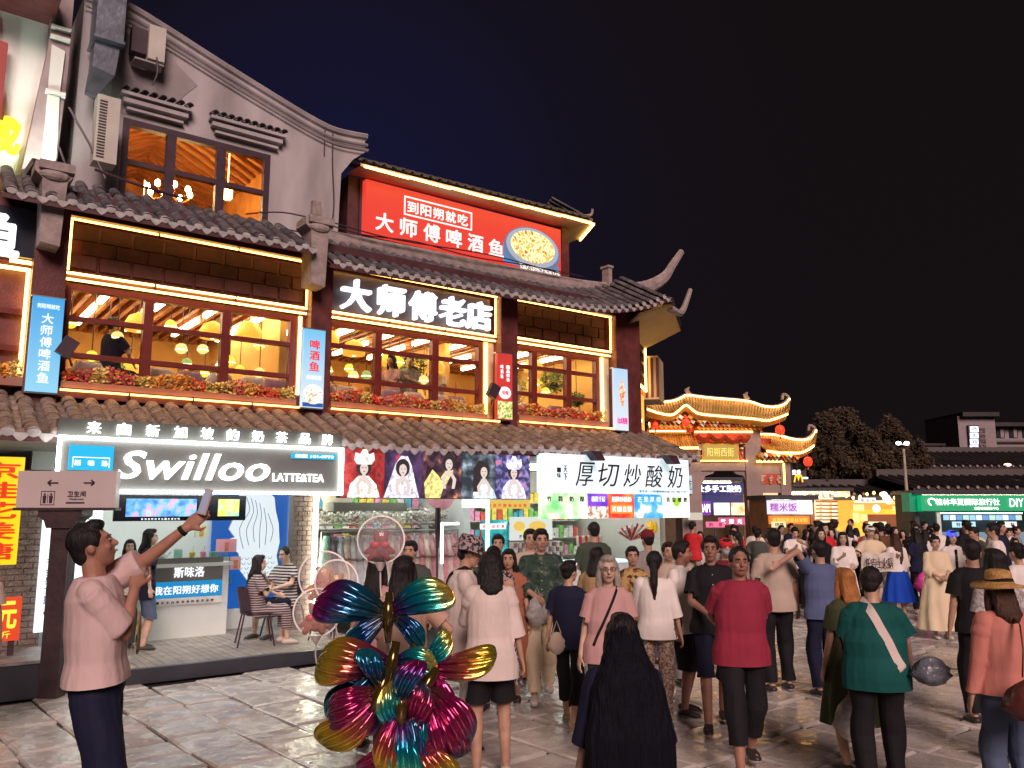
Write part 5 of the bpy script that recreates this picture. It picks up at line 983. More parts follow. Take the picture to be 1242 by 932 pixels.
p = at(1090,606,34.5); q = MB(); q.ell(p, (.26,.15,.16), 12, 8); part('red_cup', q, emis('cup_red', (.9,.08,.03), 1.2), t, smooth=True); q = wbox(1080,1086,608,612,34.4,.1); part('cone', q, emis('cone_yellow', (1,.6,.1), 1.3), t)
p = at(1063,617,34.5); q = MB(); q.ell(p, (.16,.1,.16), 12, 8); part('round_lamp', q, emis('round_pink', (1,.6,.6), 3), t, smooth=True)
for (x0,x1,y0,y1) in ((1036,1048,612,620),(1036,1042,622,634),(1084,1100,614,620),(1045,1052,624,632),(1095,1103,624,640)): part('menu_card', wbox(x0,x1,y0,y1,34.7,.08), emis('card_yellow', (1,.75,.3), 1.0), t)
def emm(t, cx, cy, w, h, Y, m):
    P = [at(cx+a*w, cy-b*h, Y) for a, b in ((-.5,-.5),(-.42,0),(-.3,.42),(-.22,.5),(-.1,.35),(0,-.25),(.1,.35),(.22,.5),(.3,.42),(.42,0),(.5,-.5))]; q = MB(); q.tube(P, w*Y/1000*.085, 6); part('logo_print', q, m, t)
t = thing('restaurant_totem', 'dark panel with two yellow arched letter logos beside the orange shop', 'sign', WLD, at(1117,640,34)[:2]+(0,)); a = at(1107,640,34); b = at(1127,616,34); q = MB(); q.box(a[0],b[0],34,34.3,0,b[2]); part('panel', q, mat('totem_dark', (.05,.03,.03), rough=.4), t)
MY = emis('arch_yellow', (1,.55,.02), 1.4); emm(t,1112.5,623,7,8,33.9,MY); emm(t,1122,623,7,8,33.9,MY); part('red_strip', wbox(1109,1117,630,636,33.9,.08), emis('strip_pinkred', (.9,.15,.15), 1), t); part('menu_card', wbox(1118,1126,629,638,33.9,.08), EW if False else emis('card_yellow', (1,.75,.3), 1), t)
t = thing('hanging_logo_sign', 'small lit sign with a yellow arched letter logo by the right wing of the gate', 'sign', WLD, at(968,582,33)); part('board', wbox(960,978,571,590,33.2,.1), M_POST, t); emm(t,968.5,580.5,10,9,33.05,MY); a = at(961,576,33.1); b = at(971,570,33.1); text('麦香', (a[0],b[0],a[2],b[2]), 33.1, t, LW, .02); part('arrow_light', wbox(974,980,579,581,33.1,.05), LW, t); part('bracket', wbox(958,961,560,592,33.25,.05), M_POST, t)
t, *_ = shop('travel_shop', 'long dark shop under a green lit fascia with white characters at the right', 1108, 1300, 600, 30, mat('dark_shop', (.05,.06,.07), rough=.6, var=.2), d=1.3)
part('green_fascia', wbox(1118,1300,601,620,29.6,.3), emis('green_fascia', (0,.42,.16), .75), t); part('green_side', wbox(1104,1118,598,621,29.9,.6), mat('green_side_p', (0,.22,.12), rough=.5, emit=(0,.3,.15), es=.25), t)
a = at(1136,613,29.5); b = at(1213,605,29.5); text('桂林华夏国际旅行社', (a[0],b[0],a[2],b[2]), 29.55, t, LW, .015); a = at(1183,618.5,29.5); b = at(1212,615,29.5); text('旅游咨询服务中心', (a[0],b[0],a[2],b[2]), 29.55, t, LW, 0); p = at(1130,609,29.5); q = MB(); q.tube([(p[0]+.17*math.cos(k*.5)*(1-.05*k),29.5,p[2]+.12*math.sin(k*.5)) for k in range(10)], .025, 5); part('logo_print', q, LW, t); a = at(1226,615,29.5); b = at(1242,605,29.5); text('DIY', (a[0],b[0],a[2],b[2]), 29.55, t, LW, .01)
part('light_strip', wbox(1140,1240,622,623.3,29.8,.1), emis('cyan_tube', (.6,.9,1), 5), t); part('column', wbox(1138,1140.5,621,650,29.7,.1), M_SW, t)
for k in range(12): part('display_card', wbox(1146+k*8,1151+k*8,625,631,31.1,.1), emis('disp_%d' % (k % 4), [(.4,.7,1),(.9,.95,1),(.15,.35,.7),(.6,.8,.7)][k % 4], .9), t)
p = at(1155,640,30.5); q = MB(); q.box(p[0]-.3,p[0]+3,30.4,31.2,0,1.1); part('glass_case', q, emis('case_glow', (.4,.6,.8), .35), t)
for i, (x, y, Y, sz) in enumerate(((1135,591,45,.22),(1176,588,46,.2),(1226,588,40,.28),(1222,564,52,.15))): p = at(x,y,Y); q = MB(); q.ell(p, (sz*1.6,.1,sz*.6), 10, 6); single('eave_lamp', q, emis('far_lamp_%s' % ('r' if i in (0,3) else 'w'), (1,.35,.25) if i in (0,3) else (.9,1,.95), 6), ['reddish lamp under the dark eave above the green sign','white lamp under the dark eave left of the hotel','bright white lamp under the dark eave at the right edge','thin reddish lamp below the hotel wing'][i], 'lamp', WLD, p, smooth=True)
for i in range(16):
    px = 976+i*8.4; p = at(px, 601+3*math.sin(i*1.1), 34); q = MB(); q.ell(p, (.055,.055,.07), 8, 6); single('added_string_bulb', q, emis('added_string_bulb', (1,.60,.18), 5), 'added warm bulb hung to brighten the food shops, %s from the left' % ORD[i], 'bulb', WLD, p, 'added warm bulbs brightening the food shops', smooth=True)  # bulbs added to brighten the far stalls
for i, (px, w, c_, tx, lb) in enumerate(((868,22,(.85,.15,.3),'奶茶','low pink lit stall sign under the gate'),(945,16,(.95,.75,.4),'烧烤','small cream lit sign below the orange strip'),(1065,20,(1,.85,.5),'冰激凌','low pale yellow lit sign of the ice cream shop'),(1170,26,(.5,.8,1),'特产','pale blue lit counter sign below the green fascia'),(1222,22,(.95,.9,.85),'饮料','white lit counter sign at the right below the green fascia'))):
    a = at(px-w/2,640,27.5); b = at(px+w/2,633,27.5); t = thing('counter_sign', lb, 'sign', WLD, ((a[0]+b[0])/2,27.5,a[2])); q = MB(); q.box(a[0],b[0],27.5,27.6,a[2],b[2]); part('panel', q, emis('counter_sign_%d' % i, c_, .95), t); text(tx, (a[0]+.08,b[0]-.08,a[2]+.03,b[2]-.03), 27.49, t, M_INK, .02); q = MB(); q.box((a[0]+b[0])/2-.03,(a[0]+b[0])/2+.03,27.52,27.58,0,a[2]); part('post', q, M_POST, t)
# dark tiled halls behind, hotel, lamp post, trees
M_DR = mat('dark_roof', (.045,.036,.038), rough=.8, var=.3, vs=.6, bump=.4, bs=4); M_DW = mat('dim_wall', (.10,.085,.085), rough=.85, var=.2, vs=.4)
def hall(name, lab, x0, x1, ye, yr, Y, dep, cat='building'):
    a = at(x0,ye,Y); b = at(x1,ye,Y); zr = at(x0,yr,Y+dep)[2]; t = thing(name, lab, cat, WLD, ((a[0]+b[0])/2,Y,0))
    q = MB(); q.box(a[0]+.5,b[0]-.5,Y+1,Y+dep*2-1,0,a[2]); part('wall', q, M_DW, t)
    G = [[(a[0],Y,a[2]),(a[0],Y+dep,zr),(a[0],Y+2*dep,a[2])],[(b[0],Y,a[2]),(b[0],Y+dep,zr),(b[0],Y+2*dep,a[2])]]; q = MB(); q.grid(G); q.grid([[(x,y,z-.3) for x,y,z in r_] for r_ in G]); q.quad(G[0][0],G[1][0],(b[0],Y,a[2]-.3),(a[0],Y,a[2]-.3)); rf = part('roof', q, M_DR, t)
    q = MB(); q.box(a[0],b[0],Y+dep-.25,Y+dep+.25,zr,zr+.35); part('ridge', q, M_DW, rf); q = MB()
    n = int((b[0]-a[0])/.45)
    for k in range(n): x = a[0]+.2+k*.45; q.tube([(x,Y-.05,a[2]+.04),(x,Y+dep,zr+.05)], .10, 5)
    part('tile_rows', q, M_DR, rf, kind='stuff'); q = MB()
    for k in range(n): x = a[0]+.2+k*.45; q.ell((x,Y-.08,a[2]+.02), (.07,.03,.07), 6, 4)
    part('tile_tips', q, MC['carved_stone'], rf, kind='stuff'); return t
hall('tiled_hall', 'dark low hall with tiled roof directly behind the green fascia', 1108, 1330, 592, 578, 38, 4); hall('tiled_hall', 'taller dark hall with a long tiled roof below the hotel', 1120, 1360, 566, 549, 52, 5)
hall('tiled_hall', 'low dark hall roof behind the ice cream shop', 985, 1112, 600, 590, 40, 3)
t = thing('hotel', 'pale hotel block with a vertical lit sign tower at the upper right', 'building', WLD, at(1200,640,75)[:2]+(0,)); M_HW = mat('hotel_wall', (.30,.25,.26), rough=.85, var=.1, emit=(.5,.4,.42), es=.0)
def hbox(n, x0, x1, y0, y1, dy, d, m, base=False):
    q = pxbox(x0,x1,y0,y1,75+dy,d)
    if base: lo = min(v[2] for v in q.v); q.v = [(x,y,0 if abs(z-lo) < 1e-6 else z) for x,y,z in q.v]
    return part(n, q, m, t)
hbox('wall',1172,1206,505,640,0,6,M_HW,True); hbox('wall',1206,1300,517,640,1,6,M_HW,True); hbox('roof',1168,1212,500,505,-.6,7,M_DR); hbox('roof',1204,1305,512.5,517,.2,8,M_DR)
s_ = hbox('sign_panel',1177,1187,516,547,-.3,.3,mat('panel_dark', (.05,.04,.05))); 
for i, ch_ in enumerate('西街宾馆'): a = at(1177.5,524+i*7.6,74.6); b = at(1186.5,517.5+i*7.6,74.6); q = MB(); q.box(a[0],b[0],74.6,74.7,a[2],b[2]); part('lit_square', q, emis('hotel_square', (.85,.9,1), 1.5), s_); text(ch_, (a[0]+.1,b[0]-.1,a[2]+.08,b[2]-.08), 74.55, s_, M_INK, .02)
a = at(1190,545,74.8); b = at(1196,519,74.8); text('西街酒店', (a[0],b[0],a[2],b[2]), 74.95, t, mat('dim_letter', (.12,.08,.09)), .03, vertical=True)
for k in range(4): hbox('window',1209+k*16,1218+k*16,519,531,.9,.15,mat('dark_window', (.03,.03,.04), rough=.2)); hbox('curtain',1214+k*16,1217+k*16,519,531,.85,.1,M_HW)
hbox('balcony_rail',1206,1300,532,534,.3,.3,M_HW); hbox('balcony_rail',1206,1300,540,542,.3,.3,M_HW)
t = thing('far_house', 'small pale flat roofed house left of the hotel', 'building', WLD, at(1132,640,70)[:2]+(0,)); q = pxbox(1116,1145,540,556,70,5); part('wall', q, M_HW, t); part('roof', pxbox(1114,1147,538,540.5,69.7,6), M_DR, t); part('lit_window', pxbox(1122,1126,546,548,69.9,.1), LW, t); part('lit_window', pxbox(1132,1140,545,546,69.9,.1), emis('dim_lit', (.8,.7,.6), .8), t)
LP = thing('street_lamp', 'thin street lamp with a small bluish white head in front of the dark trees', 'street lamp', WLD, at(1100,640,36)[:2]+(0,)); p0 = at(1100,592,36); p1 = at(1096,545,36); q = MB(); q.tube([(p1[0],36,0),(p1[0],36,p1[2])], [.09,.055], 8); part('pole', q, mat('pale_pole', (.42,.38,.34), rough=.5), LP)
p = at(1095.5,538,36); q = MB(); q.tube([(p1[0]-.35,36,p1[2]+.25),(p1[0]+.25,36,p1[2]+.15)], .03, 5); part('arm', q, MC['pale_pole'], LP)
for dx in (-.25,.1): q = MB(); q.ell((p[0]+dx,35.9,p[2]), (.12,.10,.08), 10, 6); part('lamp_head', q, emis('street_lamp_white', (.75,.85,1), 7), LP, smooth=True)
M_TL = mat('night_leaf', (.055,.038,.02), rough=.8, var=.5, vs=.5, island=.5); M_TK = mat('bark', (.06,.045,.035), rough=.9)
def tree(lab, x, y, h, r, n, seed, cat='tree'):
    rs = random.Random(seed); t = thing('street_tree', lab, cat, WLD, (x,y,0), 'trees behind the food shops'); q = MB(); q.tube(smooth_path([(x,y,0),(x+.1,y,h*.3),(x-.1,y,h*.6),(x,y,h*.85)],3), [.24-.018*k for k in range(10)], 7)
    cl = []
    for k in range(24):
        a = rs.random()*6.28; f = rs.uniform(.3,1.04); e = Vector((x+math.cos(a)*r*.95*(1.2-f)*rs.uniform(.4,1.4), y+math.sin(a)*r*.7*(1.15-f), h*(.32+.62*f))); cl.append(e)
        q.tube(smooth_path([(x,y,h*(.25+.4*f)), ((x+e.x)/2,(y+e.y)/2,e.z-.3), e],2), [.08,.07,.05,.04,.02], 5)
    part('trunk', q, M_TK, t); q = MB()
    for e in cl: leaves(q, e, (r*.27*rs.uniform(.5,1.4),r*.3,r*.30*rs.uniform(.5,1.8)), n//20, .11, rs)
    leaves(q, (x,y,h*.5), (r*.6,r*.6,h*.3), n//8, .12, rs); part('crown', q, M_TL, t)
for i, (px, top, Y, r_, lab) in enumerate(((1003,503,44,1.6,'tallest dark tree right beside the gate'),(1025,498,46,1.9,'tall dark tree with a ragged top second from the gate'),(1050,520,44,1.5,'lower dark tree in the middle of the tree row'),(1078,514,45,1.8,'rounded dark tree left of the street lamp'),(1103,530,47,1.6,'dark tree behind the street lamp'),(988,520,48,1.6,'dark tree mostly behind the gate roof'))):
    p = at(px,top,Y); tree(lab, p[0], Y, p[2], r_, 3400, i)
# ================================================================ PEOPLE
from mathutils import noise as NZ
def ik(a, b, l1, l2, pole):
    a = Vector(a); b = Vector(b); d = b-a; L = max(min(d.length, (l1+l2)*.998), abs(l1-l2)+.01); dn = d.normalized(); x = (l1*l1-l2*l2+L*L)/(2*L)
    h = math.sqrt(max(l1*l1-x*x, 0)); p = Vector(pole); p = p-dn*p.dot(dn); p.normalize(); return a+dn*x+p*h, a+dn*L
def remesh(mb, vox, sm=3, disp=None, cuts=()):
    me = mb.mesh('body', []); o = bpy.data.objects.new('body', me)
    r = o.modifiers.new('r', 'REMESH'); r.mode = 'VOXEL'; r.voxel_size = vox; r.use_smooth_shade = True
    s = o.modifiers.new('s', 'SMOOTH'); s.factor = .5; s.iterations = sm
    m = bake(o); bpy.data.objects.remove(o); bpy.data.meshes.remove(me)
    if disp:
        n = len(m.vertices); P = np.empty(n*3); m.vertices.foreach_get('co', P); P = P.reshape(-1,3); N = np.empty(n*3); m.vertex_normals.foreach_get('vector', N); N = N.reshape(-1,3)
        fx, fz, amp = disp
        d = np.array([NZ.noise((p[0]*fx, p[1]*fx, p[2]*fz)) for p in P])*amp
        P = P+N*(d+(.005 if amp > .018 else 0))[:,None]; m.vertices.foreach_set('co', P.ravel()); m.update()
    if cuts:                                          # open, crisp hems: drop what lies beyond each cut plane, snap the border onto it
        n = len(m.vertices); P = np.empty(n*3); m.vertices.foreach_get('co', P); P = P.reshape(-1,3); gone = np.zeros(n, bool)
        for c, d, rad, *xm in cuts:
            c = np.array(c); d = np.array(Vector(d).normalized()); h = (P-c)@d; far_ = np.linalg.norm((P-c)-h[:,None]*d, axis=1); b = (h > 0)&(far_ < rad)&(h < .2)&((xm[0]*P[:,0] > xm[1]) if xm else True); P[b] -= h[b][:,None]*d*(h[b] < vox*2.2)[:,None]; gone |= b&(h > 0)
        F = [tuple(f.vertices) for f in m.polygons if not all(gone[i] for i in f.vertices)]
        mm_ = {i: k for k, i in enumerate(sorted({i for f in F for i in f}))}; m2 = bpy.data.meshes.new('cloth'); m2.from_pydata([tuple(P[i]) for i in mm_], [], [tuple(mm_[i] for i in f) for f in F]); bpy.data.meshes.remove(m); m = m2; m.polygons.foreach_set('use_smooth', [True]*len(m.polygons))
    return m
def skin_mat(k): c = [(.50,.30,.21),(.36,.18,.125),(.60,.41,.31)][k]; return mat('skin_%d' % k, c, rough=.48, var=.2, vs=9, spec=.4, noise_detail=6)
hk = dict(rough=.55, var=.3, vs=20, bump=.55, bs=1, spec=.35, stretch=(130,130,9))
M_HAIR = mat('black_hair', (.010,.008,.009), **hk); M_HBR = mat('brown_hair', (.055,.024,.013), **hk); M_HGR = mat('grey_hair', (.34,.30,.27), **hk); M_HOR = mat('ginger_hair', (.38,.15,.04), **hk)
HM = dict(black=M_HAIR, brown=M_HBR, grey=M_HGR, ginger=M_HOR)
def cloth(name, c, **k): return mat('cloth_'+name, c, rough=k.pop('rough', .82), var=k.pop('var', .07), vs=k.pop('vs', 5), bump=.6, stretch=(13,13,4.5), bs=k.pop('bs', 1), spec=.25, **k)
ARM = dict(hang=((.26,.03,.87),(.3,-1,0)), hip=((.22,.06,1.04),(1,-.4,0)), front=((.06,.25,1.06),(.6,-.4,-.6)), phone=((.09,.33,1.30),(.5,-.2,-1)), back=((.05,-.19,1.0),(1,-.3,0)), carry=((.27,.14,.98),(.4,-1,-.2)), out=((.34,.25,1.0),(.5,-.8,-.4)), chest=((-.02,.2,1.25),(.7,0,-.6)), swing=((.25,.20,.92),(.2,-1,0)), swingb=((.25,-.16,.90),(.3,-1,0)), up=((.30,.50,1.85),(.3,0,-1)), lap=((.10,.32,.72),(.7,-.4,0)))
LEG = dict(stand=((.10,.0,.09),(.10,.0,.09)), walk=((.09,.24,.09),(.09,-.24,.13)), walk2=((.09,-.22,.12),(.09,.22,.09)), easy=((.13,.06,.09),(.11,-.04,.09)), sit=((.13,.46,.09),(.10,.40,.09)), kneel=((.13,.2,.09),(.1,-.2,.09)))
def person(label, x, y, rot, H=1.68, sex='m', fat=1.0, skin=0, hair='short', hcol='black', top=None, sleeve='short', hem=.86, bottom=None, bkind='trousers', shoes=None, arms=('hang','hang'), legs='stand', lean=0, yaw=0, pitch=0, vox=.012, z=0, face=True, pelvis=.95, extra=None, group=None, collar=False, skirt_hem=.3, loose=1.0, socks=False, flare=1.0):
    k = H/1.75; f = sex == 'f'; root = thing('person', label, 'person', WLD, (x,y,z), group, local=True, rot=R(rot))
    la = R(lean); PV = Vector((0,0,pelvis)); RL = Matrix.Rotation(-la, 3, 'X'); dz = pelvis-.95
    B = lambda p: PV+RL@(Vector(p)+Vector((0,0,dz))-PV)
    HR = Matrix.Rotation(R(yaw), 3, 'Z')@Matrix.Rotation(R(pitch), 3, 'X'); NB = B((0,.0,1.50)); HC_ = NB+RL@(HR@Vector((0,.02,.135)))
    HD = lambda p: HC_+RL@(HR@Vector(p)); RH = RL@HR
    sw = .145 if f else .165; hw = (.172 if f else .165)*fat
    prof = [(.84,hw*.86,.095),(.93,hw,.115*fat),(1.0,hw*.97,.115*fat),(1.08,(.135 if f else .15)*fat,.10*fat),(1.2,(.14 if f else .158)*fat,.108*fat),(1.30,.148 if f else .165,.112),(1.38,sw*.95,.10),(1.43,sw*.75,.08),(1.47,.075,.06),(1.50,.055,.055)]
    def torso(mb, z0, z1, e, fl=1.0):
        pr = [p for p in prof if z0 < p[0] < z1]
        I = lambda zz, j: float(np.interp(zz, [p[0] for p in prof], [p[j] for p in prof]))
        zz = [z0]+[p[0] for p in pr]+[z1]; P = [B((0, -.01 if v > 1.3 else 0, v)) for v in zz]
        g = [1+(fl-1)*max(0, (1.3-v)/(1.3-z0+1e-6)) if z0 < 1.2 else 1 for v in zz]
        W_ = .176*fat**.55+.012 if fl != 1 else 0
        I0 = I; I = lambda zz, j: max(I0(zz, j), (W_ if j == 1 else .118*fat**.5) if fl != 1 and zz < .97 else 0)
        mb.tube(P, [(max(I(v,1), (.155 if fl != 1 and v < 1.3 else 0))+e)*gg for v, gg in zip(zz, g)], 18, ry=[(I(v,2)+e)*gg for v, gg in zip(zz, g)], side=(1,0,0))
    bd = MB(); torso(bd, .84, 1.50, -.010)
    bd.cap(NB-Vector((0,0,.05)), HD((0,-.02,-.04)), .058 if not f else .05, .052 if not f else .045, 10)
    bd.ell(HD((0,-.012,.018)), (.074,.092,.098), 16, 12, RH); bd.ell(HD((0,.022,-.035)), (.062,.066,.082), 14, 10, RH); bd.ell(HD((0,.04,-.085)), (.04,.042,.034), 10, 8, RH)
    bd.cap(HD((0,.082,.012)), HD((0,.105,-.026)), .010, .015, 8); bd.ell(HD((0,.072,.03)), (.05,.018,.014), 10, 6, RH)
    for s in (-1,1): bd.ell(HD((s*.076,-.008,-.01)), (.012,.02,.032), 8, 6, RH); bd.ell(HD((s*.036,.068,-.03)), (.02,.018,.018), 8, 6, RH)
    bd.ell(HD((0,.084,-.062)), (.022,.012,.012), 8, 6, RH)
    AR = []
    for i, s in enumerate((1,-1)):
        a = arms[i]; T, pole = ARM[a] if isinstance(a, str) else a
        S = B((s*sw,-.01,1.41)); T = Vector((s*T[0],T[1],T[2]+(dz if (isinstance(a, str) and a != 'lap') else 0)));
        if lean: T = B((T.x,T.y,T.z-dz)) if a != 'lap' else T
        E, Wt = ik(S, T, .275, .245, Vector((s*pole[0],pole[1],pole[2]))); AR.append((S,E,Wt,s))
        bd.cap(S+(E-S)*.12,E,.042 if not f else .036,.038 if not f else .033,10); bd.cap(E,Wt,.038 if not f else .032,.026 if not f else .023,10)
        d = (Wt-E).normalized(); th = Vector((-s*.3,1,.15)) if abs(d.z) > .6 else Vector((-s*.2,0,1)); th = (th-d*th.dot(d)).normalized(); nn = d.cross(th)*s  # palm normal points to body
        if abs(d.z) > .6: nn = Vector((-s,0,0)); nn = (nn-d*nn.dot(d)).normalized()
        bd.tube([Wt-d*.01,Wt+d*.03,Wt+d*.075,Wt+d*.095], [.026,.038,.042,.034], 10, ry=[.02,.017,.015,.012], side=th)
        for q_, (o_, L_) in enumerate(((.030,.066),(.010,.076),(-.010,.070),(-.029,.054))):
            b0 = Wt+d*.085+th*o_; m_ = b0+d*L_*.5+nn*L_*.10; e_ = m_+d*L_*.38+nn*L_*.32; rr = max(.0088, vox*.62); bd.cap(b0,m_,rr,rr*.95,6); bd.cap(m_,e_,rr*.95,rr*.8,6)
        b0 = Wt+d*.03+th*.03; m_ = b0+d*.028+th*.028+nn*.01; bd.cap(b0,m_,.0125,.0105,6); bd.cap(m_,m_+d*.03+th*.006+nn*.01,.0105,max(.009,vox*.6),6)
    LG = []; sit = pelvis < .7
    for i, s in enumerate((1,-1)):
        t_ = LEG[legs][i] if isinstance(legs, str) else legs[i]; Hp = Vector((s*.088*fat**.5,0,pelvis-.04)); K, A = ik(Hp, (s*t_[0],t_[1],t_[2]), .425, .41, (s*.12,1,.3 if sit else 0)); LG.append((Hp,K,A,s))
        bd.cap(Hp,K,.076*fat**.6,.056,12); bd.cap(K,K+(A-K)*.35,.054,.056,10); bd.cap(K+(A-K)*.3,A,.055,.038,10)
        bd.cap(A+Vector((0,-.03,-.045)),A+Vector((s*.015,.13,-.06)),.034,.028,8)
    sc = Matrix.Scale(k, 4)
    def fin(name, mb, m, v, sm=3, disp=None, parent=root, cuts=()):
        me = remesh(mb, v, sm, disp, cuts); me.transform(sc); me.materials.clear(); me.materials.append(m); me.name = name
        me.polygons.foreach_set('material_index', [0]*len(me.polygons)); return link(name, me, parent)
    def raw(name, mb, m, parent=root, smooth=True, lab=None):
        me = mb.mesh(name, m, (0,0,0), smooth); me.transform(sc); o = link(name, me, parent)
        if lab: o['label'] = lab
        return o
    body = fin('body', bd, skin_mat(skin), vox, 2)
    # garments
    topm = top; g = MB(); lo = loose**.5; cuts = [(B((0,0,hem)), RL@Vector((0,0,-1)), .6)]; torso(g, hem-.06, 1.475, .018*loose+.004, 1.001+.05*(loose-.9)*flare)
    for S, E, Wt, s in AR:
        d = E-S; g.cap(S+Vector((-s*.035,0,.0)), S+d*.25, .057*lo**.5, .063*lo**.8, 12)
        if sleeve == 'short': g.tube([S,S+d*.35,S+d*.85], [.058,.064*lo**.6,.074*lo**.7], 12); cuts.append((S+d*.72, d, .11, s, .155*fat+.03))
        elif sleeve == 'cap': g.tube([S,S+d*.3,S+d*.52], [.058,.062,.068], 12); cuts.append((S+d*.42, d, .1, s, .15*fat+.03))
        elif sleeve == 'long': g.cap(S,E,.060,.050,12); g.tube([E-(Wt-E)*.05,E+(Wt-E)*.5,E+(Wt-E)*1.05], [.050,.045,.042], 10); cuts.append((E+(Wt-E)*.93, Wt-E, .07, s, .155*fat+.03))
        elif sleeve == 'half': g.cap(S,E,.062,.064,12); g.tube([E,E+(Wt-E)*.4], [.064,.072], 12); cuts.append((E+(Wt-E)*.25, Wt-E, .1, s, .155*fat+.03))
    tn = 'dress' if bkind == 'dress' else 'shirt'
    to = fin(tn, g, topm, vox*1.05, 2, (5.5,1.7,.019), cuts=cuts if bkind != 'dress' else cuts[1:])
    if collar:
        q = MB(); c = B((0,-.005,1.475)); n = 16; G = []
        for j in range(n+1): a = 2*math.pi*j/n; G.append([c+RL@Vector((.060*math.sin(a),.058*math.cos(a)+.01,.03 if abs(a-math.pi) < 2.6 else .0)), c+RL@Vector((.085*math.sin(a),.08*math.cos(a)+.012,-.012-.02*max(0,math.cos(a))))])
        q.grid(G); raw('collar', q, topm, to)
        q = MB()
        for j in range(5): v = 1.40-j*.09; yy = float(np.interp(v, [p[0] for p in prof], [p[2] for p in prof]))+.028; q.ell(B((0,yy+.006,v)), (.007,.004,.007), 6, 4)
        raw('button', q, mat('button', (.5,.45,.4), rough=.4), to)
    if bkind in ('skirt','dress'):
        z0 = 1.05 if bkind == 'skirt' else 1.12; n = 48; G = []
        for j in range(13):
            t_ = j/12; zz = z0+(skirt_hem-z0)*t_; w = .155*fat+(.15*loose)*t_**.7; dd = .12*fat+(.12*loose)*t_**.7; row = []
            for i in range(n+1):
                a = 2*math.pi*i/n; pl = 1+(.02+.07*t_)*math.sin(a*9+1.3*math.sin(t_*3)); row.append((w*pl*math.cos(a), dd*pl*math.sin(a)+.03*t_*math.sin(a*2), zz+dz+.008*math.sin(a*9)*t_))
            G.append(row)
        q = MB(); q.grid(G); raw('skirt', q, bottom, root if bkind == 'skirt' else to)
    else:
        g = MB(); torso(g, .86, 1.02, .004); ln = dict(trousers=1.0, capri=.68, shorts=.10, hotpants=-.5)[bkind]; cuts = []
        for Hp, K, A, s in LG:
            r0 = .088*fat**.6*(1.04 if loose > 1 else 1)*(1.08 if bkind == 'shorts' else 1); w = (1.26 if bkind == 'shorts' else 1.12) if loose > 1.05 else 1
            if ln < 0: g.tube([Hp+Vector((0,0,.02)),Hp+(K-Hp)*.5,Hp+(K-Hp)*.92], [r0,r0*1.02,r0*1.1], 14); cuts.append((Hp+(K-Hp)*.8, K-Hp, .16))
            else:
                g.cap(Hp,Hp+(K-Hp)*.5,r0,.082*w,14); g.tube([Hp+(K-Hp)*.4,K,K+(A-K)*min(ln+.1,.3)], [.082*w,.076*w,(.088 if ln < .2 else .074)*w], 14)
                if ln < .2: cuts.append((K+(A-K)*.08, A-K, .14))
                if ln > .2: g.cap(K,K+(A-K)*.25,.074*w,.073*w,12); g.tube([K+(A-K)*.2,K+(A-K)*.6,K+(A-K)*(ln+.08)], [.074*w,.066*w,.064*w], 12); cuts.append((K+(A-K)*(ln-.02), A-K, .12))
        fin({'trousers':'trousers','capri':'trousers','shorts':'shorts','hotpants':'shorts'}[bkind], g, bottom, vox*1.05, 2, (10,5,.018), cuts=cuts)
    for Hp, K, A, s in LG:
        q = MB(); q.tube([A+Vector((0,-.075,-.06)),A+Vector((0,-.06,-.055)),A+Vector((0,0,-.045)),A+Vector((s*.01,.07,-.055)),A+Vector((s*.012,.14,-.065)),A+Vector((s*.012,.172,-.07))], [.012,.036,.042,.046,.042,.015], 12, ry=[.01,.032,.042,.036,.026,.01], side=(1,0,0))
        so_ = raw('shoe', q, shoes or mat('dark_shoe', (.03,.025,.03), rough=.5)); q = MB(); q.tube([A+Vector((0,-.078,-.082)),A+Vector((0,.05,-.082)),A+Vector((s*.012,.178,-.082))], [.035,.045,.03], 10, ry=[.010,.011,.010], side=(1,0,0)); raw('sole', q, mat('shoe_sole', (.3,.27,.25), rough=.7), so_)
    # hair
    hm = HM[hcol]; g = MB()
    if hair != 'none':
        cr = hair == 'crop'; e = -.002 if cr else 0
        g.ell(HD((0,-.022,.034)), (.083+e,.094+e,.094+e), 18, 12, RH); g.ell(HD((0,-.055,-.02)), (.066+e,.052+e,.065), 12, 8, RH)
        if not cr: g.ell(HD((0,.030,.092)), (.062,.056,.034), 12, 8, RH)
        for s in (-1,1): g.ell(HD((s*.072,.0,.03)), (.015,.045,.045), 8, 6, RH)
        if hair in ('long','bob'):
            L_ = .34 if hair == 'long' else .05
            g.tube([HD((0,-.05,.03)),HD((0,-.07,-.08)),NB+RL@Vector((0,-.09,-.04)),NB+RL@Vector((0,-.115,-.04-L_*.55)),NB+RL@Vector((0,-.12,-.04-L_))], [.075,.088,.095,.09 if L_ > .2 else .06,.045], 14, ry=[.06,.05,.045,.035,.02], side=(1,0,0))
            for s in (-1,1): g.tube([HD((s*.075,-.005,.03)),HD((s*.08,.0,-.06)),HD((s*.082,-.01,-.14)),NB+RL@Vector((s*.09,-.01,-.06-L_*.3))], [.022,.03,.032,.012], 8)
        if hair == 'pony': g.cap(HD((0,-.09,.02)),HD((0,-.125,.0)),.035,.03,8); g.tube([HD((0,-.12,.02)),HD((0,-.15,-.06)),NB+RL@Vector((0,-.15,-.08)),NB+RL@Vector((0,-.14,-.24))], [.03,.042,.040,.012], 10)
        if hair == 'bun': g.ell(HD((0,-.115,.045)), (.042,.040,.042), 10, 8, RH)
        if hair == 'topbun': g.ell(HD((0,-.07,.13)), (.038,.036,.036), 10, 8, RH)
        fin('hair', g, hm, min(vox, .012), 2, (70,6,.006 if not cr else .0015))
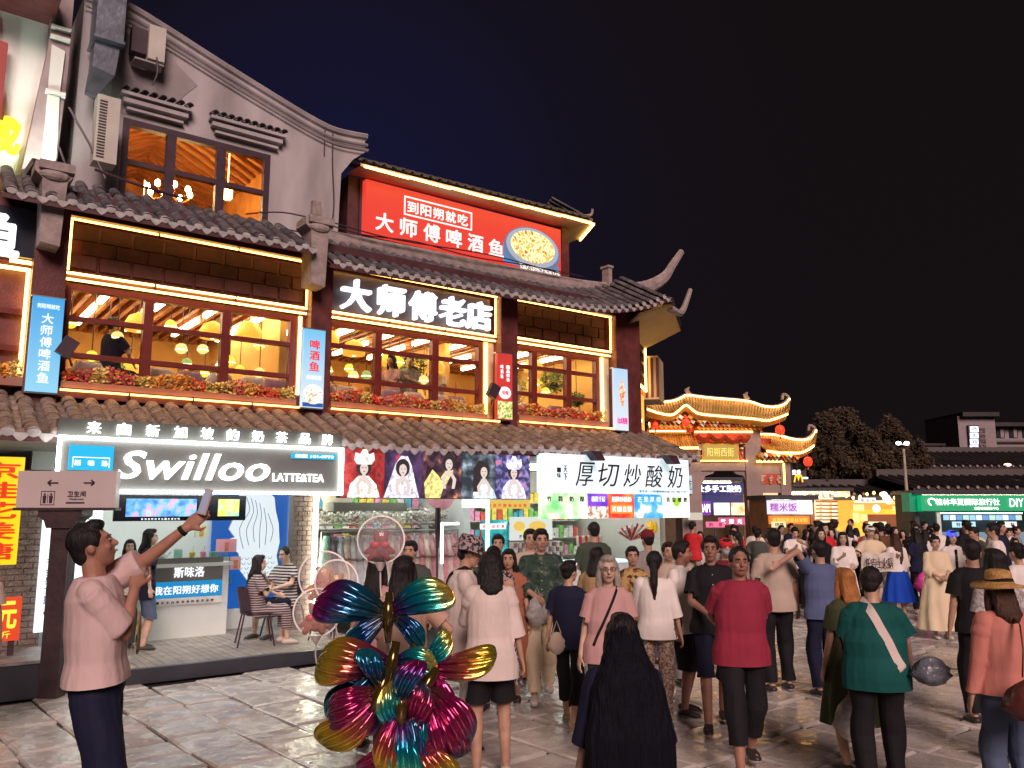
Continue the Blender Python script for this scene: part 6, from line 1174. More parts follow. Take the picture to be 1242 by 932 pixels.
    if face:
        q = MB()
        for s in (-1,1): q.ell(HD((s*.030,.083,.004)), (.013,.006,.0055), 8, 6, RH)
        ey = raw('eye', q, mat('eye_white', (.55,.5,.45), rough=.3, var=0), body); q = MB()
        for s in (-1,1): q.ell(HD((s*.030,.0885,.004)), (.006,.002,.0058), 8, 6, RH)
        raw('iris', q, mat('iris_dark', (.02,.012,.01), rough=.2, var=0), body); q = MB()
        for s in (-1,1): q.cap(HD((s*.016,.092,.024)),HD((s*.046,.082,.024)),.0042,.003,6)
        raw('eyebrow', q, hm if hcol != 'grey' else M_HGR, body)
        q = MB(); q.tube([HD((-.022,.090,-.062)),HD((0,.097,-.060)),HD((.022,.090,-.062))], [.003,.0065,.003], 8); raw('mouth', q, mat('lips', (.32,.10,.09), rough=.45, var=.1), body)
    if extra: extra(dict(HD=HD, RH=RH, B=B, NB=NB, AR=AR, LG=LG, raw=raw, fin=fin, root=root, RL=RL, prof=prof, k=k, body=body, top=to))
    return root, AR
def straw_hat(c, m, mb_, brim=.165, h=.085, dz=.055, rc=.093, tilt=0):
    HD, RH, raw = c['HD'], c['RH'], c['raw']; n = 32; RT = RH@Matrix.Rotation(tilt, 3, 'X')
    pr = [(brim,-.012),(brim*.99,.002),(rc*1.25,.012),(rc,.018),(rc*.98,h*.6),(rc*.9,h),(rc*.5,h+.012),(.001,h+.012)]
    cc = HD((0,-.012,dz)); P = lambda r_, zz, a: cc+RT@Vector((r_*.93*math.cos(a), r_*1.05*math.sin(a), zz-.018*(abs(math.cos(a))**2)*(r_ > rc)))
    q = MB(); q.grid([[P(r_, zz, 2*math.pi*j/n) for j in range(n+1)] for r_, zz in pr]); q.grid([[P(r_*.99, zz-.006, 2*math.pi*j/n) for j in range(n+1)] for r_, zz in reversed(pr[:4])]); hat = raw('hat', q, m)
    q = MB(); q.grid([[P(rc*1.015, zz, 2*math.pi*j/n) for j in range(n+1)] for zz in (.018,.045)]); raw('hat_band', q, mb_, hat)
def cap_hat(m, bill=True):
    def f(c):
        HD, RH, raw = c['HD'], c['RH'], c['raw']; q = MB(); q.ell(HD((0,-.012,.05)), (.092,.104,.088), 18, 10, RH)
        if bill: q.tube([HD((0,.06,.06)),HD((0,.12,.058)),HD((0,.165,.05))], [.075,.07,.03], 12, ry=[.008,.006,.004], side=RH@Vector((1,0,0)))
        raw('hat', q, m)
    return f
def strap(c, m, side=1, w=.012):
    from mathutils.bvhtree import BVHTree
    me = c['top'].data; k = c['k']; bv = BVHTree.FromPolygons([v.co/k for v in me.vertices], [tuple(f.vertices) for f in me.polygons]); pts = []
    for sg, ts in ((1, [i/10 for i in range(11)]), (-1, [1-i/10 for i in range(11)])):
        for t_ in ts:
            x = side*(-.085+.235*t_); v = 1.50-.50*t_; o = c['B']((x, 0, v)); h = bv.ray_cast(o+Vector((0,sg*.6,0)), Vector((0,-sg,0)))[0]
            pts.append((h if h and (h.y-o.y)*sg > -.02 else o)+Vector((0,sg*.006,0)))
    P = smooth_path(pts+[pts[0]], 2); q = MB(); q.grid([[p+Vector((side*.7*w*f_, .0, w*f_*.75)) for f_ in (-1.5,1.5)] for p in P]); q.grid([[p+Vector((side*.7*w*f_, .004 if i < len(P)/2 else -.004, w*f_*.75)) for f_ in (-1.5,1.5)] for i, p in enumerate(P)]); c['raw']('bag_strap', q, m)
C = cloth
PINKW = C('dusty_white', (.72,.62,.58)); WHT = C('white', (.82,.77,.74)); CREAMC = C('cream', (.74,.62,.44)); NAVY = C('navy', (.012,.014,.04)); BLK = C('black', (.012,.011,.014)); RASP = C('raspberry', (.30,.028,.06)); BLUE = C('slate_blue', (.10,.13,.26)); TEAL = C('teal', (.006,.085,.08)); SALM = C('salmon', (.58,.22,.18)); PINK = C('pale_pink', (.55,.33,.32)); DGR = C('dark_grey', (.07,.08,.075)); BEI = C('beige', (.50,.40,.33)); JEAN = C('jeans', (.09,.12,.20)); ROYAL = C('royal_blue', (.01,.07,.52)); OLIVE = C('olive', (.07,.08,.04)); TAN = C('tan', (.42,.27,.14)); MAR = C('maroon_cloth', (.16,.02,.03)); GRY = C('grey', (.28,.26,.26)); RED = C('red', (.6,.03,.04)); LBL = C('light_blue', (.35,.42,.55)); BRN = C('brown_cloth', (.14,.07,.04)); 
CAMO = ramp_mat('camo_green', 'noise', 14, [(.38,(.010,.028,.022)),(.47,(.03,.075,.05)),(.55,(.015,.04,.035)),(.64,(.10,.13,.10))], rough=.8, detail=4); LEO = ramp_mat('leopard', 'cell', 30, [(.3,(.05,.02,.01)),(.5,(.42,.24,.08)),(.8,(.5,.33,.14))], rough=.8); FLOR = ramp_mat('brown_floral', 'noise', 26, [(.42,(.50,.40,.32)),(.5,(.14,.05,.04)),(.6,(.48,.38,.3))], rough=.85); BWF = ramp_mat('black_flower_on_white', 'voronoi', 7, [(.22,(.02,.02,.02)),(.27,(.60,.54,.50))], rough=.85, interp='CONSTANT')
STRP = ramp_mat('black_white_stripe', 'wave', 7.5, [(.5,(.02,.02,.03)),(.55,(.55,.52,.50))], rough=.85, axis='Z', interp='CONSTANT', dist=.6); STRF = ramp_mat('fine_stripe', 'wave', 10, [(.5,(.05,.035,.045)),(.55,(.42,.34,.34))], rough=.85, axis='Z', interp='CONSTANT', dist=1.5); HATP = ramp_mat('patterned_hat', 'noise', 40, [(.45,(.02,.015,.02)),(.5,(.35,.28,.28))], rough=.85, interp='CONSTANT')
STRW = mat('straw', (.50,.28,.09), rough=.6, var=.25, vs=30, bump=.6, bs=80); WSH = mat('white_shoe', (.6,.52,.48), rough=.5, var=.1); SAND = mat('sandal', (.35,.22,.16), rough=.6)
def PX(px, Y): return (px-621)/1000*Y/1.03
# --- the man photographing on the left
x0_, y0_ = PX(124,4.7), 4.7
def man_extra(c):
    q = MB(); q.poly([(-.10,1.22),(-.02,1.30),(.08,1.27),(.10,1.16),(.02,1.09),(-.08,1.10)], (.172,.178)); c['raw']('shirt_print', q, ramp_mat('shirt_print', 'noise', 18, [(.42,(.02,.03,.04)),(.52,(.35,.28,.03)),(.62,(.45,.2,.3))], rough=.8), c['top'])
    q = MB(); S, E, Wt, s = c['AR'][1]; q.tube([Wt-(Wt-E)*.13,Wt-(Wt-E)*.04], [.031,.029], 12); c['raw']('watch', q, BLK)
man, AR = person('man in dusty pink T-shirt and navy shorts raising a phone at the left', x0_, y0_, -72, 1.92, 'm', 1.08, 1, 'short', top=C('dusty_pink', (.62,.46,.45)), hem=.97, bottom=NAVY, bkind='shorts', loose=1.35, arms=(((-.04,.17,1.40),(.8,-.2,-1.2)),((.06,.50,1.74),(.1,.2,-1))), legs='easy', lean=-4, yaw=6, pitch=16, vox=.0085, extra=man_extra)
Wt = AR[1][2]*1.92/1.75; d = (AR[1][2]-AR[1][1]).normalized(); ph = thing('mobile_phone', 'phone held up high in the hand of the man in the pink T-shirt', 'phone', WLD, (0,0,0), local=True); pw = Matrix.Rotation(R(-72),3,'Z')@(Wt+d*.15); ph.location = (x0_+pw.x+.0, y0_+pw.y-.035, pw.z+.055); ph.rotation_euler = (R(-12),R(8),R(-35))
q = MB(); q.box(-.036,.036,-.005,.005,-.075,.075); part('case', q, mat('phone_case', (.55,.45,.4), rough=.3), ph); q = MB(); q.box(-.032,.032,-.0065,-.0055,-.068,.068); part('screen', q, emis('phone_screen', (.5,.45,.6), .5), ph)
# --- balloon seller and the crowd in front of the stalls
person('balloon seller with dark hair and hand on hip behind the foil butterflies', PX(488,5.9), 5.9, 12, 1.66, 'f', 1.05, 0, 'bob', top=C('peach', (.55,.36,.28)), bottom=DGR, bkind='trousers', arms=('hip','carry'), legs='easy', yaw=-20, vox=.010, face=False, sleeve='short')
person('long black haired woman in dusty pink behind the tall clear balloon', PX(455,7.3), 7.3, -10, 1.58, 'f', 1.0, 0, 'long', top=PINK, bottom=BLK, vox=.012, face=False)
person('man with short dark hair just visible behind the balloon seller', PX(497,9.2), 9.2, 170, 1.64, 'm', top=DGR, bottom=BLK, vox=.013)
def bucket(c):
    HD, RH, raw = c['HD'], c['RH'], c['raw']; n = 24; cc = HD((0,-.01,.03)); q = MB(); q.grid([[cc+RH@Vector((r_*math.cos(a), r_*1.1*math.sin(a), zz)) for a in [2*math.pi*j/n for j in range(n+1)]] for r_, zz in ((.145,-.02),(.105,.03),(.098,.095),(.08,.118),(.001,.122))]); raw('hat', q, HATP); strap(c, BLK, -1)
person('woman in a patterned bucket hat and loose white T-shirt with black flower print trousers', PX(562,7.3), 7.3, -80, 1.74, 'f', 1.08, 0, 'short', top=PINKW, hem=.72, loose=1.5, bottom=BWF, arms=('front','phone'), legs='stand', pitch=-14, vox=.011, extra=bucket, sleeve='half')
person('woman from behind in an oversized white T-shirt and short black shorts with white sandals', PX(595,6.55), 6.55, 5, 1.66, 'f', 1.0, 0, 'bob', top=PINKW, hem=.76, loose=1.45, bottom=BLK, bkind='hotpants', shoes=WSH, arms=('hang','phone'), legs='easy', pitch=-8, yaw=12, vox=.010, face=False, sleeve='half')
person('woman with brown hair in a khaki top next to the bucket hat', PX(578,9.3), 9.3, -150, 1.6, 'f', 1, 0, 'bob', 'brown', top=OLIVE, bottom=BLK, vox=.014)
person('young woman looking down in a grey patterned dress amid the small group', PX(600,8.6), 8.6, 165, 1.62, 'f', 1, 0, 'long', top=HATP, bottom=HATP, bkind='dress', pitch=-22, vox=.013, arms=('phone','front'))
person('boy with short hair at the back of the group before the costume stall', PX(604,10.4), 10.4, 180, 1.67, 'm', top=BRN, bottom=BLK, vox=.015)
person('girl with long dark hair in a rust brown dress right of the group', PX(617,9.0), 9.0, 175, 1.56, 'f', 1, 0, 'long', top=C('rust', (.36,.13,.08)), bottom=MC['cloth_rust'], bkind='dress', vox=.013, arms=('front','hang'))
camo, AR = person('young man in dark green camouflage shirt and cream trousers with plastic bag', PX(656,9.1), 9.1, 183, 1.77, 'm', .98, 0, 'short', top=CAMO, hem=.80, loose=1.5, sleeve='half', bottom=CREAMC, arms=('front','hang'), legs='walk', shoes=WSH, vox=.012, collar=True, yaw=8)
person('man with short hair and glasses close behind the camouflage shirt', PX(643,10.2), 10.2, 190, 1.74, 'm', top=BEI, bottom=DGR, vox=.014)
def grey_extra(c):
    q = MB(); HD = c['HD']
    for s in (-1,1): q.tube([HD((s*.032+.022*math.cos(a),.098,.004+.017*math.sin(a))) for a in [2*math.pi*j/12 for j in range(13)]], .0022, 5); q.tube([HD((s*.054,.095,.006)),HD((s*.078,.0,.006))], .002, 5)
    q.tube([HD((-.01,.1,.006)),HD((.01,.1,.006))], .002, 5); c['raw']('glasses', q, mat('glasses', (.05,.03,.03), rough=.3), c['body'])
def grey2(c): grey_extra(c); strap(c, BLK, 1, .008)
stall, _ = person('tall man seen from behind in army grey T-shirt with white lettering', PX(722,11.7), 11.7, 10, 1.80, 'm', 1.1, 0, 'crop', top=C('army_grey', (.06,.08,.06)), bottom=BLK, vox=.014, face=False, arms=('front','front'), loose=1.2)
tx = text('BUFFALO', (-.13,.13,1.22,1.29), -.185, stall, WHT, .02, .01)
person('woman with a low bun in navy T-shirt and cropped black trousers', PX(690,8.0), 8.0, -18, 1.50, 'f', 1.02, 0, 'bun', top=NAVY, bottom=BLK, bkind='capri', shoes=SAND, legs='walk2', yaw=-25, vox=.011, face=False, hem=.82)
person('woman in a tan top behind the grey haired woman', PX(724,9.1), 9.1, -30, 1.57, 'f', 1, 0, 'bob', top=TAN, bottom=BEI, vox=.013)
person('grey haired woman with glasses in a pale pink T-shirt with a black crossbody strap', PX(738,6.9), 6.9, 180, 1.61, 'f', 1.2, 2, 'bob', 'grey', top=PINK, bottom=DGR, arms=('hang','hang'), vox=.0095, extra=grey2, hem=.84)
LHB, _ = person('foreground woman with very long dark hair seen from behind', PX(755,4.0), 4.0, 4, 1.50, 'f', 1.0, 0, 'long', top=NAVY, bottom=NAVY, bkind='dress', sleeve='half', vox=.008, face=False, loose=1.2,
  extra=lambda c: (lambda g: (g.tube([c['HD']((0,-.04,.06)),c['HD']((0,-.06,-.08)),c['NB']+Vector((0,-.10,-.1)),c['NB']+Vector((0,-.14,-.35)),c['NB']+Vector((0,-.15,-.65)),c['NB']+Vector((.01,-.14,-.85))], [.07,.12,.19,.24,.24,.16], 18, ry=[.07,.07,.08,.07,.06,.02], side=(1,0,0)), c['fin']('long_hair', g, mat('shaded_black_hair', (.004,.004,.009), **{**hk, 'spec': .15, 'rough': .7}), .008, 2, (60,3,.009))))(MB()))  # black hair darkened and dulled in colour, as if in less sun
person('woman in a leopard print top with short hair facing the camera before the stall', PX(768,9.4), 9.4, 180, 1.57, 'f', 1.1, 0, 'short', top=LEO, bottom=BLK, vox=.013)
person('person in a maroon cap and pale grey T-shirt at the stall counter', PX(788,11), 11, 20, 1.70, 'm', top=GRY, bottom=JEAN, vox=.015, extra=cap_hat(MAR), face=False)
person('woman with low ponytail, white blouse and long brown floral trousers', PX(795,8.1), 8.1, -12, 1.58, 'f', 1.02, 0, 'pony', top=WHT, sleeve='half', bottom=FLOR, legs='stand', arms=('hang','front'), vox=.011, face=False, hem=.86, shoes=WSH)
person('man in an open white shirt and black shorts turned to the right', PX(827,8.5), 8.5, -125, 1.66, 'm', 1.12, 1, 'short', top=WHT, sleeve='half', hem=.82, bottom=BLK, bkind='shorts', loose=1.35, arms=('hang','hang'), vox=.011, collar=True, yaw=20, legs='easy')
person('woman in pale clothes partly behind the white shirted man', PX(812,9.8), 9.8, 185, 1.60, 'f', top=BEI, bottom=GRY, vox=.014)
person('lean man in a black polo shirt and dark shorts walking towards the camera', PX(864,7.95), 7.95, 172, 1.73, 'm', .95, 1, 'short', top=BLK, bottom=NAVY, bkind='shorts', arms=('front','hang'), legs='walk', vox=.011, collar=True, yaw=-6)
person('person in a red cap and face mask between the two men', PX(883,10.2), 10.2, 180, 1.62, 'f', 1, 0, 'short', top=MAR, bottom=BLK, vox=.014, extra=lambda c: (cap_hat(RED, False)(c), c['raw']('face_mask', MB().ell(c['HD']((0,.055,-.05)), (.058,.055,.045), 12, 8, c['RH']), LBL)))
person('man in raspberry red T-shirt and black cropped trousers walking forward', PX(898,6.7), 6.7, 176, 1.69, 'm', 1.12, 1, 'crop', top=RASP, hem=.82, bottom=BLK, bkind='capri', loose=1.3, arms=('back','back'), legs='walk', vox=.0095, yaw=4)
person('man in beige T-shirt from behind with an arm round his shoulder', PX(942,9.5), 9.5, 6, 1.76, 'm', 1.1, 0, 'short', top=BEI, bottom=BLK, loose=1.25, legs='easy', vox=.012, face=False)
person('man in slate blue T-shirt from behind, one arm round his friend', PX(990,9.5), 9.3, 10, 1.64, 'm', 1.15, 0, 'crop', top=BLUE, bottom=NAVY, loose=1.25, legs='easy', vox=.012, face=False, arms=('back',((.52,-.02,1.50),(0,-.3,1))))
person('stout person in teal T-shirt from behind with pale crossbody strap', PX(1058,6.0), 6.0, -6, 1.58, 'm', 1.36, 0, 'short', top=TEAL, bottom=BLK, loose=1.45, sleeve='short', hem=.84, arms=('out','front'), legs='easy', vox=.009, face=False, yaw=-25, pitch=-10, extra=lambda c: strap(c, PINKW, 1, .022))
person('woman with ginger hair in an olive dress standing just behind the teal T-shirt', PX(1028,6.7), 6.7, 15, 1.52, 'f', 1.0, 0, 'bob', 'ginger', top=OLIVE, bottom=OLIVE, bkind='dress', skirt_hem=.42, vox=.011, face=False)
def hat_w(c): straw_hat(c, STRW, BLK, brim=.19, h=.09, dz=.04)
person('woman in straw boater hat, salmon sweater and blue jeans', PX(1215,5.5), 5.5, 3, 1.58, 'f', 1.08, 0, 'bob', 'brown', top=SALM, sleeve='long', hem=.92, bottom=JEAN, loose=1.15, vox=.009, face=False, extra=hat_w, arms=('hang','hang'))
person('person in a grey speckled shirt partly hidden in front of the straw hat', PX(1213,6.9), 6.9, 5, 1.66, 'f', 1.1, 0, 'bob', top=ramp_mat('speckled', 'noise', 40, [(.45,(.3,.28,.3)),(.55,(.55,.5,.5))], rough=.85), bottom=DGR, vox=.012, face=False)
person('man from behind in a plain black T-shirt left of the straw hat', PX(1185,8.1), 8.1, -5, 1.69, 'm', 1.05, 0, 'short', top=BLK, bottom=BLK, loose=1.3, vox=.012, face=False, yaw=-15)
person('woman in a long cream wrap dress and white trainers facing the camera', PX(1140,13.2), 13.2, 176, 1.56, 'f', 1.12, 2, 'topbun', top=CREAMC, sleeve='half', bottom=CREAMC, bkind='dress', skirt_hem=.16, loose=1.3, arms=('front','front'), shoes=WSH, vox=.013)
person('woman from behind in a white top and royal blue midi skirt', PX(1092,15.4), 15.4, 4, 1.52, 'f', 1.0, 2, 'long', 'brown', top=WHT, sleeve='half', hem=.98, bottom=ROYAL, bkind='skirt', skirt_hem=.36, loose=1.15, vox=.015, face=False, shoes=WSH)
person('woman in a long white dress with dark hair left of the calligraphy banner', PX(1027,14.6), 14.6, 170, 1.58, 'f', 1.0, 2, 'bob', top=WHT, sleeve='half', bottom=WHT, bkind='dress', skirt_hem=.14, arms=('phone','front'), vox=.015)
person('man in a cream cap and beige shirt holding up the calligraphy banner', PX(1061,15.6), 15.6, 178, 1.66, 'm', 1.0, 2, 'short', top=CREAMC, bottom=BEI, arms=(((.35,.3,1.2),(.6,0,-1)),((.35,.3,1.2),(.6,0,-1))), vox=.016, extra=cap_hat(WHT))
person('woman in navy top and white bag strap carrying a magenta bag', PX(1118,16.2), 16.2, 8, 1.60, 'f', 1, 0, 'long', top=NAVY, bottom=BLK, vox=.016, face=False, shoes=WSH)
person('young person in white shirt, dark tie and lit blue party hat', PX(1161,14.4), 14.4, 178, 1.60, 'f', 1, 2, 'long', top=WHT, bottom=BLK, vox=.015, collar=True, extra=lambda c: (cap_hat(emis('blue_party_hat', (.05,.08,.9), 1.2), False)(c), c['raw']('tie', MB().box(-.02,.02,.13,.145,1.05,1.42), BLK)))
person('man from behind in a black T-shirt in front of the green fascia', PX(1181,16.8), 16.8, 10, 1.75, 'm', 1.15, 0, 'short', top=BLK, bottom=BLK, vox=.017, face=False)
person('young man in a dark shirt leaning forward right of the black T-shirt', PX(1196,15.6), 15.6, 110, 1.66, 'm', 1, 0, 'short', top=DGR, bottom=BLK, vox=.017, lean=12)
person('man in a white shirt and dark trousers turned left near the right edge', PX(1214,13.6), 13.6, 60, 1.74, 'm', 1, 0, 'short', top=WHT, bottom=NAVY, loose=1.15, vox=.015, arms=('phone','hang'), face=False)
person('woman with hair bun and white top at the right edge', PX(1241,9.6), 9.6, 15, 1.60, 'f', 1, 0, 'bun', top=WHT, bottom=BLK, vox=.013, face=False)
person('man in a white shirt looking down near the rice stall', PX(968,17), 17, 175, 1.62, 'm', 1, 2, 'short', top=WHT, bottom=BLK, arms=('phone','phone'), pitch=-20, vox=.017)
person('black haired young woman in black facing forward beyond the blue T-shirt', PX(1000,15.5), 15.5, 185, 1.62, 'f', 1, 2, 'long', top=BLK, bottom=BLK, vox=.017)
person('tall person in a brown grey jacket with hair tied up beyond the white dress', PX(1018,19), 19, 20, 1.74, 'f', 1.05, 0, 'bun', 'brown', top=GRY, sleeve='long', bottom=BLK, vox=.018, face=False)
# --- drinks shop customers and the left edge person
person('young woman in navy T-shirt and denim shorts on the shop deck', PX(175,11.2), 11.2, -60, 1.56, 'f', .95, 2, 'bob', top=NAVY, hem=.74, loose=1.3, bottom=JEAN, bkind='shorts', vox=.013, z=.155, yaw=-10)
person('child with dark hair in a white top beside the woman on the deck', PX(152,11.3), 11.3, -150, 1.42, 'f', .9, 2, 'bob', top=WHT, bottom=DGR, vox=.013, z=.155, arms=('chest','hang'))
person('masked person in beige top cut off by the left edge', PX(-36,7.35), 7.35, -160, 1.66, 'm', 1, 1, 'short', top=BEI, bottom=JEAN, bkind='shorts', legs='easy', vox=.012, extra=lambda c: c['raw']('face_mask', MB().ell(c['HD']((0,.055,-.05)), (.058,.055,.045), 12, 8, c['RH']), GRY))
sx, sy, _ = FAC.pt((1.72,1.0,0)); person('seated woman in fine striped outfit with black crossbody strap', sx, sy, -68, 1.58, 'f', 1.0, 2, 'bob', top=STRF, bottom=STRF, bkind='capri', arms=('chest','lap'), legs='sit', pelvis=.52, vox=.012, z=.155, shoes=WSH, loose=1.2, extra=lambda c: strap(c, BLK, -1, .02))
sx2, sy2, _ = FAC.pt((2.35,1.55,0)); person('seated man in bold black and white striped T-shirt', sx2, sy2, 150, 1.70, 'm', 1.08, 2, 'crop', top=STRP, bottom=NAVY, bkind='shorts', arms=('phone','lap'), legs='sit', pelvis=.52, pitch=-12, vox=.012, z=.155)
def chair(lab, x, y, rot):
    t = thing('cafe_chair', lab, 'chair', WLD, (x,y,.155), 'black cafe chairs on the deck', local=True, rot=R(rot)); q = MB(); q.tube([(0,-.2,.43),(0,.2,.43)], [.2,.22], 12, ry=.018, side=(1,0,0)); part('seat', q, M_WF, t)
    q = MB(); q.grid([[(.2*math.sin(a)*(1+.1*v), -.2*math.cos(a)-.06*v, .46+.3*v) for a in [-1.2+2.4*j/10 for j in range(11)]] for v in (0,.33,.66,1)]); q.grid([[(.212*math.sin(a)*(1+.1*v), -.212*math.cos(a)-.06*v, .46+.3*v) for a in [-1.2+2.4*j/10 for j in range(11)]] for v in (0,.33,.66,1)]); part('backrest', q, M_WF, t, smooth=True)
    for sx_ in (-1,1):
        for sy_ in (-1,1): q = MB(); q.tube([(sx_*.17,sy_*.16,.43),(sx_*.23,sy_*.24,0)], .012, 6); part('leg', q, M_WF, t)
chair('black cafe chair under the woman in the striped outfit', sx, sy, -68); chair('black cafe chair under the man in the striped T-shirt', sx2, sy2, 150)
cx_, cy_, _ = FAC.pt((2.75,.75,0)); chair('empty black cafe chair behind the round clear balloons', cx_, cy_, 60)
for i, (s_, v_, h_, tp, hr, rt_, lb) in enumerate(((3.0,2.35,1.62,WHT,'short',-60,'diner in a white shirt at the left of the middle window'),(4.55,2.5,1.6,PINK,'bob',150,'diner in a pale pink top seated behind the middle window'),(4.95,2.6,1.7,GRY,'short',200,'diner in grey seated beside the pink topped diner'),(5.55,2.6,1.6,CREAMC,'short',160,'diner in cream near the right side of the middle window'),(-.05,2.5,1.66,NAVY,'short',-30,'dark haired diner low behind the left window'),(7.3,2.6,1.6,WHT,'bob',170,'diner in white behind the right window'))):
    X_, Y_, _ = FAC.pt((s_, v_, 0)); person(lb, X_, Y_, rt_, h_, 'm' if hr == 'short' else 'f', 1, 2, hr, top=tp, bottom=BLK, arms=('lap','chest'), legs='sit', pelvis=.60, vox=.018, z=3.42)
# --- things people carry
def bag_of(name, lab, p, r_, m, h=.3, cat='bag', hd=.1):
    p = Vector(p); t = thing(name, lab, cat, WLD, p); q = MB(); G = []
    for j in range(9):
        f_ = j/8; rr = r_*(.18+1.1*math.sin(math.pi*min(1,f_*.9+.03))**.8) if j < 8 else .02; G.append([(p.x+rr*math.cos(a)*(1+.35*NZ.noise((math.cos(a)*2.2,f_*7,math.sin(a)*2))), p.y+rr*.6*math.sin(a)*(1+.35*NZ.noise((math.cos(a)*2.2,f_*7,math.sin(a)*2+5))), p.z-h*f_) for a in [2*math.pi*k/18 for k in range(19)]])
    q.grid(G); part('pouch', q, m, t, smooth=True); q = MB(); q.tube([(p.x-.04,p.y,p.z-.01),(p.x,p.y,p.z+hd),(p.x+.04,p.y,p.z-.01)], .006, 5); part('handle', q, m, t); return t
M_PLB = mat('clear_plastic_bag', (.60,.58,.58), rough=.25, var=.3, vs=18, bump=.8, bs=25, alpha=.55)
bag_of('plastic_bag', 'clear crumpled plastic bag held by the young man in camouflage', (PX(651,8.95),8.85,1.08), .09, M_PLB, .30); bag_of('plastic_bag', 'large grey crumpled plastic bag held out by the person in teal', (PX(1116,5.9),5.8,1.0), .10, mat('grey_plastic_bag', (.14,.15,.19), rough=.22, var=.4, vs=14, bump=.9, bs=22, alpha=.85), .19, hd=-.01)
bag_of('plastic_bag', 'magenta bag hanging from the hand of the woman in navy', (PX(1122,16.0),15.9,.80), .16, mat('magenta_bag', (.60,.05,.32), rough=.4, var=.2, bump=.4), .42); bag_of('shoulder_bag', 'dark brown leather shoulder bag at the hip of the woman in the straw hat', (PX(1228,5.3),5.15,.98), .14, mat('brown_leather', (.09,.025,.02), rough=.35, var=.2, bump=.3), .26)
bag_of('shoulder_bag', 'small beige bag carried by the woman in the navy T-shirt with a bun', (PX(674,8.05),7.9,.86), .065, BEI, .2); bag_of('plastic_bag', 'clear plastic bag with pale contents below the olive dress', (PX(1016,6.6),6.4,.62), .11, M_PLB, .34)
q = MB(); p = Vector((PX(1224,5.3),5.22,1.0)); q.tube([p+Vector((.0,0,-.02)),p+Vector((.03,.02,.14)),p+Vector((.06,.08,.28)),p+Vector((.08,.22,.33))], .012, 6, ry=.004); single('bag_strap', q, MC['brown_leather'], 'brown leather strap of the shoulder bag over the salmon sweater', 'strap', WLD, tuple(p), smooth=True)
t = thing('calligraphy_banner', 'white cloth banner with black brush characters held up in the crowd', 'banner', WLD, (PX(1064,15.2),15.2,1.0)); a = at(1046,694,15.2); b = at(1083,671,15.2); q = MB(); q.grid([[(a[0]+(b[0]-a[0])*i/12, 15.2+.03*math.sin(i*1.1+j), a[2]+(b[2]-a[2])*j/4+.012*math.sin(i*.8)) for i in range(13)] for j in range(5)]); part('cloth', q, C('banner_white', (.68,.64,.58)), t, smooth=True); text('任吉士火锅', (a[0]+.04,b[0]-.04,a[2]+.06,b[2]-.08), 15.15, t, M_DK2, .01)
# --- crowd in front of the far shops: twelve figures built, the rest are copies with their own clothes
CL = [('white',WHT),('white',WHT),('cream',CREAMC),('cream',CREAMC),('black',BLK),('navy',NAVY),('pale pink',PINK),('grey',GRY),('dark grey',DGR),('red',RED),('light blue',LBL),('beige',BEI),('white',WHT),('brown',BRN)]
GRP = 'people strolling before the far food shops'; protos = []; rs = random.Random(11)
hs = ['short','long','short','pony','bob','short','bun','crop','long','short','bob','topbun']
slots = []
for i in range(96):
    Y = rs.uniform(16.4, 23.5); px = rs.choice([rs.uniform(838,1245), rs.uniform(935,1245)])
    if 925 < px < 960 and Y < 19: px += 60
    slots.append((px, Y))
slots.sort(key=lambda s: s[1])
def zone(px): return 'under the gate' if px < 930 else 'before the rice stall' if px < 990 else 'before the bright cream shop' if px < 1032 else 'before the ice cream shop' if px < 1108 else 'before the green fascia'
used = {}
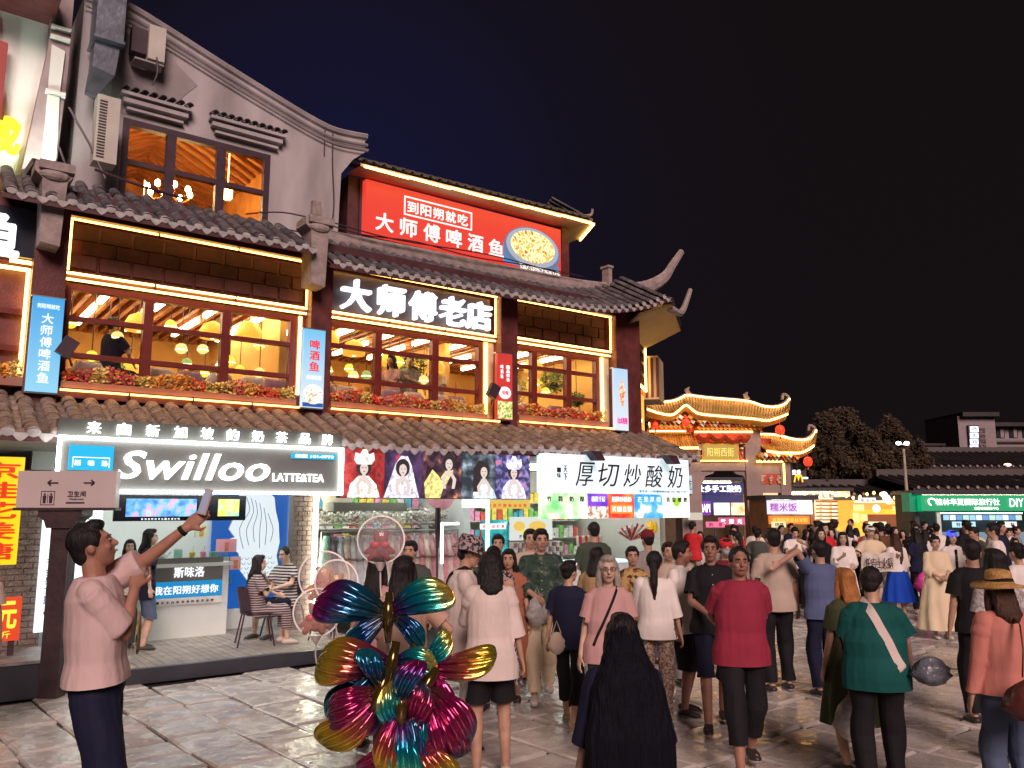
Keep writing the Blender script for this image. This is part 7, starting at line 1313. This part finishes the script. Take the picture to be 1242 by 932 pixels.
for i, (px, Y) in enumerate(slots):
    X = PX(px, Y); f_ = rs.random() < .55; tn, tm = rs.choice(CL); bn, bm_ = rs.choice([('black',BLK),('dark',DGR),('denim',JEAN),('white',WHT),('beige',BEI)]); away = rs.random() < .55; rot = (0 if away else 180)+rs.uniform(-60,60)
    depth = 'near' if Y < 18.5 else 'middle' if Y < 21 else 'far'
    if i < 12:
        hh = hs[i]; fem = hh in ('long','pony','bob','bun','topbun'); rt, _ = person('x', X, Y, rot, rs.uniform(1.55,1.76) if not fem else rs.uniform(1.5,1.66), 'f' if fem else 'm', rs.uniform(.95,1.15), rs.choice([0,2]), hh, top=tm, bottom=bm_, bkind=['trousers','dress','shorts','trousers','skirt','trousers','shorts','capri','trousers','trousers','dress','shorts'][i], arms=(rs.choice(['hang','phone','front','swing']), rs.choice(['hang','carry','swingb'])), legs=rs.choice(['walk','walk2','easy','stand']), vox=.021, face=i % 3 == 0, loose=rs.uniform(1,1.4), group=GRP)
        protos.append((rt, hh, fem))
    else:
        src, hh, fem = protos[rs.randrange(12)]; rt = share(src, None, (X, Y, 0), (0, 0, R(rot))); s_ = rs.choice([rs.uniform(.9,1.0), rs.uniform(.88,.97), .78]); rt.scale = (s_, s_, s_)
        for c in list(src.children):
            n = share(c, rt)
            if c.name.split('.')[0] in ('shirt','dress'): n.material_slots[0].link = 'OBJECT'; n.material_slots[0].material = tm
            elif c.name.split('.')[0] in ('trousers','shorts','skirt'): n.material_slots[0].link = 'OBJECT'; n.material_slots[0].material = bm_
            for g_ in c.children:
                n2 = share(g_, n)
                if g_.name.startswith('skirt'): n2.material_slots[0].link = 'OBJECT'; n2.material_slots[0].material = tm
    hair_w = {'short':'short haired','long':'long haired','pony':'ponytailed','bob':'bob haired','bun':'bun haired','crop':'crop haired','topbun':'top knotted'}[hh]
    lb = '%s %s, %s top, %s' % (hair_w, 'woman' if fem else 'man', tn, zone(px))
    for ex in ('', ' in '+bn+' bottoms', ' seen from behind' if away else ' facing the camera', ' in the %s rows' % depth, ' and '+bn+' bottoms in the %s rows' % depth, ' near its left side', ' near its right side'):
        if lb+ex not in used: lb += ex; break
    used[lb] = 1; rt['label'] = lb; rt['group'] = GRP
    if Y > 24: rt.location.z = 0
# ================================================================ BALLOONS
def foil(name, stops):
    m = bpy.data.materials.new(name); m.use_nodes = True; t = m.node_tree; b = t.nodes['Principled BSDF']; tc = t.nodes.new('ShaderNodeTexCoord'); sp = t.nodes.new('ShaderNodeSeparateXYZ'); t.links.new(tc.outputs['UV'], sp.inputs[0])
    r = t.nodes.new('ShaderNodeValToRGB')
    while len(r.color_ramp.elements) < len(stops): r.color_ramp.elements.new(.5)
    for e, (p, c) in zip(r.color_ramp.elements, stops): e.position = p; e.color = tuple(c)+(1,)
    t.links.new(sp.outputs[0], r.inputs[0]); t.links.new(r.outputs[0], b.inputs['Base Color']); b.inputs['Metallic'].default_value = .72; b.inputs['Roughness'].default_value = .17; b.inputs['Coat Weight'].default_value = .6; MC[name] = m; return m
F1 = foil('foil_blue_magenta', [(0,(.16,.12,.02)),(.22,(.02,.08,.12)),(.55,(.01,.14,.28)),(.8,(.10,.02,.18)),(1,(.34,.01,.12))]); F2 = foil('foil_teal_gold', [(0,(.22,.01,.12)),(.25,(.04,.04,.20)),(.5,(.0,.26,.38)),(.72,(.03,.38,.30)),(1,(.75,.52,.05))])
F3 = foil('foil_gold_magenta', [(0,(.02,.05,.14)),(.3,(.30,.02,.12)),(.6,(.45,.12,.06)),(.8,(.55,.38,.03)),(1,(.25,.26,.04))]); F4 = foil('foil_magenta', [(0,(.12,.08,.02)),(.4,(.34,.01,.12)),(.8,(.30,.03,.10)),(1,(.05,.12,.22))]); F5 = foil('foil_navy', [(0,(.10,.09,.02)),(.5,(.01,.07,.22)),(1,(.02,.24,.30))])
def wing(t, c, ang, L, wd, m, bend=.1, tilt=0, ribs=5, curl=0, name='wing'):
    n, mm = 34, 20; V = []; UV = []; ca, sa = math.cos(R(ang)), math.sin(R(ang))
    for side in (1,-1):
        for i in range(n+1):
            u = i/n; w = wd*(max(u,.001)**.75)*math.sqrt(max(0,1-u**5))*1.0+.012; 
            for j in range(mm+1):
                v = -1+2*j/mm; x = L*u; yv = w*v+curl*L*u*u; th = side*(math.sqrt(max(0,1-v*v))*.034*(.35+min(u*2,1))*math.sqrt(max(0,1-u**8)))*(1+.5*math.cos(v*math.pi*ribs*.8+u*u*5))+.004*NZ.noise((u*9,v*5,ang))*side+bend*math.sin(u*2.4)
                X = x*ca-yv*sa; Z = x*sa+yv*ca; V.append((c[0]+X, c[1]-th*.9+tilt*u*L, c[2]+Z)); UV.append((u, j/mm))
    F = []; o_ = (n+1)*(mm+1)
    for s_ in (0,1):
        for i in range(n):
            for j in range(mm): a = s_*o_+i*(mm+1)+j; F.append((a,a+1,a+mm+2,a+mm+1) if s_ else (a,a+mm+1,a+mm+2,a+1))
    q = MB(); q.add(V, F); o = part(name, q, m, t, smooth=True); me = o.data; ul = me.uv_layers.new(name='UVMap'); idx = np.empty(len(me.loops), int); me.loops.foreach_get('vertex_index', idx); ul.data.foreach_set('uv', np.array(UV)[idx].ravel()); return o
def bfly(lab, px, py, Y, wings, rot=0):
    p = at(px, py, Y); t = thing('butterfly_balloon', lab, 'balloon', WLD, p, 'foil butterfly balloons held by the seller'); q = MB(); a = R(rot)
    q.tube([(p[0]-.16*math.sin(a),Y-.03,p[2]-.16*math.cos(a)),(p[0],Y-.05,p[2]),(p[0]+.14*math.sin(a),Y-.03,p[2]+.14*math.cos(a))], [.02,.04,.025], 10); part('body', q, F4, t, smooth=True)
    for i, (ang, L, w, m, b) in enumerate(wings): wing(t, p, ang, L*.92, w*1.12, m, bend=b, ribs=4.2, curl=(.25,-.25,.3,-.3)[i % 4]*(1 if abs(ang) > 90 else 1))
    return t
bfly('topmost foil butterfly with blue magenta left wing and teal gold right wing', 472,746,5.25, [(154,.48,.17,F1,.08),(36,.44,.14,F2,.08),(208,.38,.10,F5,.06),(-22,.30,.08,F5,.05)])
bfly('second foil butterfly with golden magenta wing spread to the left', 476,806,5.1, [(163,.46,.17,F3,.12),(18,.28,.10,F2,.05),(225,.42,.15,F1,.06)], 10)
bfly('foil butterfly with magenta wings at the lower left of the bunch', 462,838,5.0, [(192,.34,.12,F4,.1),(236,.46,.14,F3,.06),(95,.28,.08,F5,.1)], 20)
bfly('foil butterfly with red gold wing pointing right', 508,808,5.15, [(-6,.50,.11,F3,.06),(-52,.38,.15,F4,.08),(28,.28,.08,F2,.05)], -15)
bfly('foil butterfly with bright magenta ribbed wings at the lower right', 515,835,5.0, [(-78,.44,.16,F4,.1),(-32,.42,.14,F4,.1),(-108,.40,.12,F2,.1)], 30)
bfly('foil butterfly with dark blue and gold wings hanging lowest', 488,858,4.9, [(-95,.42,.12,F2,.1),(-68,.40,.11,F1,.04),(248,.40,.13,F3,.1),(88,.30,.09,F1,.12)], 0)
bfly('navy foil butterfly behind the others at the left of the bunch', 455,828,5.5, [(208,.40,.17,F5,.05),(150,.28,.12,F1,.05)], 0)
bfly('pink and gold foil butterfly tucked low in the middle of the bunch', 497,885,4.95, [(-60,.36,.13,F3,.1),(-120,.36,.13,F4,.1),(60,.3,.11,F4,.12),(135,.3,.11,F2,.1)], 12)
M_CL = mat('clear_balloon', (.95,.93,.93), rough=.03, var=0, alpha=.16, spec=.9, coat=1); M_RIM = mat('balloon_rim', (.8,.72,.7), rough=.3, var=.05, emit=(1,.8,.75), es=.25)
for i, (px, py, Y, r_, lab) in enumerate(((462,655,5.9,.165,'tall clear round balloon on a white stick with a red bow inside'),(393,700,6.2,.185,'clear round balloon with an orange plush toy inside behind the blue wing'),(408,706,5.9,.15,'smaller clear balloon overlapping the one with the orange toy'),(384,743,6.0,.165,'lowest clear round balloon with a reddish toy inside'))):
    p = at(px,py,Y); t = thing('clear_balloon', lab, 'balloon', WLD, p, 'clear round balloons of the seller'); q = MB(); q.ell(p, (r_,r_,r_), 32, 22); part('skin', q, M_CL, t, smooth=True); q = MB(); q.tube([(p[0]+r_*math.cos(a),p[1],p[2]+r_*math.sin(a)) for a in [2*math.pi*k/36 for k in range(37)]], .006, 6, caps=False); part('rim', q, M_RIM, t, smooth=True)
    tc_ = [(.30,.08,.10),(.60,.25,.08),(.55,.30,.12),(.40,.15,.10)][i]; M_T = mat('plush_%d' % i, tc_, rough=.9, var=.25, vs=14, bump=.6, bs=50)
    g = MB(); g.ell((0,0,-.07), (.07,.055,.06)); g.ell((0,0,.01), (.052,.05,.048)); 
    for s_ in (-1,1): g.ell((s_*.04,0,.05), .018); g.cap((s_*.05,-.02,-.05),(s_*.09,-.04,-.08),.02,.018,8); g.cap((s_*.04,-.03,-.1),(s_*.06,-.08,-.12),.024,.02,8)
    me = remesh(g, .008, 2); me.materials.clear(); me.materials.append(M_T); o = link('toy', me, t); o.scale = (r_/.16,)*3
    q = MB()
    for s_ in (-1,1): q.ell((p[0]+s_*.035,p[1]-.05,p[2]-.03), (.034,.012,.022), 8, 6)
    part('bow', q, mat('red_bow', (.6,.02,.05), rough=.4), o) if False else part('bow', q, mat('red_bow', (.6,.02,.05), rough=.4), t, smooth=True)
    hx = at(478,812,5.6); q = MB(); q.tube(smooth_path([(p[0],p[1],p[2]-r_),(p[0]*.9+hx[0]*.1,p[1],p[2]-r_-.25),(hx[0],hx[1],hx[2])],4), .006, 6); part('stick', q, mat('white_stick', (.7,.62,.6), rough=.3), t); q = MB(); q.tube([(p[0],p[1],p[2]-r_-.05),(p[0],p[1],p[2]-r_+.01)], [.012,.045], 10); part('holder', q, MC['white_stick'], t)
bpy.data.scenes.remove(TMP)
if 0: [print("LONG", len(o["label"].split()), o["label"]) for o in COL.objects if "label" in o and len(o["label"].replace("-"," ").split()) > 16]
for me in bpy.data.meshes:
    if me.users == 0: bpy.data.meshes.remove(me)
